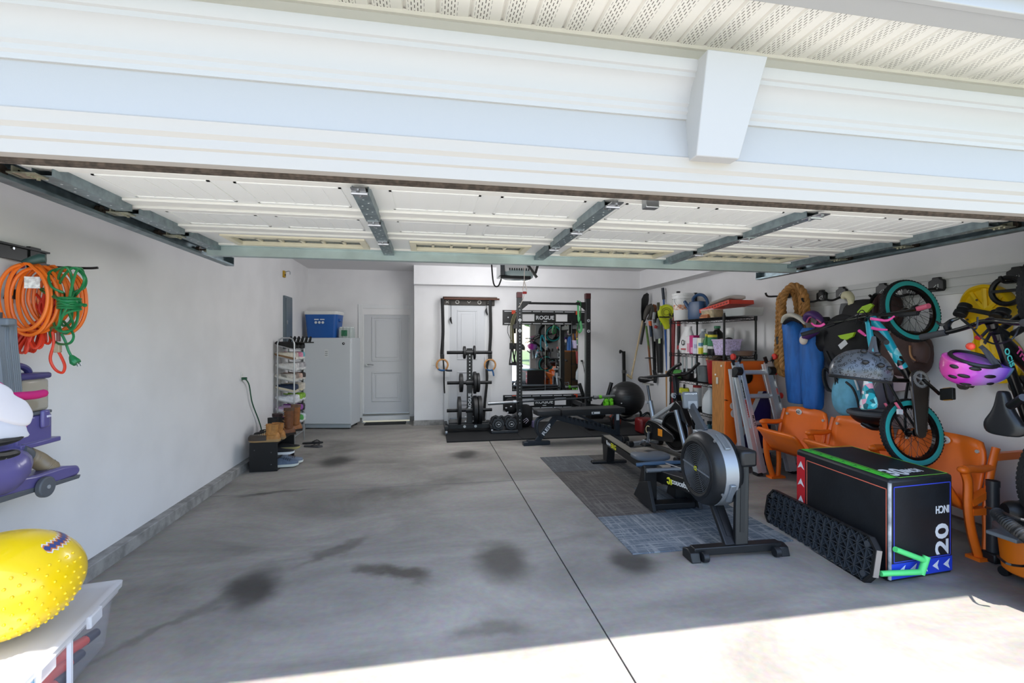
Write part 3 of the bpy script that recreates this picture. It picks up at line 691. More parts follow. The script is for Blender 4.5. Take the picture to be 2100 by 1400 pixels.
# folded doll stroller in front of it
X2 = XL + .42
Q2 = lambda u, v, dx=0.0: wx(u, v, X2 + dx)
stq = thing('doll_stroller', 'white padded stroller with pink piping and a pink foam handle at the left edge', 'stroller', (X2, 2.3, .8))
b = MB(); b.tube([Q2(18, 814), Q2(24, 813), Q2(70, 810), Q2(90, 806), Q2(93, 806)], [.004, .018, .019, .018, .008], 12, sp=3); b.build('foam_grip', m('#c2186f', .75, bump=.2, bs=200), stq, world=True)
MB().cyl(Q2(-60, 822), Q2(22, 813), .011, n=10).build('handle_tube', STEEL, stq, world=True)
sp_ = [(-70, 770), (0, 788), (14, 806), (40, 820), (50, 832), (58, 848), (56, 862), (48, 874), (20, 872), (-30, 858), (-70, 850)]
def pillow(poly, off, th, n=7):
    P = [Q2(u, v, off) for u, v in poly]; c = sum(P, V()) / len(P); nrm = V((1, 0, 0)); bb = MB(); rings = []
    P2 = spline(P, 3, True)
    for k in range(n + 1):
        a = math.pi * k / n; s_ = .80 + .20 * math.sin(a); rings.append([c + (p - c) * s_ + nrm * (-th * math.cos(a)) for p in P2])
    bb.loft(rings); return bb, P2
b, e_ = pillow(sp_, .0, .03); b.build('seat_pad', m('#e9e6ee', .8, bump=.2, bs=40), stq, world=True, ang=60)
MB().tube(e_, .008, 6, closed=True).build('piping', m('#cf2d85', .6), stq, world=True)
b, e_ = pillow([(-70, 850), (0, 862), (35, 866), (44, 884), (46, 896), (0, 906), (-70, 910)], -.02, .035); b.build('canopy', m('#dfe0ea', .7, bump=.15, bs=30), stq, world=True, ang=60)
MB().tube([Q2(-60, 915), Q2(0, 906), Q2(30, 900), Q2(47, 892)], [.03, .03, .022, .01], 10, sp=3, flat=.6).build('lower_frame', m('#26272a', .45), stq, world=True)
MB().tube([Q2(-60, 940, .02), Q2(0, 935, .02), Q2(24, 930, .02), Q2(36, 928, .02)], [.016, .018, .018, .012], 8, sp=3).build('fold_joint', BLACK, stq, world=True)
MB().cyl(Q2(6, 930, .03), Q2(12, 940, .03), .004, n=6).build('wire', STEEL, stq, world=True)
# storage tote with toys and the yellow ball on it
AT = math.atan2(-.11, .67)
TOT = thing('storage_tote', 'clear plastic storage tote with a lid at the lower left corner', 'storage box', (-1.715, 2.19, 0), rz=rad(8.5))
CLR = m('#dcdce8', .22, al=.11, sp=.5); LIDM = m('#eeeef2', .25, al=.5, sp=.6)
w_, l_, h_ = .23, .46, .27
b = MB()
def rrect(hx, hy, z, r_=.03):
    out = []
    for sx_, sy_, a0 in ((1, 1, 0), (-1, 1, 90), (-1, -1, 180), (1, -1, 270)):
        for k in range(4):
            a = rad(a0 + 30 * k); out.append(V((sx_ * (hx - r_) + r_ * math.cos(a), sy_ * (hy - r_) + r_ * math.sin(a), z)))
    return out
b.loft([rrect(w_ - .03, l_ - .03, .006), rrect(w_ - .018, l_ - .018, .12), rrect(w_ - .004, l_ - .004, h_ - .01), rrect(w_ - .008, l_ - .008, h_ - .01), rrect(w_ - .022, l_ - .022, .12), rrect(w_ - .034, l_ - .034, .012)], caps=True); b.build('tub', CLR, TOT)
b = MB(); b.loft([rrect(w_ + .008, l_ + .008, h_ - .035), rrect(w_ + .012, l_ + .012, h_ - .012), rrect(w_, l_, h_ - .012), rrect(w_, l_, h_ - .035)], caps=False); b.build('tub_rim', LIDM, TOT)
b = MB(); b.loft([rrect(w_ + .02, l_ + .02, h_ - .012), rrect(w_ + .022, l_ + .022, h_ + .012), rrect(w_ + .004, l_ + .004, h_ + .018), rrect(w_ - .02, l_ - .02, h_ + .006), rrect(w_ - .06, l_ - .06, h_ + .006)]); b.build('lid', LIDM, TOT)
for yy in (-.22, .13): MB().box(w_ + .012, w_ + .034, yy, yy + .10, h_ - .045, h_ + .01).build('latch_clip', LIDM, TOT, bev=.006)
MB().box(w_ - .012, w_ + .004, .04, .055, .02, h_ - .03).build('rib', m('#f0f0f6', .3, al=.8), TOT)
for i, (x, y, z, cl, dx_, lab_) in enumerate(((.15, .24, .095, '#d93a2b', .16, 'red toy blaster tip lying highest in the clear tote'), (.145, .12, .07, '#d83b2c', .14, 'red toy blaster tip in the middle of the clear tote'), (.14, .02, .04, '#cf3a30', .10, 'red toy blaster tip at the bottom of the clear tote'))):
    M_ = TOT.matrix_world @ Matrix.Translation(V((x, y, z))) @ Matrix.Rotation(rad(72), 4, 'Z')
    t_ = thing('toy_blaster', lab_, 'toy', M=Matrix.Translation(TOT.matrix_world @ V((x, y, z - .03))))
    b = MB(); b.tube([(-.14, 0, 0), (-.05, 0, .005), (.06, 0, 0)], [.026, .03, .022], 10); b.add([], []); b.v = [tuple(M_ @ V(p)) for p in b.v]; b.build('barrel', m(cl, .4), t_, world=True)
    b = MB(); b.cyl((.06, 0, 0), (.12, 0, 0), .024, .02, 12); b.v = [tuple(M_ @ V(p)) for p in b.v]; b.build('muzzle', m('#2b2f45', .5), t_, world=True)
b = MB(); M_ = TOT.matrix_world @ Matrix.Translation(V((.125, -.16, .085)))
b.ell((0, 0, 0), .07, .17, .07, 18, 12, M_ @ Matrix.Rotation(rad(18), 4, 'X')); tag(b.build('water_balloon_toy', m('#2aa7d6', .35)), 'light blue toy inside the clear tote below the yellow ball', 'toy')
YB_ = thing('exercise_ball', 'yellow knobbly ball resting on the clear tote lid', 'ball', (-1.735, 2.27, .285))
YEL = m('#f6cf08', .28, coat=.35)
RZ_ = .208
b = MB(); b.ell((0, 0, RZ_), .258, .258, RZ_, 40, 24); b.build('ball_skin', YEL, YB_)
b = MB()
for i in range(-6, 7):
    for j in range(0, 9):
        th = rad(62 + j * 9.5); ph = rad(-48 + i * 9.5 + (j % 2) * 4.7)
        n_ = V((math.sin(th) * math.cos(ph), math.sin(th) * math.sin(ph), math.cos(th)))
        p = V((n_.x * .258, n_.y * .258, n_.z * RZ_ + RZ_)); b.ell((p.x, p.y, p.z), .0062, .0062, .0062, 8, 5)
q = b.build('knobs', YEL, YB_); q['kind'] = 'stuff'
b = MB()      # strip of printed zig-zag colours near the crown
cols = []
for i, (cname, w0) in enumerate((('#e8e4dc', .075), ('#d77b3c', .052), ('#3b4a86', .030))):
    b = MB(); V0 = []; n = 22
    for k in range(n + 1):
        ph = rad(-14 + 84 * k / n); jag = .018 * (1 if k % 2 else -1)
        for s_ in (-1, 1):
            th = rad(44) + s_ * (w0 + jag) * 1.4; nn = V((math.sin(th) * math.cos(ph), math.sin(th) * math.sin(ph), math.cos(th))); e = 1.003 + .0015 * i
            V0.append((nn.x * .258 * e, nn.y * .258 * e, RZ_ + nn.z * RZ_ * e))
    b.add(V0, [(2 * k, 2 * k + 1, 2 * k + 3, 2 * k + 2) for k in range(n)]); b.build('printed_pattern', m(cname, .35), YB_)
# ------------------------------------------------------------------ alcove: panel, hook, rack, shoes, fridge
o = wx(588, 661, XL)
ep = thing('electrical_panel', 'grey electrical panel flush in the left wall above the shoe rack', 'electrical panel', M=TM(o, (0, 1, 0), (1, 0, 0), (0, 0, 1)))
MB().box(-.19, .19, -.03, .004, -.40, .40).build('panel_frame', m('#66737d', .5), ep, bev=.003) ; ep.matrix_world = TM(o, (0, 1, 0), (-1, 0, 0), (0, 0, 1)); WMAT[ep.name] = ep.matrix_world.copy()
MB().box(-.16, .16, -.04, -.03, -.37, .37).build('panel_door', m('#5d6a75', .45), ep, bev=.003)
MB().box(-.12, -.10, -.05, -.04, -.03, .03).build('latch', STEEL, ep)
o = wx(581, 562, XL)
yh = thing('wall_hook', 'small yellow and black hook high on the left wall', 'hook', M=TM(o, (0, 1, 0), (-1, 0, 0), (0, 0, 1)))
MB().box(-.04, .03, -.03, 0, -.05, .05).build('hook_base', m('#b8921f', .5), yh, bev=.006)
MB().box(-.03, .0, -.036, -.03, -.03, .0).build('hook_pad', BLACK, yh)
MB().tube([(.0, -.02, .03), (.03, -.06, .05), (.09, -.07, .05), (.09, -.07, .01)], .007, 6, sp=3).build('hook_arm', STEEL, yh)
gcd = MB(); gcd.tube([wx(497, 776, XL + .03), wx(504, 778, XL + .04), wx(511, 790, XL + .03), wx(517, 825, XL + .03), wx(530, 860, XL + .03), wx(536, 880, XL + .05), wx(537, 895, XL + .08)], .0075, 7, sp=5)
gcd.cb(wx(501, 776, XL + .03), (.05, .035, .03)); tag(gcd.build('extension_cord', m('#23573f', .5)), 'dark green cord running from the left wall outlet to the floor', 'cord')

# shoe builder: local +x is the toe
def shoe(name, label, M, upper, sole='#e9e6df', L=.28, W=.10, H=.105, shaft=0.0, lace=None, group=None, cat='shoe', stripes=None, cuff=None, sole_t=.026):
    t_ = thing(name, label, cat, M=M, group=group)
    prof = [(-.5, .72, .62), (-.46, .85, .95), (-.36, .9, 1.0), (-.22, .86, .92), (-.05, .84, .80), (.10, .94, .62), (.25, 1.0, .50), (.38, .92, .44), (.46, .7, .38), (.5, .42, .30)]
    rings = []
    for x, ww, hh in prof:
        r_ = []
        for k in range(12):
            a = 2 * math.pi * k / 12; y = math.cos(a) * ww * W / 2; z = sole_t + (max(math.sin(a), -.02) * .5 + .5 - .5) * 2 * hh * (H - sole_t)
            if math.sin(a) > .5: y *= .82
            r_.append(V((x * L, y, max(z, sole_t * .8))))
        rings.append(r_)
    b = MB(); b.loft(rings); b.build('upper', m(upper, .6, var=.12, vs=40), t_, ang=70)
    b = MB(); rings = []
    for z, k in ((0, .97), (sole_t * .5, 1.03), (sole_t * 1.15, 1.0)):
        r_ = [V((x * L * (1.03 if abs(x) > .4 else 1), s_ * ww * W / 2 * k, z + (.010 if x > .44 and z < .01 else 0))) for s_, seq in ((1, prof), (-1, prof[::-1])) for x, ww, hh in seq]
        rings.append(r_)
    b.loft(rings); b.build('sole', m(sole, .65), t_)
    if shaft:
        b = MB(); rings = []
        for q in range(6):
            f = q / 5; z = H * .75 + (shaft - H * .75) * f; rx = .30 * L * (.62 + .12 * f); ry = W * .40 * (1 + .1 * f); cx_ = -.24 * L - .02 * f * L
            rings.append([V((cx_ + rx * math.cos(2 * math.pi * k / 14), ry * math.sin(2 * math.pi * k / 14), z + (.004 * math.cos(2 * math.pi * k / 14) if q == 5 else 0))) for k in range(14)])
        top = rings[-1]; c = sum(top, V()) / len(top); rings.append([c + (p - c) * .86 for p in top]); rings.append([c + (p - c) * .8 - V((0, 0, .06)) for p in top])
        b.loft(rings); b.build('shaft', m(upper, .6, var=.15, vs=30), t_, ang=60)
        if cuff:
            b = MB(); b.loft([[c + (p - c) * 1.06 + V((0, 0, dz)) for p in top] for dz in (-.03, .004)] + [[c + (p - c) * .9 + V((0, 0, .004)) for p in top]]); b.build('cuff', m(cuff, .9, var=.3, vs=50), t_)
    if lace:
        b = MB()
        for k in range(4):
            x = (-.02 + .07 * k) * L; hz = [.80, .72, .64, .56][k] * (H - sole_t) + sole_t + .004; b.tube([(x, -W * .30, hz - .018), (x + .004, 0, hz + .003), (x, W * .30, hz - .018)], .0032, 5, sp=3)
        if shaft:
            for k in range(4): z = H * .8 + (shaft - H * .8) * (k + .5) / 4; b.tube([(-.03 * L, -W * .25, z), (.0 * L, 0, z), (-.03 * L, W * .25, z)], .004, 5, sp=2)
        b.build('laces', m(lace, .7), t_)
    if stripes:
        for s_ in (-1, 1):
            b = MB()
            for k in range(4):
                x = (-.10 + .07 * k) * L; y = s_ * W * .455; b.beam((x, y, sole_t * 1.2), (x + .02, y * .86, H * .62), .010, .004, up=(1, 0, 0))
            b.build('side_stripes', m(stripes, .5), t_)
    return t_
rk = thing('shoe_rack', 'tall chrome shoe rack with sloping tiers against the left wall', 'shoe rack', (-2.0, 7.31, 0))
CH = m('#b5b8bb', .28, .85)
xa, xb, ya, yb, zt_ = -.105, .115, -.26, .26, 1.55
for nm, y in (('end_frame', ya), ('end_frame', yb)):
    MB().tube([(xa, y, 0), (xa, y, zt_ - .08), (xa + .02, y, zt_ - .02), (xa + .06, y, zt_), (xb - .06, y, zt_), (xb - .02, y, zt_ - .02), (xb, y, zt_ - .08), (xb, y, 0)], .011, 10).build(nm, CH, rk)
tiers = []
for k in range(9):
    zr = 1.385 - .155 * k; zl = zr + .06; tiers.append((zr, zl))
    b = MB()
    for x, z in ((xa, zl), (xb, zr)): b.cyl((x, ya, z), (x, yb, z), .006, n=6)
    for q in range(1, 4): x = xa + (xb - xa) * q / 4; b.cyl((x, ya, zl + (zr - zl) * q / 4), (x, yb, zl + (zr - zl) * q / 4), .004, n=6)
    for y in (ya, yb): b.cyl((xa, y, zl), (xb, y, zr), .007, n=6)
    b.build('tier', CH, rk)
ROWS = [[('#1b1a1c', '#151515', None), ('#201d1e', '#151515', None), ('#17171a', '#151515', None), ('#1d1c20', '#151515', None)],
        [('#d9d2c4', '#8a6a4c', None), ('#c8b7b0', '#e9e6df', None), ('#d58aa6', '#e9e6df', None), ('#6fb1bd', '#e9e6df', None)],
        [('#cfcdcb', '#d8d8d8', '#ececec'), ('#c6c4c6', '#e0e0e0', None), ('#b9b7bb', '#e4e4e4', None), ('#9c9ba1', '#e4e4e4', None)],
        [('#c9c3bb', '#e3e0da', None), ('#8d8078', '#d6d2cb', None), ('#c6a89a', '#d6d2cb', None), ('#3b3434', '#d6d2cb', None)],
        [('#1c2c46', '#d8cdb6', None), ('#26364c', '#d8cdb6', None), ('#bfb6a7', '#d8cdb6', None), ('#cfcac0', '#e3dfd6', None)],
        [('#d6d8df', '#e9e9ec', '#7d8794'), ('#dfe1e6', '#e9e9ec', None), ('#86b23a', '#e9e9ec', None), ('#7fae3d', '#e9e9ec', None)],
        [('#c8a3c4', '#e6dfe8', None), ('#d3b6d2', '#e6dfe8', None), ('#8e4aa0', '#3a3a40', None), ('#37353b', '#2b2b2f', None)],
        [('#3a3230', '#1d1b1b', None), ('#a765b0', '#dddddd', None), ('#4e9e4c', '#dddddd', None), ('#cfd6dc', '#eeeeee', None)]]
NMS = ['black leather', 'cream canvas', 'pale grey running', 'grey striped', 'navy canvas', 'white running', 'lilac slip-on', 'dark low']
ORD = ['top', 'second', 'third', 'fourth', 'fifth', 'sixth', 'seventh', 'eighth']
PLC = ['nearest', 'second', 'third', 'farthest']
for k, row in enumerate(ROWS):
    zr, zl = tiers[k]; tilt = math.atan2(zl - zr, xb - xa) * .9
    for j, (u_, s_, lc) in enumerate(row):
        M_ = Matrix.Translation(V((-2.0 - .02 + R.uniform(-.01, .01) + .012 * j, 7.31 - .195 + .13 * j, (zr + zl) / 2 + .012))) @ Matrix.Rotation(tilt, 4, 'Y') @ Matrix.Rotation(math.pi + R.uniform(-.06, .06), 4, 'Z')
        shoe('shoe', '%s shoe on the %s tier of the shoe rack' % (PLC[j] + ' ' + (NMS[k] if j == 0 else 'colored'), ORD[k]), M_, u_, s_, L=.27 - .02 * (j % 2), W=.10, H=.10 if k else .085, lace=lc, group='shoes on the chrome rack', stripes='#26262a' if (k == 3 and j == 0) else None)
# strappy black sandals piled on the top corner
for i in range(3):
    p = V((-1.90 + .02 * i, 7.2 + .14 * i, 1.475)); t_ = thing('sandal', ('nearest', 'middle', 'farthest')[i] + ' black strappy sandal on the top tier beside the fridge', 'sandal', tuple(p), group='black sandals on the top tier')
    b = MB(); b.prism([(-.12, -.04), (.1, -.045), (.14, 0), (.1, .045), (-.12, .04)], 0, .02); b.build('sole', m('#1d1c1d', .6), t_)
    for q in range(4):
        x = -.09 + .055 * q; MB().tube([(x, -.045, .01), (x + .015, -.03, .07), (x + .02, 0, .10), (x + .015, .03, .07), (x, .045, .01)], .010, 6, sp=3, flat=.35).build('strap', m('#141416', .5), t_)
# black shoe bench
bn = thing('shoe_bench', 'low black wooden shoe shelf near the left wall', 'shoe bench', (-1.875, 6.13, 0))
BW = m('#19191b', .5, bump=.08, bs=90)
for y in (-.35, .33): MB().box(-.155, .145, y, y + .02, 0, .335).build('end_panel', BW, bn, bev=.002)
for z in (.33, .15, .01): MB().box(-.15, .14, -.33, .33, z - .018, z).build('shelf_board', BW, bn, bev=.002)
for (x, z) in ((-.1, .25), (.08, .22), (.08, .08)): MB().cyl((x, -.35, z), (x, -.353, z), .006, n=8).build('cap', m('#55555a', .4), bn)
# boots on it
def yM(x, y, z, a): return Matrix.Translation(V((x, y, z))) @ Matrix.Rotation(a, 4, 'Z')
shoe('boot', 'tan duck boot with dark rubber toe lying nearest on the shoe bench', yM(-1.885, 5.84, .336, math.pi), '#b07a3e', '#a8875a', L=.32, W=.11, H=.11, shaft=.20, lace='#d8c9a6', cat='boot')
b = MB(); t_ = COL.objects['boot']
b.loft([[V((x * .33, s_ * w0 * .06 * 1.06, z)) for s_, seq in ((1, ((-.1, .84), (.1, .96), (.3, 1.0), (.44, .72), (.52, .3))), (-1, ((.52, .3), (.44, .72), (.3, 1.0), (.1, .96), (-.1, .84)))) for x, w0 in seq] for z in (.02, .055)] + [[V((x * .30, s_ * w0 * .045, .078)) for s_, seq in ((1, ((-.1, .84), (.1, .96), (.3, 1.0), (.44, .72), (.52, .3))), (-1, ((.52, .3), (.44, .72), (.3, 1.0), (.1, .96), (-.1, .84)))) for x, w0 in seq]])
b.build('rubber_toe', m('#43382f', .5), t_)
shoe('boot', 'second tan duck boot just behind the front one on the bench', yM(-1.86, 5.975, .336, math.pi), '#a97338', '#9b7c50', L=.31, W=.11, H=.11, shaft=.19, cat='boot')
shoe('boot', 'black low boot behind the tan boots near the wall', yM(-1.95, 6.11, .336, math.pi), '#202022', '#151515', L=.28, W=.11, H=.11, shaft=.23, cat='boot')
shoe('boot', 'taller black boot at the wall end of the bench', yM(-1.95, 6.29, .336, math.pi), '#1d1c20', '#151515', L=.27, W=.11, H=.11, shaft=.25, cat='boot', cuff='#3a2a2c')
shoe('boot', 'brown lace-up boot with fleece cuff on the bench', yM(-1.78, 6.18, .336, -math.pi / 2 - .9), '#6b3f22', '#2d2018', L=.27, W=.11, H=.11, shaft=.33, lace='#c08a4a', cat='boot', cuff='#5a4436')
shoe('boot', 'chestnut tall boot with worn laces farthest along the bench', yM(-1.76, 6.42, .336, -math.pi / 2 - .8), '#8a5428', '#2d2018', L=.27, W=.11, H=.11, shaft=.34, lace='#d09b58', cat='boot', cuff='#6b5040')
shoe('shoe', 'blue grey running shoe on the floor beside the bench front', yM(-1.70, 5.95, .012, .15), '#55647a', '#d9ddd4', L=.30, W=.11, H=.12, lace='#2c3442')
shoe('shoe', 'pale grey running shoe behind the blue grey one', yM(-1.68, 6.10, .012, .1), '#6d7786', '#e2e4dc', L=.29, W=.11, H=.12, lace='#4e3b36')
shoe('shoe', 'white soled dark shoe on the middle bench shelf', yM(-1.74, 5.98, .152, .1), '#23272e', '#e6e8ea', L=.27, W=.10, H=.09)
shoe('shoe', 'black shoe with a tan inside on the middle bench shelf', yM(-1.74, 6.25, .152, .1), '#1d1d1f', '#b3a468', L=.26, W=.10, H=.08)
for i, (x, y, a, lb) in enumerate(((-1.62, 7.02, -.3, 'grey flip-flop on the floor nearest the fridge'), (-1.68, 7.25, .1, 'dark sandal on the floor behind the flip-flop'))):
    t_ = thing('flip_flop', lb, 'sandal', (x, y, 0), rz=a)
    b = MB(); b.prism([(-.13, -.03), (-.02, -.035), (.1, -.048), (.14, 0), (.1, .045), (-.02, .035), (-.13, .03), (-.145, 0)], 0, .022); b.build('sole', m(('#4b4a4b', '#2b2a2b')[i], .7), t_, bev=.004)
    MB().tube([(-.02, -.036, .02), (.05, -.02, .05), (.09, 0, .03), (.05, .02, .05), (-.02, .036, .02)], .009, 6, sp=3, flat=.5).build('strap', m('#26262a', .5), t_)
# fridge
p0, p1 = fl(622, 880), fl(719, 880)
ang = math.atan2(p1.y - p0.y, p1.x - p0.x)
fr = thing('freezer', 'white upright freezer in the corner beside the shoe rack', 'freezer', M=Rz(ang, ((p0 + p1) / 2)))
fw_ = (p1 - p0).length / 2; FH = 1.565
FWH = m('#cdd2d7', .38, bump=.03, bs=250)
MB().box(-fw_, fw_, .06, .50, .05, FH).build('cabinet', FWH, fr, bev=.012)
MB().box(-fw_, fw_, .0, .055, .085, FH - .004).build('door', FWH, fr, bev=.012)
MB().box(-fw_ + .01, fw_ - .01, .03, .058, .02, .08).build('kick_plate', m('#aab2b8', .5), fr)
for x in (-fw_ + .06, fw_ - .06): 
    for y in (.1, .46): MB().cyl((x, y, 0), (x, y, .05), .022, n=12).build('foot', BLACK, fr)
MB().cyl((fw_ - .12, 0, FH - .10), (fw_ - .12, -.006, FH - .10), .022, n=18).build('round_badge', m('#2a2c2f', .3), fr)
MB().cyl((fw_ - .115, -.006, FH - .098), (fw_ - .115, -.008, FH - .098), .009, n=12).build('badge_glint', m('#e9ebee', .3), fr)
MB().box(-.04, .02, -.003, 0, FH - .33, FH - .20).build('label_sheet', m('#d8dbdd', .5), fr)
b = MB()
for k in range(3): b.box(-.032, .012, -.004, -.003, FH - .245 - .033 * k, FH - .228 - .033 * k)
b.build('label_print', m('#9fa4a8', .5), fr)
# cooler on it
MF = fr.matrix_world
cl = thing('cooler', 'blue and white picnic cooler on top of the freezer', 'cooler', M=MF @ Matrix.Translation(V((-.13, .22, FH))))
BLU = m('#1c5aa8', .38)
b = MB(); b.loft([rrect(.245, .15, 0, .05), rrect(.25, .155, .02, .05), rrect(.275, .178, .36, .05), rrect(.28, .182, .40, .05)]); b.build('body', BLU, cl)
b = MB(); b.loft([rrect(.285, .187, .40, .05), rrect(.292, .192, .42, .05), rrect(.286, .188, .455, .05), rrect(.25, .15, .468, .05)]); b.build('lid', m('#e4e4e2', .4), cl)
for s_ in (-1, 1): MB().box(min(s_ * .262, s_ * .30), max(s_ * .262, s_ * .30), -.06, .06, .28, .33).build('side_handle', BLU, cl, bev=.012)
MB().box(-.115, .105, -.184, -.172, .235, .335, Matrix.Rotation(rad(-4), 4, 'X')).build('label', m('#1c2026', .4), cl)
for k in range(3): MB().cyl((-.075 + .06 * k, -.188, .262), (-.075 + .06 * k, -.181, .262), .022, n=16).build('label_mark', m('#d9dfe2', .4), cl)
for k in range(2): MB().box(-.10 + .1 * k, -.025 + .1 * k, -.193, -.184, .305, .322).build('label_text', m('#d9dfe2', .4), cl)
wp = thing('bottled_water_pack', 'shrink-wrapped pack of water bottles beside the cooler', 'water pack', M=MF @ Matrix.Translation(V((.285, .16, FH))))
BOT = m('#c9d6d3', .15, al=.55, sp=.7)
for i in range(4):
    for j in range(3):
        b = MB(); b.lathe([(.0, 0), (.028, .0), (.03, .02), (.028, .08), (.031, .11), (.026, .145), (.012, .165), (.012, .175)], Matrix.Translation(V((-.085 + .057 * i, -.06 + .062 * j, 0))), 12)
        bo = b.build('bottle', BOT, wp)
        MB().lathe([(.0, .186), (.014, .186), (.014, .172), (.012, .172)], Matrix.Translation(V((-.085 + .057 * i, -.06 + .062 * j, 0))), 10).build('cap', m('#e9ecec', .5), bo)
b = MB(); b.loft([rrect(.118, .098, 0, .03), rrect(.12, .10, .05, .03), rrect(.118, .098, .15, .03), rrect(.11, .09, .19, .03)]); b.build('shrink_wrap', m('#e6f0ee', .12, al=.3, sp=.8), wp)
MB().box(-.06, .04, -.104, -.10, .03, .13).build('green_label', m('#2f6d50', .4, var=.3, vs=30), wp)
# door mat
p = [fl(731, 876), fl(816, 872), fl(826, 861), fl(750, 863)]
tag(MB().box(-1.15, -.42, 8.66, 8.93, 0, .012).build('door_mat', m('#1f2226', .95, bump=.5, bs=200), bev=.003), 'black rubber mat in front of the white alcove door', 'mat')
# ------------------------------------------------------------------ gym along the back wall
CARB = m('#26282b', .5, bump=.1, bs=200); BLKM = m('#1a1b1d', .42); DKRUB = m('#1c1d20', .85, bump=.35, bs=220, var=.15, vs=120)
# rubber mats, butted strips
gm = thing('gym_mat', 'black rubber gym flooring laid along the back wall', 'gym mat', (2.2, 7.7, 0))
x0 = .26
for i in range(3):
    xa_, xb_ = x0 + i * 1.14, x0 + (i + 1) * 1.14 - .004
    MB().box(xa_, min(xb_, 3.6), 6.96, 8.40, 0, .018).build('mat_tile', DKRUB, gm, world=True, bev=.002)
MZ = .018
# wall-mounted pull-up board with rings
o = wy(961, 616, YB)
hb = thing('pull_up_board', 'dark wooden pull-up board high on the wall over the closed door', 'pull-up board', (o.x, YB - .055, 2.24))
hw = (wy(1012, 616, YB - .1).x - wy(905, 616, YB - .1).x) / 2
MB().box(-hw, hw, -.02, .055, -.085, .03).build('back_board', m('#3a3530', .6, var=.2, vs=10), hb, bev=.006)
MB().box(-hw, hw + .03, -.15, .05, .03, .055).build('top_shelf', m('#4a3428', .55, var=.3, vs=12, st=(2, 14, 14)), hb, bev=.008)
MB().cyl((-hw + .02, -.13, .02), (hw + .07, -.13, .02), .018, n=12).build('round_bar', m('#5a3424', .4), hb)
for k, x in enumerate((-hw + .08, -hw + .26, 0, hw - .28, hw - .10)):
    b = MB()
    if k % 2: b.torus((x, -.024, -.03), .03, .006, n=16, k=6, ax='y')
    elif k == 2: b.tube([(x - .03, -.024, -.015), (x, -.024, -.045), (x + .03, -.024, -.015)], .006, 6)
    else: b.beam((x - .025, -.024, -.05), (x + .025, -.024, -.01), .008, .008); b.beam((x - .025, -.024, -.01), (x + .025, -.024, -.05), .008, .008)
    b.build('painted_mark', m('#d9d6d0', .5), hb)
RINGW = m('#c08a52', .45, var=.2, vs=20)
for i, (u, lb) in enumerate(((907, 'left wooden gymnastic ring on a black strap, blue tape at its base'), (1005, 'right wooden gymnastic ring on a black strap, blue tape at its base'))):
    yy = YB - .19; c = wy(u, 748, yy); t_ = thing('gymnastic_ring', lb, 'gymnastic ring', tuple(c))
    MB().torus((0, 0, 0), .098, .016, n=32, k=10, ax='y').build('ring', RINGW, t_)
    MB().torus((0, 0, 0), .098, .0175, n=10, k=10, ax='y', a0=rad(225), a1=rad(300)).build('tape', m('#245a8c', .6), t_)
    top = 2.26 - c.z
    b = MB(); b.tube([(0, 0, .115), (-.01, 0, .2), (.012, .0, top * .5), (.0, 0, top)], .028, 6, sp=5, flat=.2); b.build('strap', m('#17181a', .7), t_)
    MB().cb((0, 0, .15), (.07, .03, .09)).build('buckle', m('#1c1d1f', .5), t_, bev=.01)
    if i == 0:
        MB().tube([(.015, 0, .1), (.03, -.01, -.1), (.03, -.01, -.3), (.04, -.01, -.5)], .013, 6, sp=4, flat=.2).build('strap_tail', m('#17181a', .7), t_)
        MB().tube([(.06, -.01, -.09), (.1, -.02, -.10), (.17, -.02, -.10)], .018, 8, sp=3).build('knot', m('#1e2b38', .6), t_)
    else:
        MB().tube([(-.03, -.01, .1), (-.06, -.01, -.05), (-.06, -.02, -.3), (-.10, -.02, -.7), (-.12, -.02, -1.0)], .024, 6, sp=4, flat=.2).build('strap_tail', m('#17181a', .7), t_)
        MB().tube([(.04, 0, -.09), (.055, -.01, -.14), (.065, -.01, -.2)], .014, 6, sp=3, flat=.3).build('tape_tail', m('#245a8c', .6), t_)
for u, v0, v1, lb in ((925, 618, 664, 'thin cord with a clip hanging from the left of the pull-up board'), (998, 618, 646, 'short cord with a clip hanging from the right of the pull-up board')):
    b = MB(); b.tube([wy(u, v0, YB - .12), wy(u, v1 - 14, YB - .12)], .005, 5); b.tube([wy(u, v1 - 14, YB - .12), wy(u - 1, v1 - 9, YB - .12), wy(u + 2, v1, YB - .12)], [.008, .022, .006], 7, sp=3)
    tag(b.build('clip_cord', BLACK), lb, 'cord')
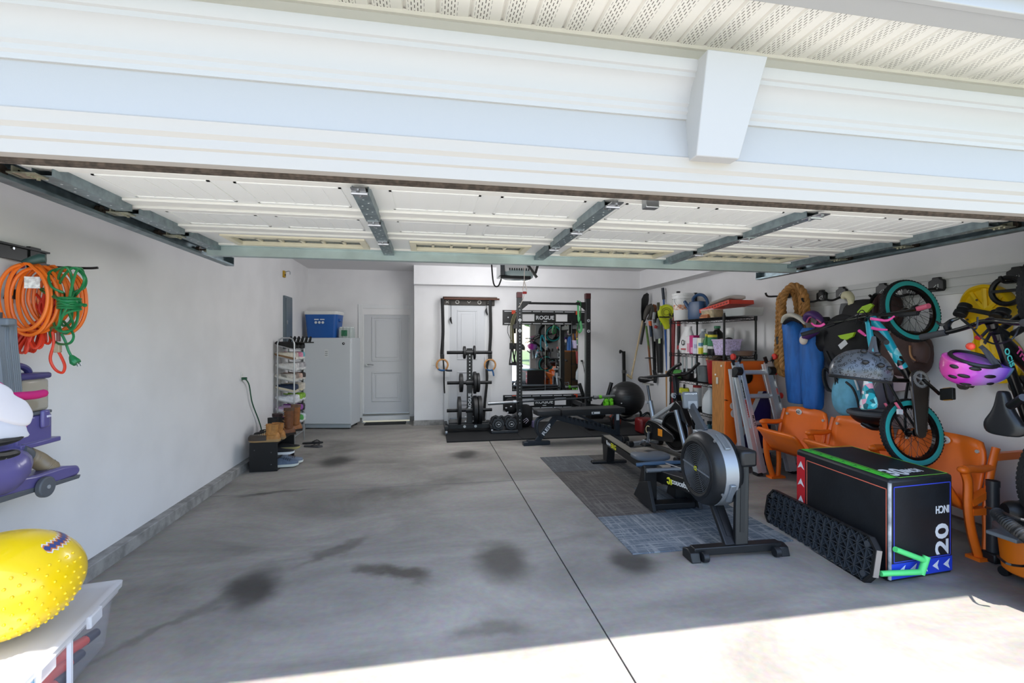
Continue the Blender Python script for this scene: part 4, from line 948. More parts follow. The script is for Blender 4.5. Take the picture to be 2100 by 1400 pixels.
# weight tree
WT = thing('weight_tree', 'black weight tree with plates in front of the closed door', 'weight rack', (wy(963, 800, 7.72).x, 7.72, MZ))
MB().box(-.045, .045, -.03, .03, .08, 1.37).build('upright', CARB, WT, bev=.004)
hb_ = MB()
for k in range(9): hb_.cyl((0, -.0305, .82 + k * .055), (0, -.032, .82 + k * .055), .010, n=8)
q = hb_.build('hole_row', m('#d5d8db', .4), WT); q['kind'] = 'stuff'
PEGZ = [(1.30, .375), (.80, .37), (.345, .375)]
PLT = {0: [(-.055, .105, .045), (.08, .115, .035)], 1: [(-.11, .155, .06), (.085, .185, .05), (.14, .16, .05)], 2: [(-.14, .23, .055), (.09, .24, .07), (.165, .235, .07)]}
PN = ['top', 'middle', 'bottom']
for k, (z, L) in enumerate(PEGZ):
    pg = MB(); pg.cyl((-L, 0, z), (L, 0, z), .027, n=16); pg.build('peg', m('#222326', .38, .5), WT, bev=.004)
    MB().cyl((-.06, 0, z), (.06, 0, z), .045, n=14).build('peg_collar', CARB, WT)
    for j, (x, r_, th) in enumerate(PLT[k]):
        xx = x - .03 if x < 0 else x
        t_ = thing('weight_plate', 'black %s plate on the %s %s peg of the weight tree' % (('small', 'medium', 'large')[k] + (' outer' if j == 2 else ''), PN[k], 'left' if x < 0 else 'right'), 'weight plate', M=WT.matrix_world @ Matrix.Translation(V((xx, 0, z - .0))))
        MX = Matrix.Rotation(math.pi / 2, 4, 'Y'); h = th / 2
        b = MB(); b.lathe([(.030, -h), (r_ * .45, -h), (r_ * .5, -h * .7), (r_ * .82, -h * .7), (r_ * .87, -h), (r_, -h * .8), (r_, h * .8), (r_ * .87, h), (r_ * .82, h * .7), (r_ * .5, h * .7), (r_ * .45, h), (.030, h), (.030, -h)], MX, 36); b.build('plate_disc', m('#1d1e21', .55, bump=.15, bs=150), t_)
        b = MB(); b.lathe([(.028, -h * 1.05), (.046, -h * 1.05), (.046, h * 1.05), (.028, h * 1.05)], MX, 20); b.build('hub_ring', m('#6f7276', .4, .6), t_)
FT = MB(); FT.box(-.40, .36, -.10, -.03, .06, .13); FT.build('front_beam', CARB, WT, bev=.004)
MB().box(-.34, .34, .05, .12, .06, .13).build('rear_beam', CARB, WT, bev=.004)
for x in (-.39, .34):
    MB().box(x - .03, x + .03, -.28, .28, .08, .13).build('foot_beam', CARB, WT, bev=.004)
    for y in (-.25, .25):
        b = MB(); b.cyl((x - .015, y, .035), (x + .015, y, .035), .035, n=16); b.build('caster', m('#8b9096', .4, .4), WT)
for x in (-.09, .09): MB().cyl((x, -.10, .095), (x, -.106, .095), .022, n=16).build('bolt', m('#c9ccd0', .3, .5), WT)
for x in (-.07, .06):
    for z in (.17, .25): MB().cyl((x, -.035, z), (x, -.06, z), .012, n=10).build('bolt', m('#c9ccd0', .3, .5), WT)
text('ROGUE', TM((0, -.0305, .50), (0, 0, 1), (-1, 0, 0)), .26, .05, m('#d5d8db', .5), WT)
# fold-out rack
RK = thing('power_rack', 'black fold-out squat rack with a pull-up bar in front of the mirror', 'power rack', (wy(1135, 800, 7.7).x, 7.7, MZ))
RX0 = wy(1065, 700, 7.7).x - RK.location.x; RX1 = wy(1205, 700, 7.7).x - RK.location.x
RKX = (RX0, RX1); RH = 2.30
for x in RKX:
    MB().box(x - .043, x + .043, -.043, .043, 0, RH).build('upright', m('#222427', .45, bump=.1, bs=200), RK, bev=.005)
    hr = MB()
    for k in range(38): hr.cyl((x, -.0435, .12 + k * .054), (x, -.0445, .12 + k * .054), .010 if k < 30 else .008, n=8)
    q = hr.build('hole_row', m('#8f9499', .5) if x == RKX[0] else m('#0c0d0e', .6), RK); q['kind'] = 'stuff'
    MB().box(x - .046, x + .046, -.046, .046, RH - .085, RH + .012).build('end_cap', m('#3d1012', .45), RK, bev=.006)
    for z in (1.84, 1.66, .45, .27):
        b = MB(); b.cyl((x, -.043, z), (x, -.056, z), .026, n=18); bo = b.build('bolt', m('#c9ccd0', .3, .5), RK)
        MB().cyl((x, -.056, z), (x, -.060, z), .012, n=6).build('bolt_head', m('#5b6066', .4, .5), bo)
    s_ = 1 if x < 0 else -1
    for z in (1.75, .36):       # swing arms back to the wall
        MB().beam((x, .04, z), (x + s_ * .03, .70, z), .06, .075, up=(0, 0, 1)).build('swing_arm', CARB, RK, bev=.004)
        MB().box(x + s_ * .03 - .04, x + s_ * .03 + .04, .68, .72, z - .12, z + .12).build('hinge_plate', BLKM, RK, bev=.003)
    b = MB(); b.prism([(0, 0), (s_ * .17, .0), (s_ * .05, -.10), (0, -.14)], -.02, .02, TM((x + s_ * .043, 0, 2.16), (1, 0, 0), (0, 0, 1))) ; b.build('gusset', BLKM, RK, bev=.003)
MB().cyl((RX0 + .04, 0, 2.13), (RX1 - .04, 0, 2.13), .019, n=14).build('pull_up_bar', BLKM, RK)
b = MB(); b.tube([(RX1 - .17, 0, 2.16), (RX1 - .13, -.03, 2.12), (RX1 - .14, -.03, 1.85), (RX1 - .16, -.03, 1.80), (RX1 - .19, -.03, 1.68), (RX1 - .16, -.03, 1.62), (RX1 - .12, -.03, 1.68), (RX1 - .14, -.03, 1.80), (RX1 - .15, .03, 1.85), (RX1 - .16, .03, 2.12), (RX1 - .17, 0, 2.16)], .022, 6, sp=4, flat=.3)
tag(b.build('resistance_band', m('#3f8a55', .6), RK and None), 'green resistance band looped over the right of the pull-up bar', 'resistance band').matrix_world = Matrix.Translation(V((0, 0, 0)))
_b = COL.objects['resistance_band']; _b.matrix_world = Matrix.Translation(RK.location + V((RX1 - .155, 0, 1.62)))
# wall stringers
def stringer(name, label, u0, u1, v0, v1, vR0):
    p, q = wy(u0, v0, YB - .03), wy(u1, vR0, YB - .03); zt_ = (p.z + q.z) / 2; zb_ = zt_ - .27
    t_ = thing(name, label, 'wall panel', ((p.x + q.x) / 2, YB - .03, zt_ - .135)); hw = (q.x - p.x) / 2
    b = MB()
    xs = [-hw] + [-hw + 2 * hw * q for q in (.224, .368, .615, .759)] + [hw]
    b.box(-hw, hw, 0, .028, -.135, -.07).box(-hw, hw, 0, .028, .07, .135).box(xs[0], xs[1], 0, .028, -.07, .07).box(xs[2], xs[3], 0, .028, -.07, .07).box(xs[4], xs[5], 0, .028, -.07, .07)
    b.build('steel_panel', m('#1b1c1f', .4, bump=.05, bs=200), t_)
    b = MB()
    for z in (.112, -.112):
        L_ = 2 * hw - .06; seg = [(0, .2), (.21, .33), (.34, .44), (.45, .6), (.61, .72), (.73, .86), (.87, 1)]
        for a, c in seg: b.box(-hw + .03 + L_ * a, -hw + .03 + L_ * c - .008, -.003, .002, z - .007, z + .007)
    b.build('slot', m('#c9cbce', .5), t_).__setitem__('kind', 'stuff')
    for a, c in ((xs[1], xs[2]), (xs[3], xs[4])): MB().box(a, c, .022, .027, -.07, .07).build('wall_window', PAINT, t_)
    text('ROGUE', TM(((xs[2] + xs[3]) / 2, -.001, .0), (1, 0, 0), (0, 0, 1)), (xs[3] - xs[2]) * .86, .075, m('#d9dcdf', .5), t_)
    MB().box((xs[2] + xs[3]) / 2 - .035, (xs[2] + xs[3]) / 2 + .035, -.003, 0, -.078, -.06).build('small_print', m('#b9bcc0', .5), t_)
    for x in (-hw + .10, hw - .16): MB().cyl((x, 0, .0), (x, -.01, .0), .012, n=10).build('lag_bolt', m('#d5d8db', .4), t_)
    for x in (-hw + .20, hw - .20): MB().box(x - .035, x + .035, -.03, 0, .06, .13).build('hook', m('#c4401f', .5), t_, bev=.006)
    return t_
stringer('wall_stringer', 'black steel wall panel lettered in white above the mirror', 1031, 1205, 636, 665, 637)
stringer('wall_stringer', 'black steel wall panel below the mirror behind the barbell', 1032, 1201, 811, 839, 806)
# mirror: two panes side by side
mr = thing('wall_mirror', 'frameless wall mirror in two panes behind the rack', 'mirror', (0, 0, 0))
MIR = m('#f2f4f4', .02, 1.0)
z0, z1 = wy(1118, 800, YB).z, wy(1118, 666, YB).z
p, q, s_ = wy(1050, 700, YB - .01).x, wy(1118, 700, YB - .01).x, wy(1185, 700, YB - .01).x
mr.matrix_world = Matrix.Translation(V((q, YB, z0))); WMAT[mr.name] = mr.matrix_world.copy()
for a, c in ((p, q - .004), (q + .004, s_)): MB().box(a, c, YB - .012, YB - .006, z0, z1).build('mirror_pane', MIR, mr, world=True, sm=False, bev=.001)
MB().box(p - .0, s_ + .0, YB - .006, YB, z0, z1).build('backing', m('#77797c', .6), mr, world=True)
# tubing and handles hanging on the rack's left arm
st = thing('resistance_tubes', 'olive resistance tubes with black triangular handles left of the rack', 'resistance bands', tuple(wy(1052, 700, 8.3)))
WY = lambda u, v, d=0.0: wy(u, v, 8.3 + d)
b = MB()
for (ua, ub, d) in ((1052, 1047, 0), (1055, 1050, .02), (1058, 1053, -.02)): b.tube([WY(ua + 4, 642, d), WY(ua - 1, 650, d), WY(ub, 670, d), WY(ub + 1, 708, d)], .010, 6, sp=4)
b.build('tube', m('#6d6a4c', .5), st, world=True).__setitem__('kind', 'stuff')
MB().tube([WY(1053, 645), WY(1043, 665), WY(1041, 680), WY(1046, 693), WY(1050, 700)], .005, 6, sp=4).build('thin_line', BLACK, st, world=True)
for (u, d) in ((1049, 0), (1058, -.05)):
    MB().box(WY(u - 4, 704, d).x, WY(u + 5, 704, d).x, 8.28 + d, 8.32 + d, WY(u, 716, d).z, WY(u, 703, d).z).build('handle_sleeve', BLACK, st, world=True, bev=.006)
    b = MB(); b.tube([WY(u, 714, d), WY(u - 4, 744, d), WY(u + 9, 745, d), WY(u + 1, 714, d)], .012, 6); b.build('handle_webbing', BLACK, st, world=True)
    MB().cyl(WY(u - 5, 746, d), WY(u + 11, 747, d), .020, n=10).build('foam_handle', m('#232427', .8), st, world=True)
MB().tube([WY(1062, 650, -.05), WY(1062, 690, -.05), WY(1063, 735, -.05), WY(1070, 748, -.05), WY(1071, 752, -.05)], .012, 6, sp=4).build('black_tube', BLACK, st, world=True)
# barbell held in j-cups
BZ = .70
BBp, BBq = wy(1000, 826, 7.62), wy(1272, 816, 7.62)
bb = thing('barbell', 'steel olympic barbell racked low across the rack', 'barbell', ((BBp.x + BBq.x) / 2, 7.60, .66))
def BB(u): 
    t_ = (u - 1000) / 272; return V((BBp.x + (BBq.x - BBp.x) * t_, 7.60, (826 - 10 * t_ - 700) / -955 * 7.62 / .985 + 1.5))
MB().cyl(BB(1052), BB(1218), .0165, n=12).build('shaft', m('#55585c', .35, .8), bb, world=True)
MB().cyl(BB(1000), BB(1052), .028, n=16).build('sleeve', m('#97999c', .4, .8), bb, world=True)
MB().cyl(BB(1218), BB(1272), .028, n=16).build('sleeve', m('#9ea2a5', .32, .85), bb, world=True)
MB().cyl(BB(1050), BB(1056), .036, n=16).build('sleeve_collar', STEEL, bb, world=True); MB().cyl(BB(1214), BB(1220), .036, n=16).build('sleeve_collar', STEEL, bb, world=True)
jz = BB(1065).z
for x in RKX:
    b = MB(); zz = BB(1065 if x < 0 else 1205).z - RK.location.z
    b.box(x - .03, x + .03, -.13, -.044, zz - .055, zz - .032).box(x - .03, x + .03, -.145, -.13, zz - .055, zz + .02).box(x - .03, x + .03, -.056, -.044, zz - .12, zz + .07); b.build('j_cup', BLKM, RK, bev=.004)
# green clamp collar hanging near the bar end
gcl = thing('barbell_collar', 'bright green barbell clamps at the right end of the bar', 'barbell collar', tuple(BB(1246) - V((0, 0, .02))))
LIM = m('#6fcf2a', .4)
for k, u in enumerate((1240, 1250, 1228)):
    c = BB(u) - V((0, .0, (.115, .115, .0)[k])); r_ = .075 if k < 2 else .034; b = MB()
    MX = Matrix.Translation(c) @ (Matrix.Rotation(rad(90), 4, 'Y') if k < 2 else Matrix.Rotation(rad(90), 4, 'Y'))
    b.lathe([(r_ * .55, -.025), (r_, -.022), (r_, .022), (r_ * .55, .025), (r_ * .55, -.025)], MX, 24); co = b.build('clamp_ring', LIM, gcl, world=True)
    if k < 2: MB().cb(c + V((0, -.05, .06)), (.04, .05, .05)).build('lever', LIM, gcl, world=True, bev=.006)
# plate storage posts / dip horns at the right
dp = thing('dip_handles', 'pair of slanting black horn handles behind the right end of the bench', 'dip bar', tuple(wy(1215, 835, 7.95)))
for (a, c) in (((1188, 786), (1195, 808)), ((1254, 784), (1245, 815))): MB().cyl(wy(a[0], a[1], 7.9), wy(c[0], c[1], 7.9), .034, n=12).build('horn', BLKM, dp, world=True, bev=.004)
MB().cyl(wy(1190, 830, 7.95), wy(1236, 834, 7.95), .035, n=10).build('cross_tube', BLKM, dp, world=True)
MB().cyl(wy(1195, 808, 7.9), wy(1197, 833, 7.95), .032, n=10).build('post', BLKM, dp, world=True); MB().cyl(wy(1245, 815, 7.9), wy(1232, 836, 7.95), .032, n=10).build('post', BLKM, dp, world=True)
MB().box(wy(1206, 845, 7.95).x, wy(1240, 845, 7.95).x, 7.90, 8.0, MZ, wy(1220, 836, 7.95).z).build('stand', CARB, dp, world=True, bev=.01)
# adjustable dumbbells on their trays
def dumbbell(name, label, u, v, Y):
    c = wy(u, v, Y); t_ = thing(name, label, 'dumbbell', (c.x, Y, MZ))
    MB().box(-.115, .115, -.17, .17, 0, .05).build('tray', m('#2d3034', .55), t_, bev=.012)
    for y in [-.15 + .03 * k for k in range(4)] + [.06 + .03 * k for k in range(4)]:
        b = MB(); b.lathe([(.0, -.012), (.098, -.012), (.102, -.006), (.102, .006), (.098, .012), (.0, .012)], TM((0, y, .15), (1, 0, 0), (0, 0, 1), (0, 1, 0)), 8); b.build('weight_disc', m('#34373b', .5, .2), t_)
    MB().cyl((0, -.06, .15), (0, .06, .15), .018, n=12).build('handle', STEEL, t_)
    b = MB(); b.lathe([(0, -.01), (.062, -.01), (.066, 0), (.066, .01)], TM((0, -.172, .15), (1, 0, 0), (0, 0, 1), (0, 1, 0)), 24); dl = b.build('selector_dial', m('#222428', .4), t_)
    MB().torus((0, -.184, .15), .042, .004, n=24, k=6, ax='y').build('dial_ring', m('#8e949a', .4), t_)
    MB().box(-.012, .02, -.187, -.18, .142, .158).build('dial_mark', m('#d7dbdf', .4), t_)
    for s_ in (-1, 1): b = MB(); b.tube([(s_ * .02, -.14, .25), (s_ * .06, -.14, .27), (s_ * .09, -.14, .22)], .022, 8, sp=3); b.build('shoulder', m('#25272b', .5), t_)
    return t_
dumbbell('dumbbell', 'left adjustable dumbbell on a tray between weight tree and rack', 1019, 868, 7.58)
dumbbell('dumbbell', 'right adjustable dumbbell on a tray beside the left rack upright', 1045, 868, 7.58)
# black bag with a printed mark by the rack foot
sbag = thing('weight_vest', 'black weight vest slumped by the left rack upright with a white emblem', 'weight vest', tuple(wy(1076, 880, 7.9)))
b = MB(); c = wy(1076, 852, 7.95); b.ell(tuple(c), .14, .10, .20, 20, 14, p=.75); b.build('vest_body', m('#17181b', .8, bump=.5, bs=30), sbag, world=True)
b = MB(); c = wy(1048, 832, 8.1); b.ell(tuple(c), .12, .1, .14, 18, 12, p=.8); b.build('vest_shoulder', m('#1b1c20', .8, bump=.5, bs=30), sbag, world=True)
for (p_, q_) in (((1073, 862), (1080, 857)), ((1074, 866), (1083, 859)), ((1078, 868), (1084, 862)), ((1080, 857), (1084, 862))): MB().beam(wy(*p_, 7.82), wy(*q_, 7.82), .012, .006).build('emblem_stroke', m('#d8cfe0', .6), sbag, world=True)
b = MB()
for (u, v) in ((1038, 836), (1048, 833), (1041, 845), (1072, 846), (1078, 844)): b.cb(wy(u, v, 7.9), (.03, .01, .016))
b.build('strap_tag', m('#c9cbd0', .6), sbag, world=True).__setitem__('kind', 'stuff')
tag(MB().box(wy(1091, 866, 7.86).x, wy(1099, 866, 7.86).x, 7.82, 7.95, MZ, wy(1095, 864, 7.82).z).build('foam_block', m('#6b6486', .7), bev=.008), 'small lilac block on the floor behind the bench seat', 'block')
# red medicine ball, black balls behind the bench
for (u, v, Y, r_, col, lb) in ((1260, 850, 7.6, .115, '#8d3322', 'dark red medicine ball behind the right end of the bench'), (1246, 856, 7.55, .10, '#2a1c1c', 'dark brown medicine ball beside the red one')):
    c = wy(u, v, Y); b = MB(); b.ell((c.x, Y, MZ + r_), r_, r_, r_, 24, 16); 
    for k in range(3): b.torus((c.x, Y, MZ + r_), r_ * 1.0, .004, n=28, k=5, ax='xyz'[k])
    tag(b.build('medicine_ball', m(col, .6, bump=.2, bs=200)), lb, 'medicine ball')
b = MB(); c = wy(1225, 866, 7.5)
kb = thing('plyo_bag', 'black lettered pad lying behind the bench', 'pad', (c.x, 7.5, MZ))
MB().box(-.20, .22, -.12, .12, 0, .16).build('pad_body', m('#15161a', .7), kb, bev=.03); text('SLAC', Matrix.Translation(V((.0, -.121, .09))) @ Matrix.Rotation(rad(90), 4, 'X'), .14, .035, m('#b9bdc2', .5), kb)
# --- adjustable bench
BL = fl(1100, 912); BRr = fl(1270, 902)
ba = math.atan2(BRr.y - BL.y, BRr.x - BL.x)
BN = thing('weight_bench', 'black adjustable weight bench standing in front of the rack', 'weight bench', M=Rz(ba, (BL.x, BL.y, 0)))
PADM = m('#2b2d30', .6, bump=.2, bs=160); FRM = m('#242b33', .45, .2)
Lb = (BRr - BL).length
MB().box(-.20, .20, -.04, .05, 0, .055).build('foot_plate', FRM, BN, bev=.008)
for s_ in (-1, 1): MB().beam((-.02, s_ * .02 + .0, .04), (-.14, s_ * .02, .06), .05, .04).build('foot_curl', FRM, BN, bev=.006)
MB().beam((0, 0, .04), (.30, 0, .40), .075, .05, up=(0, 1, 0)).build('front_post', FRM, BN, bev=.006)
MB().beam((.27, 0, .40), (Lb + .0, 0, .10), .075, .05, up=(0, 1, 0)).build('main_rail', FRM, BN, bev=.006)
MB().beam((Lb - .04, 0, .06), (Lb - .04, 0, .43), .075, .06, up=(0, 1, 0)).build('rear_post', FRM, BN, bev=.006)
MB().box(Lb - .08, Lb - .0, -.22, .22, .02, .085).build('rear_foot', FRM, BN, bev=.008)
for s_ in (-1, 1): MB().cyl((Lb - .07, s_ * .22, .05), (Lb + .02, s_ * .22, .05), .055, n=14).build('wheel', BLACK, BN, bev=.006)
b = MB()
lad = [(.44 + .07 * k, .36 - .018 * k) for k in range(11)]
for k, (x, z) in enumerate(lad): b.box(x, x + .03, -.045, .045, z - .005, z + .045)
b.build('ladder_teeth', FRM, BN).__setitem__('kind', 'stuff')
MB().beam((.62, 0, .42), (Lb - .2, 0, .20), .03, .03, up=(0, 1, 0)).build('support_strut', FRM, BN, bev=.004)
for s_ in (-1, 1):
    b = MB(); b.tube([(.18, s_ * .05, .42), (.02, s_ * .05, .36), (.0, s_ * .05, .22), (.06, s_ * .05, .12)], .018, 8, sp=4); b.build('selector_plate', FRM, BN)
def pad(x0, x1, taper, lb):
    b = MB(); rings = []
    for z, k in ((.435, .97), (.445, 1), (.50, 1), (.512, .97)):
        hw0, hw1 = .15 * k, .15 * k; rings.append([V((x0 + (.0 if k == 1 else .006), -hw0 * (1 - taper), z)), V((x0 + (.06 if taper else .01), -hw0, z)), V((x1, -hw1, z)), V((x1, hw1, z)), V((x0 + (.06 if taper else .01), hw0, z)), V((x0, hw0 * (1 - taper), z))])
    b.loft(rings); return b.build(lb, PADM, BN, bev=.012)
pad(-.02, .325, .3, 'seat_pad'); pad(.345, Lb + .02, .0, 'back_pad')
MB().box(.05, .30, -.10, .10, .415, .435).build('seat_base', FRM, BN); MB().box(.36, Lb - .02, -.10, .10, .413, .435).build('back_base', FRM, BN)
MB().box(.80, .93, -.1525, -.150, .438, .470).build('brand_tag', m('#dfe1e3', .5), BN); MB().cyl((.825, -.1525, .454), (.825, -.1535, .454), .012, n=10).build('tag_print', BLACK, BN)
MB().box(Lb - .065, Lb - .02, -.033, -.031, .31, .40).build('spec_label', m('#dfe1e3', .5), BN)
text('REP', TM((.15, -.028, .222), (.30, 0, .36), (-.36, 0, .30)), .19, .052, m('#e3e5e8', .5), BN)
# ------------------------------------------------------------------ right back corner: tools, wire shelf, bike, ladder, cornhole
# exercise ball on its frame
bs = thing('ball_stand', 'low black tubular stand under the big black exercise ball', 'ball stand', (3.42, 7.7, MZ))
for s_ in (-1, 1):
    MB().tube([(-.34, s_ * .2, .02), (-.36, s_ * .2, .18), (-.28, s_ * .2, .25), (-.16, s_ * .17, .16), (0, s_ * .16, .12), (.16, s_ * .17, .16), (.28, s_ * .2, .25), (.36, s_ * .2, .18), (.34, s_ * .2, .02)], .022, 8, sp=4).build('side_loop', BLACK, bs)
for x in (-.34, .34): MB().cyl((x, -.2, .03), (x, .2, .03), .022, n=10).build('cross_tube', BLACK, bs)
eb = thing('exercise_ball', 'large black exercise ball behind the spin bike', 'ball', (3.42, 7.7, .20))
b = MB(); b.ell((0, 0, .30), .305, .305, .30, 36, 24); b.build('ball_skin', m('#26282b', .42, bump=.05, bs=80), eb)
b = MB()
for k in range(-5, 6): z = .30 + k * .045; b.torus((0, 0, z), math.sqrt(max(.305 ** 2 - (k * .0455) ** 2, .01)) + .0005, .0016, n=40, k=4)
b.build('grip_ridge', m('#26282b', .42), eb).__setitem__('kind', 'stuff')
MB().cyl((-.20, -.235, .25), (-.205, -.24, .25), .010, n=10).build('valve_plug', m('#d6d8da', .4), eb)
# things on the wall and in the corner
def pole(name, label, cat, pts, r, mat, group=None, parts=()):
    t_ = thing(name, label, cat, tuple(pts[0]), group=group)
    return t_
t_ = thing('wall_bracket_bar', 'black vertical bar with hooked ends on the back wall left of the tools', 'bar', tuple(wy(1280, 800, 8.4)))
c0, c1 = wy(1279, 720, 8.42), wy(1280, 795, 8.42)
MB().beam(c0, c1, .055, .045).build('bar', BLACK, t_, world=True, bev=.004)
MB().tube([wy(1277, 722, 8.42), wy(1272, 719, 8.36), wy(1272, 724, 8.36)], .02, 8, sp=3).build('top_hook', BLACK, t_, world=True); MB().tube([wy(1280, 792, 8.42), wy(1277, 797, 8.36), wy(1272, 794, 8.36)], .022, 8, sp=3).build('bottom_hook', BLACK, t_, world=True)
MB().cb(wy(1280, 762, 8.40), (.075, .06, .06)).build('clamp', m('#4a4a48', .5), t_, world=True, bev=.008)
T = lambda u, v, Y: wy(u, v, Y)
# snow shovel hung upside down
sv = thing('shovel', 'black scoop shovel hung head up in the corner with a pale wooden handle', 'shovel', tuple(T(1300, 775, 8.2)))
b = MB(); ol = [(1316, 661), (1315, 640), (1316, 612), (1320, 604), (1327, 600), (1331, 603), (1331, 615), (1328, 632), (1325, 655), (1322, 661)]
P = [T(u, v, 8.25) for u, v in ol]; c = sum(P, V()) / len(P)
b.loft([[c + (p - c) * .9 + V((0, .03, 0)) for p in P], P, [c + (p - c) * .86 + V((0, .012, 0)) for p in P]]); b.build('scoop', m('#1f2124', .4), sv, world=True)
MB().cyl(T(1318, 657, 8.22), T(1294, 776, 8.22), .017, n=10).build('handle', m('#cdb893', .55, var=.15, vs=10), sv, world=True)
MB().beam(T(1286, 768, 8.22), T(1296, 776, 8.22), .05, .04).build('grip_block', m('#c9b48b', .55), sv, world=True, bev=.006)
b = MB(); b.cyl(T(1322, 662, 8.2), T(1314, 706, 8.2), .024, n=10); tag(b.build('black_rod', BLACK), 'short black rod hanging below the shovel scoop', 'rod')
# string trimmer
tr_ = thing('string_trimmer', 'string trimmer with a brown shaft and a round black guard in the corner', 'string trimmer', tuple(T(1332, 770, 8.1)))
MB().cyl(T(1325, 668, 8.1), T(1331, 715, 8.1), .02, n=10).build('upper_shaft', m('#5c7a36', .5), tr_, world=True)
MB().cyl(T(1330, 708, 8.1), T(1336, 778, 8.1), .02, n=10).build('lower_shaft', m('#8a5632', .5), tr_, world=True)
b = MB(); c = T(1334, 734, 8.1); b.lathe([(0, .012), (.05, .014), (.10, .004), (.105, -.006), (0, -.004)], Matrix.Translation(c), 28); b.build('guard_disc', BLACK, tr_, world=True)
b = MB(); b.tube([T(1321, 655, 8.1), T(1326, 640, 8.1), T(1333, 628, 8.1), T(1336, 645, 8.1), T(1328, 655, 8.1)], [.02, .05, .06, .05, .02], 10, sp=3); b.build('motor_head', m('#4a4641', .6), tr_, world=True)
b = MB(); b.tube([T(1336, 668, 8.05), T(1339, 700, 8.05), T(1340, 720, 8.05), T(1341, 750, 8.05), T(1342, 778, 8.05)], .020, 8, sp=3)
hd = thing('pole_saw', 'black pole saw with an orange collar and a toothed bar beside the trimmer', 'pole saw', tuple(T(1342, 778, 8.05)))
b.build('pole', BLACK, hd, world=True)
MB().cyl(T(1333, 658, 8.05), T(1334, 668, 8.05), .03, n=12).build('orange_collar', m('#d9622b', .5), hd, world=True); MB().cyl(T(1333, 666, 8.05), T(1336, 690, 8.05), .024, n=10).build('upper_grip', m('#27384c', .5), hd, world=True)
b = MB()
for k in range(14): b.cb(T(1345, 702 + k * 4, 8.05), (.02, .02, .018))
b.build('saw_teeth', m('#cfd0d0', .4, .4), hd, world=True).__setitem__('kind', 'stuff')
MB().beam(T(1342, 700, 8.05), T(1343, 760, 8.05), .035, .03).build('saw_bar', BLACK, hd, world=True)
MB().tube([T(1341, 758, 8.05), T(1344, 772, 8.05), T(1343, 785, 8.05)], [.03, .04, .03], 8, sp=3).build('saw_housing', BLACK, hd, world=True)
b = MB(); b.tube([T(1333, 655, 8.15), T(1337, 645, 8.15), T(1343, 630, 8.15), T(1347, 640, 8.15), T(1343, 655, 8.15)], [.03, .06, .07, .06, .03], 10, sp=3, flat=.6); tag(b.build('leather_pouch', m('#7a4a2c', .7, var=.25, vs=20)), 'brown leather pouch hanging behind the tool heads', 'pouch')
# leaf blower, grey and black
lb_ = thing('leaf_blower', 'grey cordless leaf blower with a long black nozzle hanging nozzle down', 'leaf blower', tuple(T(1352, 765, 7.9)))
b = MB(); b.tube([T(1346, 655, 7.9), T(1348, 668, 7.9), T(1349, 680, 7.9), T(1351, 694, 7.9)], [.05, .075, .085, .07], 14, sp=3); b.build('motor_body', m('#80848a', .45), lb_, world=True)
MB().tube([T(1343, 662, 7.88), T(1345, 645, 7.88), T(1352, 640, 7.88), T(1357, 650, 7.88), T(1357, 664, 7.88)], .03, 10, sp=4).build('handle', m('#26272a', .5), lb_, world=True)
MB().beam(T(1340, 655, 7.85), T(1342, 640, 7.85), .04, .05).build('grey_rib', m('#9a9da2', .4), lb_, world=True, bev=.008)
MB().cyl(T(1344, 672, 7.82), T(1346, 668, 7.80), .03, n=12).build('red_switch', m('#a12a2a', .5), lb_, world=True)
MB().cyl(T(1355, 660, 7.85), T(1355, 667, 7.85), .018, n=10).build('green_mark', m('#5a9a3c', .5), lb_, world=True)
b = MB(); b.tube([T(1351, 692, 7.9), T(1353, 730, 7.9), T(1354, 764, 7.9)], [.065, .055, .048], 14, sp=2); b.build('nozzle', m('#1d1e20', .5), lb_, world=True)
MB().beam(T(1352, 694, 7.825), T(1352, 704, 7.825), .07, .01, up=(1, 0, 0)).build('label', m('#c9dcb4', .5, var=.25, vs=90), lb_, world=True)
# yellow green blower / leaf hopper
yb_ = thing('leaf_blower', 'yellow green leaf blower with a round fan housing on the right wall', 'leaf blower', tuple(T(1368, 674, 7.6)))
b = MB(); b.lathe([(0, -.07), (.11, -.07), (.135, -.04), (.135, .04), (.11, .07), (0, .07)], TM(T(1366, 640, 7.6), (.9, -.4, 0), (0, 0, 1)), 28); b.build('fan_housing', m('#c2cc1e', .45), yb_, world=True)
for r_ in (.05, .08): MB().torus((0, 0, 0), r_, .006, M=TM(T(1366, 640, 7.53), (.9, -.4, 0), (0, 0, 1)), n=24, k=6).build('intake_ring', m('#8d941a', .5), yb_, world=True)
b = MB(); b.tube([T(1357, 628, 7.6), T(1355, 640, 7.6), T(1360, 652, 7.6), T(1366, 662, 7.6), T(1369, 674, 7.6)], [.05, .06, .075, .07, .055], 12, sp=3, flat=.7); b.build('outlet_body', m('#c2cc1e', .45), yb_, world=True)
MB().beam(T(1352, 650, 7.52), T(1376, 650, 7.52), .02, .02).build('black_band', BLACK, yb_, world=True)
MB().tube([T(1350, 620, 7.6), T(1351, 635, 7.6), T(1353, 640, 7.6)], .025, 8, sp=2).build('handle', m('#3b3d2a', .5), yb_, world=True)
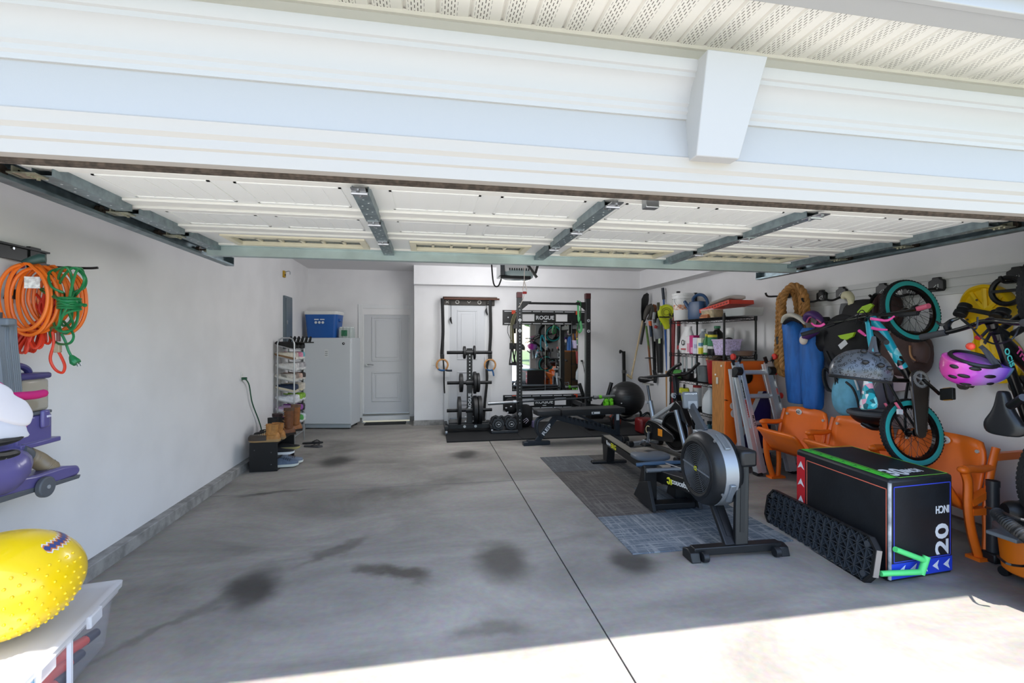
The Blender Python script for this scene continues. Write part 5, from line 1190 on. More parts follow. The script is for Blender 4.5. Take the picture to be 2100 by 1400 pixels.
# long handled poles
def long_pole(name, label, cat, segs, Y, extra=None):
    t_ = thing(name, label, cat, tuple(T(segs[-1][1][0], segs[-1][1][1], Y)))
    for nm, p1_, p2_, r_, cl in [(s_[4] if len(s_) > 4 else 'shaft', s_[0], s_[1], s_[2], s_[3]) for s_ in segs]: MB().cyl(T(p1_[0], p1_[1], Y), T(p2_[0], p2_[1], Y), r_, n=10).build(nm, m(cl, .45), t_, world=True)
    return t_
long_pole('broom', 'blue handled broom with a black grip rising above the yellow green blower', 'broom', [((1359, 590), (1361, 614), .026, '#1b2433', 'grip'), ((1361, 614), (1368, 762), .017, '#2456a0'), ((1368, 760), (1370, 862), .03, '#b98a52', 'head')], 7.75)
long_pole('garden_tool', 'red handled long tool nearest the yellow green blower', 'garden tool', [((1379, 655), (1374, 880), .016, '#8c2226'), ((1379, 655), (1380, 690), .024, '#6d1a1e', 'sleeve')], 7.35)
long_pole('garden_tool', 'thicker dark red handled tool right of the first red one', 'garden tool', [((1383, 650), (1377, 884), .022, '#7c1c20')], 7.25)
long_pole('garden_tool', 'red and black sectioned pole beside the wire shelf', 'garden tool', [((1391, 655), (1392, 668), .028, '#a8292c', 'red_collar'), ((1392, 668), (1392, 708), .024, '#1b1c1f'), ((1392, 708), (1392, 716), .028, '#a8292c', 'red_collar'), ((1392, 716), (1390, 880), .018, '#3a3b3e', 'lower_shaft')], 7.1)
rb_ = thing('tool_rail', 'black tool holder rail on the right wall near the corner', 'rail', (XR, 7.6, 1.95))
MB().box(XR - .03, XR, 7.05, 8.25, 1.93, 1.99).build('rail_body', BLACK, rb_, world=True)
for y in (7.15, 7.4, 7.65, 7.9, 8.1): MB().tube([(XR - .02, y, 1.95), (XR - .12, y, 1.94), (XR - .13, y, 1.98)], .010, 6, sp=3).build('hook', BLACK, rb_, world=True)
# wire shelf
SX0, SX1, SY0, SY1 = 3.654, 4.10, 5.30, 6.62
ws = thing('wire_shelf', 'black wire shelving unit standing along the right wall', 'shelf', ((SX0 + SX1) / 2, (SY0 + SY1) / 2, 0))
WIRE = m('#1a1b1d', .4, .2)
for x in (SX0, SX1):
    for y in (SY0, SY1):
        h = 1.86 if y == SY0 or x == SX0 else 2.10
        b = MB(); b.cyl((x, y, .02), (x, y, h), .0135, n=12); b.cyl((x, y, 0), (x, y, .03), .018, n=10)
        for k in range(int(h / .03)): b.cyl((x, y, .04 + k * .03), (x, y, .044 + k * .03), .0145, n=8)
        b.build('post', WIRE, ws, world=True)
LV = [1.81, 1.318, .93, .53, .12]
for z in LV:
    b = MB()
    for (p_, q_) in (((SX0, SY0), (SX0, SY1)), ((SX1, SY0), (SX1, SY1)), ((SX0, SY0), (SX1, SY0)), ((SX0, SY1), (SX1, SY1))):
        for dz in (0, -.035): b.cyl((p_[0], p_[1], z + dz), (q_[0], q_[1], z + dz), .0045, n=6)
        n_ = 24 if p_[0] == q_[0] else 8
        zz = [V((p_[0] + (q_[0] - p_[0]) * k / n_, p_[1] + (q_[1] - p_[1]) * k / n_, z - (.035 if k % 2 else 0))) for k in range(n_ + 1)]
        b.tube(zz, .003, 4)
    for k in range(1, 52): y = SY0 + (SY1 - SY0) * k / 52; b.cyl((SX0, y, z + .003), (SX1, y, z + .003), .0022, n=4, caps=False)
    for k in range(1, 3): x = SX0 + (SX1 - SX0) * k / 3; b.cyl((x, SY0, z - .004), (x, SY1, z - .004), .004, n=5)
    b.build('wire_tier', WIRE, ws, world=True).__setitem__('kind', 'stuff')
    for x in (SX0, SX1):
        for y in (SY0, SY1): MB().cyl((x, y, z - .045), (x, y, z + .02), .019, n=12).build('tier_collar', WIRE, ws, world=True)
ZT = .006
SH = lambda u, v, d=0.0: wx(u, v, SX0 + d)
def jar(name, label, cat, u, w_, h_, lv, depth=.12, col='#ffffff', cap=None, square=False, n=16, neck=False, capcol=None, labelcol=None, al=1.0):
    """a bottle, jug or box standing on tier lv at the sight line u; w_, h_ metres"""
    z = LV[lv] + ZT; p = wx(u, 700, SX0 + depth); t_ = thing(name, label, cat, (SX0 + depth, p.y, z)); h = w_ / 2; mt = m(col, .35, al=al)
    if square: MB().box(-h, h, -h, h, 0, h_).build('carton', mt, t_, bev=.005)
    else:
        b = MB(); pf = [(0, 0), (h * .95, 0), (h, .012), (h, h_ * .68), (h * .85, h_ * .8), (h * .38, h_ * .93), (h * .36, h_)] if neck else [(0, 0), (h * .95, 0), (h, .01), (h, h_ * .96), (h * .9, h_)]
        b.lathe(pf, None, n); b.build('bottle_body', mt, t_)
        if capcol:
            b = MB(); r_ = h * (.45 if neck else .95); b.lathe([(r_, h_ - .004), (r_, h_ + .03), (0, h_ + .03)], None, n); b.build('cap', m(capcol, .45), t_)
    if labelcol:
        for k, (lc, a, c) in enumerate(labelcol):
            b = MB()
            if square: b.box(-h - .002, h * .2, -h - .002, h * .2, h_ * a, h_ * c)
            else: b.lathe([(h * 1.01, h_ * a), (h * 1.012, h_ * c)], None, n)
            b.build('printed_label', m(lc, .45, var=.12, vs=60), t_)
    return t_
# --- top tier
c = wx(1403, 650, SX0 + .16); bk = thing('bucket', 'white plastic bucket with printed band on the top shelf, behind the watering can', 'bucket', (SX0 + .17, c.y + .05, LV[0] + ZT))
b = MB(); b.lathe([(0, .0), (.125, 0), (.13, .01), (.148, .35), (.155, .35), (.157, .33), (.163, .33), (.163, .40), (.150, .40), (.150, .36)], None, 30); b.build('pail', m('#e2e3e2', .45), bk)
b = MB(); b.lathe([(.139, .16), (.1435, .24)], None, 30); b.build('printed_band', m('#e7e2da', .5, col2='#c8753a', vs=26), bk)
b = MB(); b.lathe([(.0, .415), (.165, .412), (.168, .385), (.166, .38)], None, 30); b.build('lid', m('#e6e6e4', .45), bk)
b = MB(); b.tube([(-.16, -.02, .33), (-.17, -.10, .24), (-.09, -.17, .17), (.08, -.17, .18), (.16, -.08, .26), (.162, -.0, .33)], .004, 5, sp=5); b.build('bail_handle', STEEL, bk)
for (u, v, s_) in ((1391, 601, 0), (1426, 604, 1)): tag(MB().box(wy(u, v, 6.75).x - .022, wy(u, v, 6.75).x + .022, 6.73, 6.77, 1.9, wy(u, v, 6.75).z + .03).build('pole_end', BLACK), ('left', 'right')[s_] + ' black pole end sticking up behind the white bucket', 'pole')
c = wx(1429, 650, SX0 + .10); wc = thing('watering_can', 'dark blue plastic watering can on the top shelf', 'watering can', (SX0 + .10, c.y - .02, LV[0] + ZT), rz=rad(-68))
NV = m('#24456c', .4)
b = MB(); b.loft([rrect(.125, .075, 0, .05), rrect(.13, .08, .03, .05), rrect(.125, .075, .20, .05), rrect(.115, .068, .245, .05), rrect(.10, .055, .252, .04)]); b.build('tank', NV, wc)
b = MB(); b.tube([(-.10, 0, .14), (-.16, 0, .19), (-.22, 0, .27)], [.045, .03, .022], 12, sp=3); b.build('spout', NV, wc)
b = MB(); b.tube([(-.07, 0, .24), (-.07, 0, .30), (-.0, 0, .345), (.09, 0, .33), (.15, 0, .26), (.165, 0, .16), (.13, 0, .06)], .022, 8, sp=5, flat=1.0); b.build('loop_handle', NV, wc)
c = wx(1440, 655, SX0 + .03)
tag(MB().box(SX0 + .0, SX0 + .16, c.y - .17, c.y + .02, LV[0] + ZT, LV[0] + .03).box(SX0 + .005, SX0 + .15, c.y - .16, c.y + .0, LV[0] + .034, LV[0] + .055).build('wood_plank', m('#b36f45', .6, var=.2, vs=14), bev=.002), 'two short reddish boards stacked in front of the blue watering can', 'board')
c = wx(1454, 640, SX0 + .10); tb = thing('plastic_tub', 'clear tan plastic tub with a pink lid on the top shelf', 'tub', (SX0 + .13, c.y - .05, LV[0] + ZT), rz=rad(90))
b = MB(); b.loft([rrect(.13, .09, 0), rrect(.145, .105, .105), rrect(.14, .10, .105), rrect(.125, .085, .01)]); b.build('tub', m('#c9b896', .3, al=.8, var=.2, vs=18), tb)
b = MB(); b.loft([rrect(.15, .11, .105), rrect(.15, .11, .12), rrect(.12, .09, .125)]); b.build('lid', m('#d9a9a9', .4), tb); MB().box(-.12, .05, -.09, .02, .126, .145).build('pink_lid_top', m('#c9435a', .45), tb, bev=.004)
c = wx(1510, 640, SX0 + .2)
ct = thing('clear_bin', 'low clear plastic bin of odds and ends under the red tray', 'bin', (SX0 + .22, c.y - .1, LV[0] + ZT), rz=rad(90))
b = MB(); b.loft([rrect(.20, .14, 0), rrect(.21, .15, .10), rrect(.205, .145, .10), rrect(.195, .135, .008)]); b.build('tub', m('#cfd6d6', .2, al=.45), ct)
MB().cyl((.0, -.08, .01), (.0, -.08, .085), .035, n=14).build('white_canister', WHITE, ct); MB().cb((-.11, .0, .045), (.12, .16, .07)).build('contents', m('#8f7f72', .7, var=.4, vs=30), ct); MB().cb((.12, .02, .04), (.12, .14, .06)).build('contents', m('#a9a9a4', .6, var=.4, vs=30), ct)
rt = thing('red_tray', 'flat red plastic tray lying across the top shelf', 'tray', (SX0 + .2, 5.55, LV[0] + .125))
Mt = Matrix.Translation(V((0, 0, 0))) @ Matrix.Rotation(rad(-7), 4, 'X')
b = MB(); b.box(-.15, .17, -.29, .34, 0, .012, Mt); b.build('tray_base', m('#d2402c', .4), rt)
b = MB(); b.box(-.165, -.15, -.30, .35, 0, .05, Mt).box(.17, .185, -.30, .35, 0, .05, Mt).box(-.15, .17, -.305, -.29, 0, .05, Mt); b.build('tray_rim', m('#d2402c', .4), rt)
b = MB()
for k in range(10): b.box(-.168, -.164, -.27 + .06 * k, -.235 + .06 * k, .015, .035, Mt)
b.build('rim_slot', m('#7e2319', .5), rt).__setitem__('kind', 'stuff')
fb = thing('folded_tarp', 'pale folded tarp lying on the red tray', 'tarp', (SX0 + .2, 5.6, LV[0] + .16))
for k in range(3):
    b = MB(); b.tube([(-.02, .32, .0), (.0, .1, .03 + .012 * k), (.02, -.1, .06 + .014 * k), (.03, -.24, .085 + .012 * k), (.03, -.27, .065 + .01 * k)], [.02, .14, .14, .13, .05], 10, sp=3, flat=.13); b.build('fold', m(('#b9b4ad', '#c9c5bf', '#d2cfca')[k], .7, bump=.2, bs=30), fb)
# --- second tier
c = wx(1407, 700, SX0 + .12)
bg_ = thing('plastic_bag', 'white plastic sack with black scrawl print at the far end of the second tier', 'bag', (SX0 + .15, c.y, LV[1] + ZT))
b = MB(); rr_ = Random = random.Random(5)
rings = []
for z, k in ((0, .9), (.06, 1.05), (.14, 1.0), (.22, .85), (.30, .6), (.36, .42), (.40, .5)): rings.append([V((math.cos(2 * math.pi * i / 14) * .10 * k * (1 + .16 * math.sin(3 * i + z * 20)), math.sin(2 * math.pi * i / 14) * .16 * k * (1 + .14 * math.cos(2 * i + z * 15)), z)) for i in range(14)])
b.loft(rings); b.build('sack', m('#e3e3e3', .5, bump=.3, bs=25), bg_, ang=70)
MB().torus((-.112, -.05, .16), .035, .006, n=18, k=6, ax='x').build('print_mark', BLACK, bg_); MB().box(-.115, -.108, -.12, -.0, .055, .075).build('red_print', m('#b7474b', .5), bg_)
jar('carton', 'white carton with red print left of the pink box', 'box', 1417, .11, .25, 1, .10, '#e6dfe2', square=True, labelcol=[('#d99aae', .1, .6)])
jar('carton', 'bright pink carton on the second tier', 'box', 1424, .10, .265, 1, .09, '#c7337c', square=True, labelcol=[('#e3a6c4', .05, .35)])
jar('carton', 'small white and lilac carton right of the pink one', 'box', 1431, .10, .23, 1, .08, '#d6d6e6', square=True, labelcol=[('#a9a9c9', .35, .6)])
jar('carton', 'white and yellow carton in the middle of the second tier', 'box', 1440, .10, .225, 1, .075, '#ece8d8', square=True, labelcol=[('#d9cc2a', .02, .4), ('#6fa0bf', .5, .7)])
jar('green_bottle', 'white bottle with a green shoulder on the second tier', 'bottle', 1449, .085, .25, 1, .08, '#2e7a3a', neck=True, capcol='#d8c738', labelcol=[('#e1e4d8', .1, .5)])
jar('green_bottle', 'slim green sprayer bottle with a yellow collar', 'bottle', 1454, .07, .26, 1, .10, '#2f6b38', neck=True, capcol='#d8c738')
jar('jug', 'dark bottle with a green and yellow label on the second tier', 'jug', 1461, .125, .28, 1, .085, '#17181a', n=16, capcol='#17181a', labelcol=[('#2d7d52', .42, .82), ('#d8cf3a', .83, .95), ('#cfd3cf', .28, .40)])
jar('jug', 'big black jug with a green cap behind the labelled bottle', 'jug', 1471, .19, .36, 1, .26, '#1d1e20', neck=True, capcol='#2f7a55')
jar('clear_jug', 'clear round plastic jug at the back of the second tier', 'jug', 1443, .17, .33, 1, .30, '#9fb0b8', neck=True, capcol='#cfd6d8', al=.55)
jar('canister', 'white canister at the back behind the lilac basket', 'canister', 1497, .11, .33, 1, .33, '#e3e3e1', capcol='#e9e9e7')
c = wx(1487, 715, SX0 + .12)
lbk = thing('storage_basket', 'lilac plastic basket on the second tier', 'basket', (SX0 + .13, c.y - .02, LV[1] + ZT), rz=rad(90))
b = MB(); b.loft([rrect(.135, .09, 0), rrect(.165, .115, .20), rrect(.155, .105, .20), rrect(.125, .08, .01)]); b.build('basket_wall', m('#c3b4d8', .5, var=.25, vs=45), lbk)
b = MB(); b.loft([rrect(.17, .12, .185), rrect(.172, .122, .205), rrect(.155, .105, .205)]); b.build('rim', m('#c8badc', .5), lbk)
MB().beam((-.02, -.11, .08), (-.12, -.125, .19), .016, .006).build('magenta_strap', m('#b03a8a', .5), lbk)
for (x, y, z, cl) in ((-.06, 0, .16, '#6d2f33'), (.05, .02, .17, '#7a6a60'), (.0, -.03, .18, '#2b2a2d')): b = MB(); b.ell((x, y, z), .06, .06, .05, 12, 8); b.build('contents', m(cl, .6), lbk)
c = wx(1527, 720, SX0 + .25)
ft = thing('foil_tray', 'crinkled foil pan near the front end of the second tier', 'pan', (SX0 + .22, c.y + .02, LV[1] + ZT))
b = MB(); n_ = 36; b.loft([[V((r_ * math.cos(2 * math.pi * k / n_) * (1 + .02 * (k % 2)), r_ * 1.2 * math.sin(2 * math.pi * k / n_) * (1 + .02 * (k % 2)), z)) for k in range(n_)] for r_, z in ((.11, 0), (.14, .06), (.155, .06), (.135, .055), (.105, .006))]); b.build('pan', m('#b9bcbf', .3, .85, bump=.4, bs=60), ft)
b = MB(); b.tube([(SX0 + .28, 5.95, LV[1] + .10), (SX0 + .25, 5.75, LV[1] + .16), (SX0 + .22, 5.55, LV[1] + .06)], [.08, .09, .05], 10, sp=3, flat=.6); tag(b.build('tool_case', m('#1c1c1e', .6)), 'black soft case behind the foil pan', 'case')
tag(MB().box(SX0 + .15, SX0 + .27, 5.64, 5.72, LV[1] + ZT, LV[1] + .13).build('green_box', m('#4f8a3a', .5), bev=.004), 'small green box between lilac basket and foil pan', 'box')
# hanging light tubes under the second tier
for k, u in enumerate((1400, 1408, 1419, 1426)):
    b = MB(); p = wx(u, 745, SX0 + .05); b.cyl((p.x, p.y, LV[1] - .04), (p.x, p.y, LV[1] - .27), .012, n=8); tag(b.build('plastic_stake', m('#b9c3c4', .25, al=.75)), ('first', 'second', 'third', 'fourth')[k] + ' clear stake from the left hanging under the second tier', 'stake', 'clear stakes under the second tier')
# --- third tier
c = wx(1455, 770, SX0 + .1)
rbk = thing('bucket', 'red plastic bucket on the third tier beside the wooden board edge', 'bucket', (SX0 + .16, c.y - .12, LV[2] + ZT))
b = MB(); b.lathe([(0, 0), (.125, 0), (.13, .01), (.155, .30), (.162, .30), (.162, .315), (.148, .315), (.145, .28)], None, 28); b.build('pail', m('#a3141d', .4), rbk)
MB().tube([(-.15, .0, .29), (-.05, -.05, .36), (.06, .04, .37), (.13, .02, .30)], [.02, .05, .05, .02], 8, sp=3).build('cloth_inside', m('#6b5a4c', .8), rbk); MB().ell((-.11, .08, .325), .03, .03, .035, 10, 8).build('brush_tip', m('#c9a27a', .7), rbk)
c = wx(1437, 770, SX0 + .12); gb = thing('storage_bin', 'grey clear bin left of the red bucket', 'bin', (SX0 + .2, c.y - .02, LV[2] + ZT)); b = MB(); b.loft([rrect(.09, .10, 0), rrect(.10, .11, .22), rrect(.095, .105, .22), rrect(.085, .095, .01)]); b.build('tub', m('#6f777a', .3, al=.8), gb)
c = wx(1398, 790, SX0 + .12); gs = thing('string_spool', 'green spool of garden line on the third tier', 'spool', (SX0 + .12, c.y, LV[2] + ZT))
b = MB(); b.cyl((-.02, -.12, .07), (-.02, .12, .07), .065, n=18); b.build('coil', m('#3f8a35', .5, var=.3, vs=40), gs)
for y in (-.13, .12): MB().cyl((-.02, y, .07), (-.02, y + .012, .07), .075, n=18).build('flange', BLACK, gs)
jar('canister', 'dark canister on the third tier behind the handlebar', 'canister', 1412, .16, .13, 2, .15, '#2a2526', capcol='#3a3436')
# --- fourth tier
c = wx(1398, 822, SX0 + .06); yc = thing('tool_case', 'yellow and black tool case left of the rower monitor', 'case', (SX0 + .10, c.y, LV[3] + ZT), rz=rad(60))
MB().box(-.12, .12, -.07, .07, 0, .27).build('shell', m('#c3c41f', .45), yc, bev=.02); MB().box(.02, .125, -.075, .075, .12, .24).build('black_panel', BLACK, yc, bev=.01); MB().tube([(-.06, 0, .27), (-.05, 0, .31), (.05, 0, .31), (.06, 0, .27)], .014, 8, sp=3).build('handle', BLACK, yc)
c = wx(1440, 830, SX0 + .02); sb_ = thing('spray_bottle', 'white pump sprayer bottle on the fourth tier', 'sprayer', (SX0 + .08, c.y - .1, LV[3] + ZT))
b = MB(); b.loft([rrect(.075, .10, 0, .04), rrect(.08, .105, .05, .04), rrect(.075, .10, .18, .04), rrect(.05, .06, .27, .03), rrect(.03, .03, .31, .02)]); b.build('bottle_body', m('#d8dde0', .4, al=.92), sb_)
MB().cyl((0, 0, .31), (0, 0, .34), .035, n=14).build('cap', m('#c9ced2', .4), sb_); MB().tube([(0, 0, .34), (.0, -.0, .37), (.02, -.08, .37), (.02, -.12, .33)], .02, 8, sp=3).build('pump_head', m('#d2d6d9', .4), sb_); MB().tube([(0, .12, .24), (0, .15, .16), (0, .11, .08)], .016, 8, sp=3).build('grip', m('#d8dde0', .4), sb_)
c = wx(1456, 840, SX0 + .1); tag(MB().box(SX0 + .05, SX0 + .28, c.y - .20, c.y - .0, LV[3] + ZT, LV[3] + .25).build('storage_box', m('#8c9488', .5), bev=.012), 'grey green plastic box beside the white sprayer', 'box')
jar('canister', 'white tub with a red lid at the back of the fourth tier', 'canister', 1430, .13, .28, 3, .30, '#dcdcda', capcol='#b0282c')
for k, (u, col, w_, h_, d_, lb) in enumerate(((1402, '#5a2226', .2, .2, .2, 'dark red box on the lowest tier behind the rower'), (1424, '#24282d', .2, .24, .2, 'black carton on the lowest tier under the rower arm'), (1442, '#7d8a94', .16, .2, .12, 'grey bag of hardware on the lowest tier'), (1455, '#2e5561', .14, .26, .1, 'teal bottle on the lowest tier beside the board'))):
    if k < 3: jar('carton', lb, 'box', u, w_, h_, 4, d_, col, square=True)
    else: jar('bottle', lb, 'bottle', u, w_, h_, 4, d_, col, neck=True, capcol='#1c2a30')
fc = fl(1328, 862); tag(MB().box(3.32, 3.58, 6.95, 7.2, 0.018, .26).build('fuel_can', m('#6d1518', .45, var=.1, vs=6), bev=.04), 'red fuel can on the floor behind the spin bike frame', 'fuel can')
# --- cornhole board standing on end
cb = thing('cornhole_board', 'orange and purple cornhole board standing on end behind the ladder', 'cornhole board', (3.43, 4.97, 0), rz=rad(6))
BWID, BTH, BHT = .66, .21, 1.262
OAK = m('#b5793f', .5, var=.22, vs=5, st=(20, 20, 1.5)); ORA = m('#ee6a17', .38)
b = MB(); b.box(0, .022, 0, BTH, 0, BHT).build('side_rail', OAK, cb, bev=.002)
MB().box(BWID - .022, BWID, 0, BTH, 0, BHT).build('side_rail', OAK, cb, bev=.002)
MB().box(.022, BWID - .022, .03, BTH, BHT - .022, BHT).build('top_rail', OAK, cb); MB().box(.022, BWID - .022, .03, BTH, 0, .022).build('bottom_rail', OAK, cb)
hx, hz, hr_ = BWID * .5, 1.075, .08
fa = MB(); n_ = 48
outer = []
for k in range(n_):
    a = 2 * math.pi * k / n_; dx, dz = math.cos(a), math.sin(a)
    t1 = min((BWID - hx) / dx if dx > 1e-6 else 9, -hx / dx if dx < -1e-6 else 9, (BHT - hz) / dz if dz > 1e-6 else 9, -(hz - .80) / dz if dz < -1e-6 else 9); outer.append((hx + dx * t1, hz + dz * t1))
inn = [(hx + hr_ * math.cos(2 * math.pi * k / n_), hz + hr_ * math.sin(2 * math.pi * k / n_)) for k in range(n_)]
R1 = [V((x, -.014, z)) for x, z in outer]; R2 = [V((x, -.014, z)) for x, z in inn]; R3 = [V((x, .0, z)) for x, z in inn]
fa.loft([[V((x, 0, z)) for x, z in outer], R1, R2, R3], caps=False); fa.build('upper_face', ORA, cb, sm=False, fix=False)
for (x, z) in ((0, BHT), ): pass
b = MB(); b.box(0, BWID, -.014, .0, 0, .80); b.build('lower_face', ORA, cb)
MB().box(.022, BWID - .022, BTH - .02, BTH, .03, BHT - .03).build('shade_backing', m('#5b4630', .6), cb)  # dark sheet added so the hole looks shaded inside
b2 = MB(); b2.prism([(.03, -.0), (BWID, 0), (BWID, .9), (BWID * .80, .9)], -.0005, .0015, TM((0, -.0155, 0), (1, 0, 0), (0, 0, 1), (0, -1, 0))); b2.build('purple_field', m('#2a1a57', .4), cb)
b2 = MB(); b2.prism([(.0, .0), (.06, .0), (BWID * .83, .9), (BWID * .72, .9)], .0015, .003, TM((0, -.0155, 0), (1, 0, 0), (0, 0, 1), (0, -1, 0))); b2.build('white_stripe', m('#d6d3cf', .45), cb)
for (x, z, rx, rz_) in ((.115, .74, .05, .042), (.13, .65, .055, .052)):
    b = MB(); b.prism([(x + rx * math.cos(2 * math.pi * k / 18), z + rz_ * math.sin(2 * math.pi * k / 18)) for k in range(18)], 0, .002, TM((0, -.0145, 0), (1, 0, 0), (0, 0, 1), (0, -1, 0))); b.build('white_paw_mark', m('#ded9d2', .5), cb)
MB().box(-.012, .0, .10, .13, .99, 1.07).build('latch', m('#d9d3c4', .4, .3), cb, bev=.003)
for (y, z) in ((.05, 1.21), (.15, 1.10), (.1, .2)): MB().cyl((-.004, y, z), (.0, y, z), .012, n=10).build('screw', m('#e6e2da', .4), cb)
# --- ladder
ld = thing('ladder', 'aluminium multi-position ladder with red end caps standing by the cornhole board', 'ladder', (3.85, 4.75, 0))
AL = m('#d3d6d8', .33, .6, var=.06, vs=3); REDC = m('#d1352a', .4)
LT = lambda x, y, z: V((x, y, z))
Lb_, Lt_ = V((3.63, 4.66, .03)), V((3.475, 4.84, 1.26)); Rb_, Rt_ = V((4.08, 4.66, .03)), V((3.90, 4.84, 1.26))
def rail(p, q, w_, d_, mat, nm='rail'):
    b = MB(); F_ = frame_of(q - p, (1, 0, 0)).to_4x4(); F_.translation = p; L_ = (q - p).length
    b.box(-d_ / 2, d_ / 2, -w_ / 2, w_ / 2, 0, L_, F_); b.box(-d_ / 2 - .008, -d_ / 2 + .004, -w_ / 2 - .004, w_ / 2 + .004, 0, L_, F_).box(d_ / 2 - .004, d_ / 2 + .008, -w_ / 2 - .004, w_ / 2 + .004, 0, L_, F_)
    return b.build(nm, mat, ld, world=True, sm=False)
for (p, q, s_) in ((Lb_, Lt_, -1), (Rb_, Rt_, 1)):
    top = p.lerp(q, 1.0); o_ = V((s_ * -.055, .03, 0))
    rail(p + V((0, 0, .0)), q, .045, .062, AL, 'outer_rail'); rail(p + V((-s_ * .055, -.01, -.0)), q + V((-s_ * .045, -.01, -.02)), .04, .055, AL, 'inner_rail')
    # folded rear legs
    rail(p + V((s_ * .07 + (.02 if s_ < 0 else .05), .16, 0)), q + V((s_ * .0, .06, -.08)), .04, .055, AL, 'rear_rail')
    MB().cb(p + V((0, 0, -.012)), (.075, .085, .03)).build('rubber_foot', RUB, ld, world=True, bev=.006)
    b = MB(); b.cyl(q + V((-.04, -.05, -.10)), q + V((.04, -.05, -.10)), .05, n=16); b.cb(q + V((0, -.03, -.12)), (.085, .06, .10)); b.build('hinge', m('#1f2226', .45), ld, world=True, bev=.006)
    b = MB(); b.beam(q + V((-.02, -.02, -.03)), q + V((-.055, -.02, .06)), .02, .035); b.beam(q + V((0.02, -.02, -.03)), q + V((.055, -.02, .06)), .02, .035); b.build('v_notch', m('#202226', .45), ld, world=True)
    MB().cyl(q + V((s_ * .055 - .015, -.045, .065)), q + V((s_ * .055 + .015, -.045, .065)), .036, n=16).build('red_knob', REDC, ld, world=True, bev=.006)
    # stickers
    for k, (a, c_, col) in enumerate(((.50, .66, '#a52a26'), (.67, .84, '#1b1c1f'), (.40, .49, '#b8b6b0'))):
        if s_ < 0 or k == 2:
            MB().beam(p.lerp(q, a) + V((.0, -.042, 0)), p.lerp(q, c_) + V((0, -.042, 0)), .03, .003, up=(1, 0, 0)).build('sticker', m(col, .5, var=.1, vs=60), ld, world=True)
    if s_ > 0:
        for k in range(5): MB().beam(p.lerp(q, .56 + .07 * k) + V((.0, -.042, 0)), p.lerp(q, .615 + .07 * k) + V((0, -.042, 0)), .034, .003, up=(1, 0, 0)).build('sticker', m(('#cfcac4', '#3a3a3c', '#b04038', '#d9d4ce', '#55524f')[k], .5, var=.35, vs=70), ld, world=True)
d_ = (Lt_ - Lb_).normalized()
for f, s2 in ((.755, 'MULTI'), (.56, 'LITTLE'), ): text(s2, TM(Lb_.lerp(Lt_, f) + V((.0, -.0465, 0)), -d_, (1, 0, 0)), .14, .022, m('#e6e4e0', .5), ld, world=True)
text('MULTI', TM(Lb_.lerp(Lt_, .47) + V((.055, -.0465, 0)), -d_, (1, 0, 0)), .12, .022, m('#2a2a2c', .5), ld, world=True)
for f in (.905, .685, .44, .19):
    p, q = Lb_.lerp(Lt_, f) + V((.05, -.0, 0)), Rb_.lerp(Rt_, f) + V((.05, -.0, 0))
    b = MB(); b.cyl(p, q, .027, n=12); ro = b.build('rung', AL, ld, world=True)
    for e, s_ in ((p, -1), (q, 1)): MB().cyl(e + V((s_ * .02, -.005, 0)), e + V((-s_ * .02, -.005, 0)), .036, n=14).build('red_cap', REDC, ro, world=True)
# --- spin bike
r0, r1, f0 = V((2.755, 6.25, 0)), V((3.351, 6.26, 0)), V((2.96, 5.30, 0))
RC, FC = (r0 + r1) / 2, V((3.23, 5.31, 0))
SB = thing('spin_bike', 'black and silver spin bike between the bench and the wire shelf', 'exercise bike', M=TM(RC, FC - RC, (-(FC - RC).y, (FC - RC).x, 0)))
Lk = (FC - RC).length; SIL = m('#a4abb3', .3, .7); BLKG = m('#17181a', .3, coat=.4)
for x, w_ in ((0, .30), (Lk, .27)):
    MB().cyl((x, -w_ + .06, .045), (x, w_ - .06, .045), .035, n=16).build('stabilizer', SIL, SB)
    for s_ in (-1, 1): b = MB(); b.cyl((x, s_ * (w_ - .09), .045), (x, s_ * w_, .045), .044, n=16); b.build('end_cap', BLACK, SB, bev=.008)
MB().beam((.0, 0, .05), (Lk, 0, .05), .06, .04).build('base_rail', m('#4d4b48', .5, .3), SB, bev=.006)
MB().beam((.02, 0, .07), (.36, 0, .30), .06, .05).build('rear_strut', m('#2c2f33', .4), SB, bev=.006)
for s_ in (-1, 1): MB().cyl((Lk, s_ * .075, .06), (Lk - .22, s_ * .075, .62), .028, n=14).build('fork_tube', SIL, SB)
MB().beam((Lk - .22, 0, .56), (Lk - .30, 0, .80), .09, .07).build('head_tube', BLKG, SB, bev=.01)
MB().cyl((.20, 0, .40), (.12, 0, .66), .034, n=14).build('seat_tube', SIL, SB); MB().cyl((.12, 0, .64), (.06, 0, .90), .018, n=12).build('seat_post', m('#5d6166', .3, .8), SB)
MB().cyl((.09, -.05, .64), (.09, .05, .64), .025, n=12).build('clamp_knob', m('#c9ccd0', .3, .6), SB)
MB().beam((.20, 0, .43), (Lk - .24, 0, .73), .06, .045).build('top_tube', m('#c5c9cc', .35, .5), SB, bev=.008); MB().beam((.16, 0, .42), (.44, 0, .40), .05, .045).build('mid_tube', m('#c5c9cc', .35, .5), SB, bev=.006)
b = MB(); MY = TM((0, 0, 0), (1, 0, 0), (0, 0, 1), (0, -1, 0))
b.lathe([(.0, -.02), (.21, -.02), (.215, -.03), (.25, -.03), (.25, .03), (.215, .03), (.21, .02), (0, .02)], Matrix.Translation(V((.66, 0, .33))) @ MY, 40); b.build('flywheel', m('#101113', .3, .3), SB)
b = MB(); b.lathe([(.245, -.031), (.258, -.031), (.258, .031), (.245, .031)], Matrix.Translation(V((.66, 0, .33))) @ MY, 40); b.build('flywheel_rim', m('#c2c6ca', .2, .9), SB)
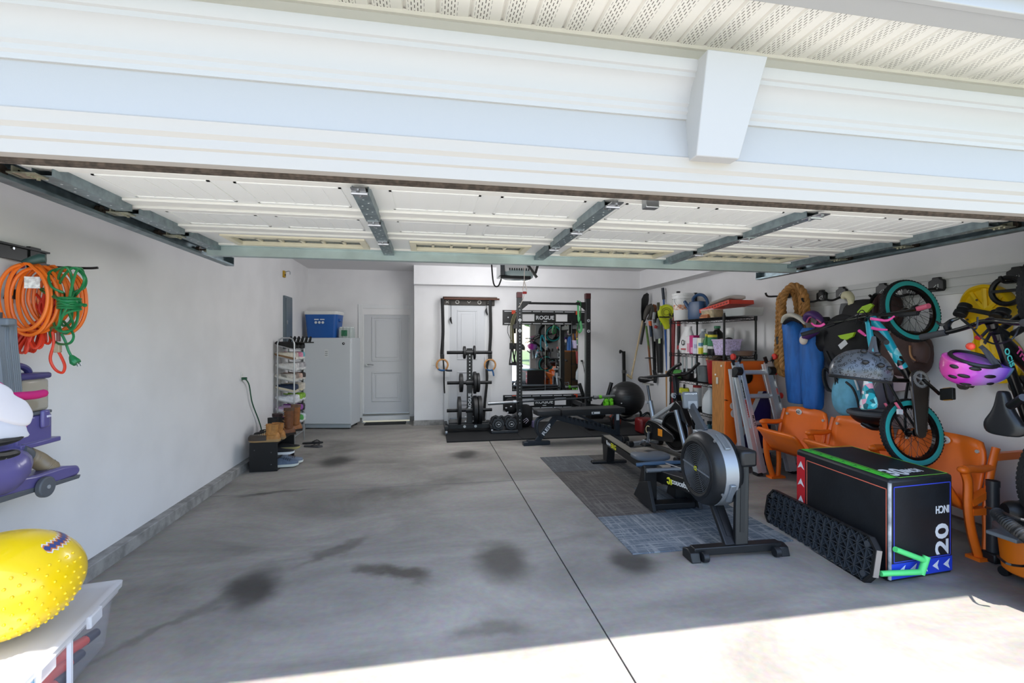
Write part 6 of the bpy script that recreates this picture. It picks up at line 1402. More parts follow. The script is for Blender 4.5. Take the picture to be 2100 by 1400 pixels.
b = MB(); b.prism([(.10, .22), (.14, .36), (.22, .42), (.40, .40), (.70, .30), (.74, .25), (.70, .20), (.40, .16), (.18, .14)], .055, .10, MY); b.build('belt_guard', BLKG, SB, bev=.012)
MB().cyl((.22, -.10, .28), (.22, -.106, .28), .085, n=24).build('guard_disc', m('#26272a', .3), SB); MB().torus((.22, -.106, .28), .05, .006, n=24, k=6, ax='y', a0=rad(60), a1=rad(330)).build('guard_logo', m('#d9cd9a', .5), SB); MB().box(.42, .51, -.104, -.10, .235, .33).build('orange_label', m('#e08a1e', .45), SB, bev=.01)
b = MB(); b.prism([(.56, .58), (.70, .74), (.80, .68), (.90, .50), (.93, .44), (.80, .50), (.66, .60)], -.05, .05, MY); b.build('wheel_cover', m('#202225', .3, coat=.3), SB, bev=.012)
for s_ in (-1, 1):
    b = MB(); b.beam((.26, s_ * .13, .26), (.26 + s_ * .02, s_ * .13, .10 if s_ < 0 else .42), .03, .02); b.build('crank_arm', m('#9aa0a6', .3, .7), SB)
    pz = .09 if s_ < 0 else .43; b = MB(); b.box(.20, .34, s_ * .20 - .05, s_ * .20 + .05, pz - .014, pz + .014); b.build('pedal', m('#2a2c30', .4, .2), SB, bev=.006); MB().tube([(.22, s_ * .20 - .05, pz), (.30, s_ * .2 - .05, pz + .07), (.36, s_ * .2, pz + .05), (.30, s_ * .2 + .05, pz + .07), (.22, s_ * .2 + .05, pz)], .010, 6, sp=4).build('toe_cage', m('#8c9298', .4, .5), SB)
b = MB(); Sx = .05
rings = []
for x, hw_, zt2, zb2 in ((-.13, .06, .985, .91), (-.10, .11, 1.005, .90), (-.03, .105, 1.005, .90), (.04, .06, .99, .94), (.12, .032, .985, .945), (.155, .018, .975, .95)): rings.append([V((Sx + x, hw_, zt2 - .02)), V((Sx + x, hw_ * .5, zt2)), V((Sx + x, 0, zt2 - .012)), V((Sx + x, -hw_ * .5, zt2)), V((Sx + x, -hw_, zt2 - .02)), V((Sx + x, -hw_ * .8, zb2)), V((Sx + x, hw_ * .8, zb2))])
b.loft(rings); b.build('saddle', m('#1a1b1d', .45), SB, sub=1, ang=80); MB().box(-.02, .16, -.03, .03, .88, .905).build('saddle_slider', m('#b0aea6', .35, .6), SB)
MB().beam((Lk - .29, 0, .78), (Lk - .33, 0, 1.04), .05, .045).build('bar_post', m('#33373c', .35, .3), SB, bev=.004); MB().cyl((Lk - .30, -.06, .80), (Lk - .30, .06, .80), .032, n=14).build('post_clamp', m('#c9ccd0', .3, .5), SB)
b = MB(); b.cyl((Lk - .26, -.05, .79), (Lk - .26, -.065, .79), .03, n=18); b.build('round_logo', m('#22344a', .3), SB); MB().torus((Lk - .26, -.066, .79), .02, .003, n=18, k=5, ax='y').build('logo_ring', m('#cfd6dc', .4), SB)
for s_ in (-1, 1):
    MB().tube([(Lk - .33, 0, 1.06), (Lk - .32, s_ * .10, 1.07), (Lk - .25, s_ * .17, 1.10), (Lk - .12, s_ * .16, 1.19), (Lk - .05, s_ * .14, 1.22)], .020, 10, sp=4).build('bar_horn', BLACK, SB)
    MB().tube([(Lk - .33, s_ * .09, 1.06), (Lk - .48, s_ * .20, 1.04), (Lk - .60, s_ * .22, 1.02)], .020, 10, sp=3).build('side_grip', m('#202124', .6), SB)
MB().box(Lk - .40, Lk - .22, -.10, .10, 1.05, 1.075).build('device_tray', BLKG, SB, bev=.008)
# --- carpet tiles under the rower
ctl = thing('carpet_mat', 'mat of distressed grey carpet tiles under the rowing machine', 'carpet', (2.05, 4.45, 0))
CT = []
for k, (c1, c2) in enumerate((('#59626c', '#8d959b'), ('#4d5963', '#8a949b'), ('#4b4643', '#857f79'), ('#3f4c57', '#7a858d'), ('#46423f', '#7d7872'), ('#41403f', '#75726d'), ('#45474a', '#787a7c'), ('#413f3d', '#75706b'))):
    M_, t, bb_, L = mnew('carpet_%d' % k); geo = nd(t, 'NewGeometry'); cur = None
    for j, sc in enumerate(((2.0, 42, 1), (38, 2.4, 1))):
        mp = nd(t, 'Mapping'); mp.inputs['Scale'].default_value = sc if (k % 2 == 0) else (sc[1], sc[0], 1); L.new(geo.outputs['Position'], mp.inputs[0]); n1 = nd(t, 'TexNoise'); n1.inputs['Scale'].default_value = 1.0; n1.inputs['Detail'].default_value = 6; n1.inputs['Roughness'].default_value = .7; L.new(mp.outputs[0], n1.inputs[0])
        rp = nd(t, 'ValToRGB'); rp.color_ramp.elements[0].position = .48; rp.color_ramp.elements[1].position = .62; L.new(n1.outputs['Fac'], rp.inputs[0])
        cur = rp.outputs[0] if cur is None else mth2(cur, rp.outputs[0], t, L) if False else (lambda a, b__: (lambda q: (L.new(a, q.inputs[0]), L.new(b__, q.inputs[1]), q.outputs[0])[2])(nd(t, 'Math', operation='MAXIMUM')))(cur, rp.outputs[0])
    n3 = nd(t, 'TexNoise'); n3.inputs['Scale'].default_value = 5; n3.inputs['Detail'].default_value = 4; L.new(geo.outputs['Position'], n3.inputs[0]); ml = nd(t, 'Math', operation='MULTIPLY'); L.new(cur, ml.inputs[0]); L.new(n3.outputs['Fac'], ml.inputs[1])
    mx = nd(t, 'Mix', data_type='RGBA'); L.new(ml.outputs[0], mx.inputs['Factor']); mx.inputs['A'].default_value = lin(c1); mx.inputs['B'].default_value = lin('#b3b5b2' if k < 2 else c2)
    L.new(mx.outputs['Result'], bb_.inputs['Base Color']); bb_.inputs['Roughness'].default_value = .95
    n4 = nd(t, 'TexNoise'); n4.inputs['Scale'].default_value = 220; L.new(geo.outputs['Position'], n4.inputs[0]); bp = nd(t, 'Bump'); bp.inputs['Strength'].default_value = .4; bp.inputs['Distance'].default_value = .004; L.new(n4.outputs['Fac'], bp.inputs['Height']); L.new(bp.outputs[0], bb_.inputs['Normal']); CT.append(M_)
for r_ in range(4):
    for c_ in range(2):
        xa_ = 1.41 + .643 * c_; ya_ = 3.075 + .693 * r_; MB().box(xa_, xa_ + .640, ya_, ya_ + .690, 0, .009).build('carpet_tile', CT[r_ * 2 + c_], ctl, world=True, bev=.001)
CZ = .009
# --- rower
F0 = (fl(1415, 1146) + fl(1600, 1132)) / 2; R0_ = (fl(1213, 946) + fl(1272, 945)) / 2
Rw = thing('rowing_machine', 'black air rowing machine with a big round flywheel on the carpet tiles', 'rowing machine', M=TM((F0.x, F0.y, 0), ((R0_ - F0).y, -(R0_ - F0).x, 0), (R0_ - F0), (0, 0, 1)))
RL = (R0_ - F0).length; RBK = m('#1d1f22', .42, bump=.06, bs=200)
b = MB(); b.box(-.33, .33, -.035, .035, .03, .085); b.build('front_foot_bar', RBK, Rw, bev=.006)
for s_ in (-1, 1):
    b = MB(); b.prism([(-.07, .0), (.06, .0), (.06, .06), (.0, .075), (-.05, .06)], -.035, .035, TM((s_ * .335, 0, 0), (0, 1, 0), (0, 0, 1), (1, 0, 0))); b.build('foot_pad', BLACK, Rw, bev=.006)
    MB().cyl((s_ * .27 - .02, -.06, .035), (s_ * .27 + .02, -.06, .035), .033, n=16).build('caster', m('#26282c', .5), Rw, bev=.004)
    lb0, lt0 = (V((.035, .0, .07)), V((.115, .10, .64))) if s_ > 0 else (V((-.035, .0, .07)), V((-.015, .27, .36)))
    b = MB(); b.beam(lb0, lt0, .10, .035, up=(0, -1, 0)); lg = b.build('front_leg', RBK, Rw, bev=.006); g_ = V((0, -.019, 0)) if s_ > 0 else V((0, -.016, .012)); MB().beam(lb0.lerp(lt0, .16) + g_, lb0.lerp(lt0, .9) + g_, .035, .004, up=(0, -1, 0)).build('leg_groove', m('#121315', .5), lg)
FWC = V((-.0, .31, .535)); FR_ = .275
MXr = TM(FWC, (0, 1, 0), (0, 0, 1), (1, 0, 0))
b = MB(); b.lathe([(.20, -.125), (.235, -.118), (.262, -.095), (FR_, -.06), (FR_, .06), (.262, .095), (.235, .118), (.20, .125)], MXr, 56); b.build('flywheel_shroud', m('#26282b', .4, bump=.05, bs=150), Rw)
b = MB(); b.lathe([(FR_ - .004, -.052), (FR_ + .004, -.050), (FR_ + .004, .050), (FR_ - .004, .052)], MXr, 56); b.build('perforated_band', m('#9da1a5', .42, .6), Rw)
for sd in (-1, 1):
    b = MB(); b.lathe([(.185, sd * .122), (.205, sd * .132), (.222, sd * .126), (.222, sd * .11)], MXr, 48); b.build('grille_rim', RBK, Rw)
    b = MB()
    for k in range(12): r2 = .03 + .0135 * k; b.torus((0, 0, sd * .118), r2, .0032, M=MXr, n=40, k=5)
    for k in range(3): a = 2 * math.pi * k / 3; b.beam(MXr @ V((.0, 0, sd * .112)), MXr @ V((.19 * math.cos(a), .19 * math.sin(a), sd * .112)), .008, .006)
    b.build('grille_ring', m('#55585c', .35, .3), Rw).__setitem__('kind', 'stuff')
    b = MB(); b.lathe([(0, sd * .09), (.19, sd * .09), (.19, sd * .095), (0, sd * .095)], MXr, 32); b.build('fan_disc', m('#0b0c0d', .9), Rw)
    MB().beam(MXr @ V((-.185, -.02, sd * .119)), MXr @ V((.185, .02, sd * .119)), .012, .01).build('grille_bar', m('#7d838a', .4, .3), Rw)
    b = MB(); b.cyl(MXr @ V((0, 0, sd * .116)), MXr @ V((0, 0, sd * .124)), .026, n=18); b.build('hub_cap', m('#151618', .4), Rw)
text('C2', MXr @ TM((0, 0, -.126), (-1, 0, 0), (0, 1, 0), (0, 0, -1)), .036, .034, m('#d9d62a', .45), Rw)
for a in (125, 205):
    b = MB(); p = MXr @ V((FR_ * math.cos(rad(a)), FR_ * math.sin(rad(a)), 0)); n_ = (p - FWC).normalized()
    F_ = frame_of(n_, (1, 0, 0)).to_4x4(); F_.translation = p; b.box(-.075, .075, -.022, .022, -.006, .016, F_); bk_ = b.build('band_clamp', m('#8d9399', .35, .6), Rw, bev=.006)
    b = MB(); b.cyl(F_ @ V((-.0, -.07, .01)), F_ @ V((-.0, -.07, .024)), .010, n=10); b.build('clamp_screw', STEEL, bk_)
MB().box(.075, .20, .04, .22, .60, .72).build('leg_cap', m('#26282b', .4), Rw, bev=.02)
# frame from flywheel to footrests
MB().beam((-.03, .42, .34), (-.03, 1.16, .245), .11, .075, up=(1, 0, 0)).build('main_frame', BLACK, Rw, bev=.006)
MB().beam((.03, .42, .34), (.03, 1.16, .245), .11, .075, up=(1, 0, 0)).build('main_frame', BLACK, Rw, bev=.006)
dm = (V((0, .42, .34)) - V((0, 1.16, .245))).normalized()
text('concept2', TM((-.0865, .60, .317), dm, (0, -dm.z, dm.y), (-1, 0, 0)), .31, .062, m('#dfe0df', .5), Rw)
b = MB(); q = V((-.0865, .805, .290)); b.torus(tuple(q), .024, .008, n=16, k=6, ax='x', a0=rad(30), a1=rad(330)); b.torus(tuple(q + V((0, -.03, 0))), .024, .006, n=12, k=6, ax='x', a0=rad(120), a1=rad(240)); b.build('frame_logo', m('#d9d62a', .45), Rw); 
for s_ in (-1, 1):
    b = MB(); b.prism([(1.02, .05), (1.20, .05), (1.08, .37), (1.02, .36)], -.06, .06, TM((s_ * .15, 0, 0), (0, 1, 0), (0, 0, 1), (1, 0, 0))); b.build('foot_stretcher', BLACK, Rw, bev=.006)
    b = MB(); b.prism([(.80, .03), (1.03, .03), (1.22, .045), (1.10, .20), (.92, .26)], -.015, .015, TM((s_ * .215, 0, 0), (0, 1, 0), (0, 0, 1), (1, 0, 0))); b.build('side_wedge', m('#222427', .5), Rw, bev=.003)
    MB().box(s_ * .15 - .06, s_ * .15 + .06, 1.04, 1.12, .30, .36, None).build('heel_cup', m('#35383d', .5), Rw, bev=.012)
MB().box(-.20, .20, .86, .98, .02, .07).build('middle_foot', BLACK, Rw, bev=.006)
# monorail
za, zb_ = .285, .325
MB().beam((0, 1.0, za - .05), (0, RL - .02, zb_ - .05), .075, .10, up=(1, 0, 0)).build('monorail', m('#121315', .4), Rw, sm=False)
b = MB(); b.beam((0, 1.0, za + .004), (0, RL, zb_ + .004), .09, .012, up=(0, 0, 1)); b.v = b.v; ro = b.build('rail_cap', m('#8f8a80', .35, .5), Rw, sm=False)
MB().box(-.055, .055, RL - .03, RL + .012, zb_ - .10, zb_ + .014).build('rail_end_cap', BLACK, Rw, bev=.004)
b = MB(); b.loft([[(-.05, RL - .16, .03), (.05, RL - .16, .03), (.05, RL - .04, .03), (-.05, RL - .04, .03)], [(-.05, RL - .20, zb_ - .05), (.05, RL - .20, zb_ - .05), (.05, RL, zb_ - .05), (-.05, RL, zb_ - .05)]]); b.build('rear_leg', BLACK, Rw, bev=.006)
MB().box(-.22, .22, RL - .14, RL - .06, .0 + CZ, .04).build('rear_foot', BLACK, Rw, bev=.008)
text('Row', TM((-.0512, RL - .23, zb_ - .05), (0, -1, -.015), (0, -.015, 1), (-1, 0, 0)), .14, .05, m('#c9cbcc', .5), Rw); text('ERG', TM((-.0512, RL - .39, zb_ - .053), (0, -1, -.015), (0, -.015, 1), (-1, 0, 0)), .16, .055, m('#d9d62a', .5), Rw)
# seat, handle
sy = 1.37; sz = za + (zb_ - za) * .23 + .045
b = MB(); rings = []
SO = [(-.17, -.10), (-.185, 0), (-.16, .085), (-.09, .12), (-.03, .09), (0, .06), (.03, .09), (.09, .12), (.16, .085), (.185, 0), (.17, -.10), (.08, -.125), (-.08, -.125)]
S2 = spline([V((x, y, 0)) for x, y in SO], 3, True)
for z, k in ((0, .95), (.012, 1), (.032, 1), (.042, .95)): rings.append([V((p.x * k, sy + p.y * k, sz + z + .012 * (abs(p.x) / .18) ** 2)) for p in S2])
b.loft(rings); b.build('seat', m('#5b6168', .55), Rw, ang=60); MB().box(-.06, .06, sy - .09, sy + .09, sz - .05, sz + .0).build('seat_carriage', BLACK, Rw, bev=.01)
MB().tube([(-.26, 1.09, .36), (-.13, 1.06, .375), (0, 1.05, .38), (.13, 1.06, .375), (.26, 1.09, .36)], .018, 10, sp=3).build('handle', m('#3d5670', .5), Rw)
MB().cyl((0, 1.05, .38), (0, .62, .42), .006, n=6).build('chain', STEEL, Rw); MB().cyl((-.20, 1.0, .33), (.20, 1.0, .33), .02, n=10).build('handle_hook', m('#8b9096', .4, .5), Rw)
# monitor arm
MB().beam((.02, .42, .78), (.03, .64, .95), .085, .03, up=(1, 0, 0)).build('monitor_arm', m('#4c5056', .5), Rw, bev=.006); MB().box(-.06, .10, .38, .46, .765, .80).build('arm_bracket', m('#aeb3b8', .35, .5), Rw, bev=.004)
Mm = TM((.03, .66, 1.0), (1, 0, 0), (0, .12, 1)) @ Matrix.Scale(.70, 4)
MB().box(-.095, .10, -.09, .11, -.03, .03, Mm).build('monitor_case', m('#6f7378', .45), Rw, bev=.015); MB().box(-.045, .075, -.095, -.0, .03, .036, Mm).build('monitor_back_plate', m('#9a9da1', .45), Rw, bev=.004); MB().cyl(Mm @ V((.015, -.045, .036)), Mm @ V((.015, -.045, .042)), .012, n=10).build('plate_knob', BLACK, Rw)
text('concept2', Mm @ TM((.0, .085, .031), (1, 0, 0), (0, 1, 0), (0, 0, 1)), .16, .022, m('#e4e6e8', .5), Rw)
# ------------------------------------------------------------------ right wall
WX = lambda u, v, d=0.0: wx(u, v, XR - d)
rr1 = thing('wall_rail', 'pale grey slotted storage rail along the right wall', 'rail', (XR, 3.2, 1.97))
RG = m('#c3c4c4', .45)
RZ0, RZ1 = 1.885, 2.065
for (z0, z1, d) in ((RZ0, RZ0 + .05, .022), (RZ0 + .05, RZ0 + .06, .008), (RZ0 + .06, RZ1 - .06, .018), (RZ1 - .06, RZ1 - .05, .008), (RZ1 - .05, RZ1, .022)):
    MB().box(XR - d, XR, 1.0, 4.75, z0, z1).build('rail_strip', RG, rr1, world=True)
HOOKM = m('#1b1c1e', .45)
def rail_hook(label, u, v, arm, sc=1.0):
    p = WX(u, v, .03); t_ = thing('wall_hook', label, 'hook', tuple(p))
    b = MB(); P = [(-.05, -.042), (.05, -.042), (.06, -.03), (.06, .045), (.03, .06), (.03, .075), (-.03, .075), (-.03, .06), (-.06, .045), (-.06, -.03)]
    b.prism([(x * sc, z * sc) for x, z in P], -.018, .018, TM((0, 0, 0), (0, -1, 0), (0, 0, 1))); b.build('hook_base', HOOKM, t_, bev=.006)
    b = MB(); z_ = [(-.022, -.018), (.022, .022), (.022, -.022)]
    for i in range(3):
        q0, q1 = z_[i], z_[(i + 1) % 3]; a_ = V((-.020, -q0[0] * sc, q0[1] * sc)); c_ = V((-.020, -q1[0] * sc, q1[1] * sc)); b.beam(a_.lerp(c_, .12), a_.lerp(c_, .72), .005, .004)
    b.build('triangle_mark', m('#dcdedf', .5), t_)
    if arm: MB().tube([V(q) for q in arm], .011 * sc, 8, sp=4).build('hook_arm', HOOKM, t_)
    return t_
rail_hook('small hook left end of the right wall rail holding the rope', 1612, 604, [(-.02, 0, -.02), (-.12, .02, -.02), (-.22, .03, -.02), (-.25, .03, .02)])
rail_hook('second hook from the rope on the right wall rail, with a long bare arm', 1686, 609, [(-.02, .02, -.03), (-.10, .03, -.05), (-.20, .03, -.045), (-.22, .03, -.01)])
rail_hook('third hook from the rope, with a curled double arm and a glove', 1727, 603, [(-.02, 0, -.03), (-.08, .03, -.06), (-.14, .05, -.05), (-.15, .05, -.01)])
rail_hook('hook above the backpacks, left of the small bike wheel', 1811, 597, [(-.02, 0, -.03), (-.10, 0, -.06), (-.15, 0, -.04)])
rail_hook('hook just right of the small bike front wheel', 1922, 587, [(-.02, .0, -.02), (-.10, .02, -.03), (-.2, .06, -.02)])
rail_hook('hook near the right edge of the photo above the yellow ride-on', 2087, 568, [(-.02, 0, -.03), (-.12, 0, -.04), (-.16, 0, 0)])
rail_hook('grey hook behind the spokes of the small bike front wheel', 1868, 596, [(-.02, 0, -.03), (-.12, 0, -.05), (-.2, 0, -.03)])
# rope, laid of three strands
rp_ = thing('rope', 'thick tan three-strand climbing rope looped on the right wall hook', 'rope', tuple(WX(1615, 790, .2)))
RP = [(1624, 796, .13), (1621, 765, .13), (1617, 735, .13), (1612, 690, .14), (1606, 640, .15), (1606, 608, .16), (1618, 594, .16), (1630, 604, .13), (1637, 650, .12), (1634, 720, .12), (1618, 762, .16), (1602, 764, .20), (1594, 742, .21), (1596, 690, .22), (1598, 640, .23), (1600, 612, .23), (1614, 596, .22), (1630, 592, .18), (1643, 606, .16), (1645, 650, .15), (1640, 710, .15), (1622, 745, .19), (1607, 752, .25), (1604, 720, .27), (1604, 660, .28), (1606, 616, .27), (1620, 588, .26), (1640, 590, .22), (1652, 612, .20), (1654, 660, .19)]
path = spline([WX(u, v, d) for u, v, d in RP], 12)
ROPEM = m('#a5763f', .75, var=.22, vs=18, bump=.4, bs=90)
acc = 0.0; up = V((1, 0, 0))
strands = [[], [], []]
for i in range(len(path)):
    d = (path[min(i + 1, len(path) - 1)] - path[max(i - 1, 0)]).normalized(); acc += (path[i] - path[i - 1]).length if i else 0
    x = up.cross(d); x = x.normalized() if x.length > 1e-3 else V((0, 1, 0)); y = d.cross(x); up = y
    for k in range(3): a = acc / .16 * 2 * math.pi + k * 2 * math.pi / 3; strands[k].append(path[i] + x * (.019 * math.cos(a)) + y * (.019 * math.sin(a)))
for k in range(3): MB().tube(strands[k], .021, 8).build('rope_strand', ROPEM, rp_, world=True)
MB().cyl(WX(1597, 690, .26), WX(1598, 705, .26), .030, n=12).build('black_tape', BLACK, rp_, world=True)
# blue chair bags
def sack(name, label, cat, pts, mat, flat=.8, n=18, fold=.075, group=None):
    """pts: (u, v, radius, depth) down the bag"""
    P = [WX(u, v, d) for u, v, r_, d in pts]; rs = [p[2] for p in pts]; t_ = thing(name, label, cat, tuple(P[-1]), group=group)
    Q = spline(P, 4); b = MB(); rings = []
    for i, q in enumerate(Q):
        f = i / (len(Q) - 1) * (len(rs) - 1); k = min(int(f), len(rs) - 2); r_ = rs[k] + (rs[k + 1] - rs[k]) * (f - k)
        rings.append([q + V((flat * r_ * math.cos(2 * math.pi * j / n) * (1 + fold * math.sin(3 * j + i * .7)), r_ * math.sin(2 * math.pi * j / n) * (1 + fold * math.cos(2 * j + i * .5)), 0)) for j in range(n)])
    b.loft(rings); b.build('bag_body', mat, t_, world=True, ang=80); return t_
BLUF = m('#1f63b0', .6, var=.14, vs=22, bump=.35, bs=60, st=(1, 1, .25))
B1 = sack('chair_bag', 'left blue fabric chair bag with a cream brim over its top', 'chair bag', [(1620, 656, .09, .22), (1625, 672, .12, .22), (1632, 700, .13, .22), (1634, 760, .125, .22), (1636, 815, .115, .22), (1637, 826, .10, .22)], BLUF)
B2 = sack('chair_bag', 'right blue fabric chair bag, shorter top, hanging lower', 'chair bag', [(1660, 672, .07, .25), (1662, 690, .115, .25), (1665, 730, .125, .25), (1666, 790, .115, .25), (1667, 826, .105, .25), (1667, 837, .09, .25)], BLUF)
b = MB(); b.tube([WX(1606, 662, .34), WX(1612, 650, .34), WX(1625, 646, .33), WX(1640, 652, .31), WX(1652, 664, .29)], [.03, .05, .06, .055, .03], 12, sp=4, flat=.42); hat = thing('sun_visor', 'cream and black visor lying over the left blue bag', 'visor', tuple(WX(1628, 660, .33))); b.build('brim', m('#d8d3c6', .7), hat, world=True)
MB().tube([WX(1608, 664, .33), WX(1616, 657, .34), WX(1628, 655, .33), WX(1642, 661, .3)], [.02, .035, .04, .03], 10, sp=4, flat=.5).build('under_band', m('#24252b', .6), hat, world=True)
PURP = m('#4a2a68', .5)
for i, (pts, lb) in enumerate((([(1652, 660, .28), (1657, 647, .28), (1668, 644, .28), (1680, 652, .27), (1688, 662, .26)], 'purple slipper with a pink lining behind the handlebar grip'), ([(1648, 698, .36), (1655, 690, .36), (1666, 683, .35), (1676, 677, .34)], 'purple and cream slipper hanging in front of the blue bags'))):
    t_ = thing('slipper', lb, 'slipper', tuple(WX(pts[2][0], pts[2][1] + 10, pts[2][2])))
    MB().tube([WX(*p) for p in pts], [.03, .05, .055, .045, .02] if i == 0 else [.035, .05, .05, .035], 12, sp=4, flat=.7).build('upper', PURP, t_, world=True, ang=80)
    if i: MB().ell(tuple(WX(1648, 697, .375)), .035, .045, .05, 12, 8).build('toe_cap', m('#e0d3c6', .6), t_, world=True)
    else: MB().tube([WX(1654, 661, .31), WX(1660, 651, .31), (WX(1670, 650, .31)), WX(1684, 662, .29)], .008, 6, sp=3).build('pink_piping', m('#c05a8a', .5), t_, world=True)
t_ = sack('swim_fin', 'long dark soft shoe shape hanging right of the blue bags', 'bag', [(1690, 650, .05, .2), (1690, 680, .10, .2), (1692, 705, .12, .2), (1690, 720, .08, .2)], m('#17181f', .6)); t_.name = 'dark_pouch'; t_['category'] = 'pouch'; t_['label'] = 'soft dark pouch hanging right of the purple slippers'
# glove and sleeve
slv = sack('knee_sleeve', 'grey knit sleeve hanging from the third hook', 'sleeve', [(1736, 622, .05, .12), (1735, 640, .062, .12), (1733, 660, .065, .12), (1732, 690, .06, .12)], m('#64666a', .85, bump=.4, bs=120))
glv = thing('work_glove', 'cream work glove draped over the third hook', 'glove', tuple(WX(1738, 612, .2)))
b = MB(); b.tube([WX(1729, 612, .2), WX(1733, 605, .2), WX(1740, 605, .2), WX(1746, 612, .2), WX(1747, 620, .2)], [.02, .035, .04, .03, .014], 10, sp=3); b.build('palm', m('#d5cfae', .8, bump=.3, bs=60), glv, world=True)
for k in range(4): MB().tube([WX(1740 + 2 * k, 612, .2), WX(1742 + 2 * k, 619, .21), WX(1741 + 2.2 * k, 625 - k, .21)], [.016, .014, .009], 8, sp=2).build('finger', m('#d5cfae', .8, bump=.3, bs=60), glv, world=True)
# backpacks and bags on the wall
BPK = m('#1c1d21', .75, bump=.35, bs=40); LIME = m('#a5d11e', .6)
bp1 = thing('backpack', 'black backpack with lime green patches behind the small bike handlebar', 'backpack', tuple(WX(1740, 780, .2)))
b = MB(); c = WX(1742, 705, .17); b.ell(tuple(c), .13, .26, .30, 22, 16, p=.75); b.build('pack_body', BPK, bp1, world=True)
c = WX(1770, 650, .14); b = MB(); b.ell(tuple(c), .10, .20, .17, 18, 12, p=.8); b.build('top_pocket', BPK, bp1, world=True)
for pl_ in ([(1757, 640), (1768, 628), (1785, 622), (1790, 626), (1778, 640), (1765, 644)], [(1718, 688), (1732, 685), (1752, 681), (1748, 690), (1735, 697), (1724, 694)]):
    P = [WX(u, v, .33) for u, v in pl_]; b = MB(); b.loft([[p + V((.02, 0, 0)) for p in P], P]); b.build('lime_patch', LIME, bp1, world=True)
MB().beam(WX(1722, 712, .36), WX(1736, 700, .36), .05, .006, up=(1, 0, 0)).build('white_tag', m('#cfd2d6', .5), bp1, world=True)
MB().tube([WX(1706, 770, .25), WX(1692, 755, .3), WX(1690, 775, .3), WX(1700, 800, .28), WX(1728, 800, .28)], .025, 8, sp=4, flat=.5).build('mesh_pocket', m('#2a2c30', .7), bp1, world=True)
for (a, c) in (((1695, 720), (1722, 775)), ((1708, 760), (1727, 800)), ((1712, 745), (1716, 815))): MB().beam(WX(*a, .33), WX(*c, .33), .022, .01).build('webbing_strap', m('#232428', .7), bp1, world=True)
MB().tube([WX(1780, 635, .2), WX(1787, 615, .2), WX(1795, 605, .15), WX(1806, 612, .12)], .02, 8, sp=3, flat=.4).build('carry_loop', BPK, bp1, world=True)
bp2 = thing('backpack', 'grey and light blue backpack hanging low above the orange seats', 'backpack', tuple(WX(1760, 850, .2)))
b = MB(); c = WX(1770, 800, .16); b.ell(tuple(c), .12, .26, .26, 22, 16, p=.75); b.build('pack_body', m('#625f6c', .7, bump=.25, bs=40), bp2, world=True)
b = MB(); c = WX(1741, 812, .25); b.ell(tuple(c), .11, .15, .20, 20, 14, p=.85, M=None); b.build('blue_pocket', m('#67aecb', .65, var=.1, vs=14, bump=.3, bs=30), bp2, world=True)
MB().tube([WX(1735, 783, .37), WX(1748, 795, .38), WX(1757, 815, .38), WX(1762, 838, .36)], .010, 6, sp=4).build('black_piping', BLACK, bp2, world=True)
MB().tube([WX(1750, 770, .34), WX(1757, 790, .34), WX(1760, 800, .34)], .008, 6, sp=3).build('white_piping', m('#d6d6d8', .5), bp2, world=True)
bp3 = thing('duffel_bag', 'brown bag with tan piping hanging behind the small bike front wheel', 'bag', tuple(WX(1868, 775, .15)))
BRN = m('#4b3632', .75, bump=.3, bs=30, var=.12, vs=10)
b = MB(); c = WX(1858, 725, .13); b.ell(tuple(c), .11, .20, .20, 20, 14, p=.75); b.build('lower_body', BRN, bp3, world=True)
b = MB(); c = WX(1818, 640, .13); b.ell(tuple(c), .09, .13, .17, 20, 14, p=.8); b.build('upper_body', m('#3b2625', .75, bump=.3, bs=30), bp3, world=True)
MB().tube([WX(1866, 708, .28), WX(1867, 725, .28), WX(1872, 735, .28), WX(1882, 740, .25)], .008, 6, sp=4).build('tan_piping', m('#b98255', .5), bp3, world=True)
MB().tube([WX(1880, 700, .2), WX(1888, 715, .22), WX(1886, 735, .22), WX(1876, 728, .24)], [.04, .06, .06, .03], 10, sp=3).build('side_pocket', m('#5c443f', .7), bp3, world=True)
MB().tube([WX(1795, 645, .25), WX(1797, 620, .22), WX(1806, 606, .15), WX(1816, 612, .15), WX(1815, 640, .2)], .022, 8, sp=4, flat=.4).build('carry_strap', m('#3a2022', .7), bp3, world=True)
MB().beam(WX(1868, 760, .1), WX(1868, 800, .1), .05, .02).build('hanging_strap', BLACK, bp3, world=True)
pk = thing('tote_bag', 'pink and pale tote bag glimpsed behind the small bike frame', 'bag', tuple(WX(1830, 800, .1)))
b = MB(); P = [WX(u, v, .1) for u, v in ((1800, 765), (1850, 738), (1862, 770), (1856, 800), (1805, 805))]; b.loft([[p + V((.06, 0, 0)) for p in P], P]); b.build('bag_panel', m('#d8c3cd', .7), pk, world=True)
b = MB(); P = [WX(u, v, .13) for u, v in ((1808, 772), (1820, 756), (1840, 755), (1838, 762), (1812, 777))]; b.loft([[p + V((.03, 0, 0)) for p in P], P]); b.build('pink_band', m('#c81f6e', .6), pk, world=True)
bh = thing('helmet', 'plain black and grey helmet hanging under the patterned saddle', 'helmet', tuple(WX(1790, 880, .45)))
b = MB(); c = WX(1788, 846, .48); b.ell(tuple(c), .16, .16, .11, 24, 14, v0=.5); b.build('shell', m('#1e1f22', .4), bh, world=True)
b = MB(); b.torus(tuple(c), .158, .022, n=28, k=8); b.build('rim_band', m('#4b4c50', .7), bh, world=True); MB().tube([c + V((-.1, 0, -.08)), c + V((-.05, -.05, -.12)), c + V((.05, -.05, -.12))], .02, 8, sp=3).build('chin_pad', BLACK, bh, world=True)
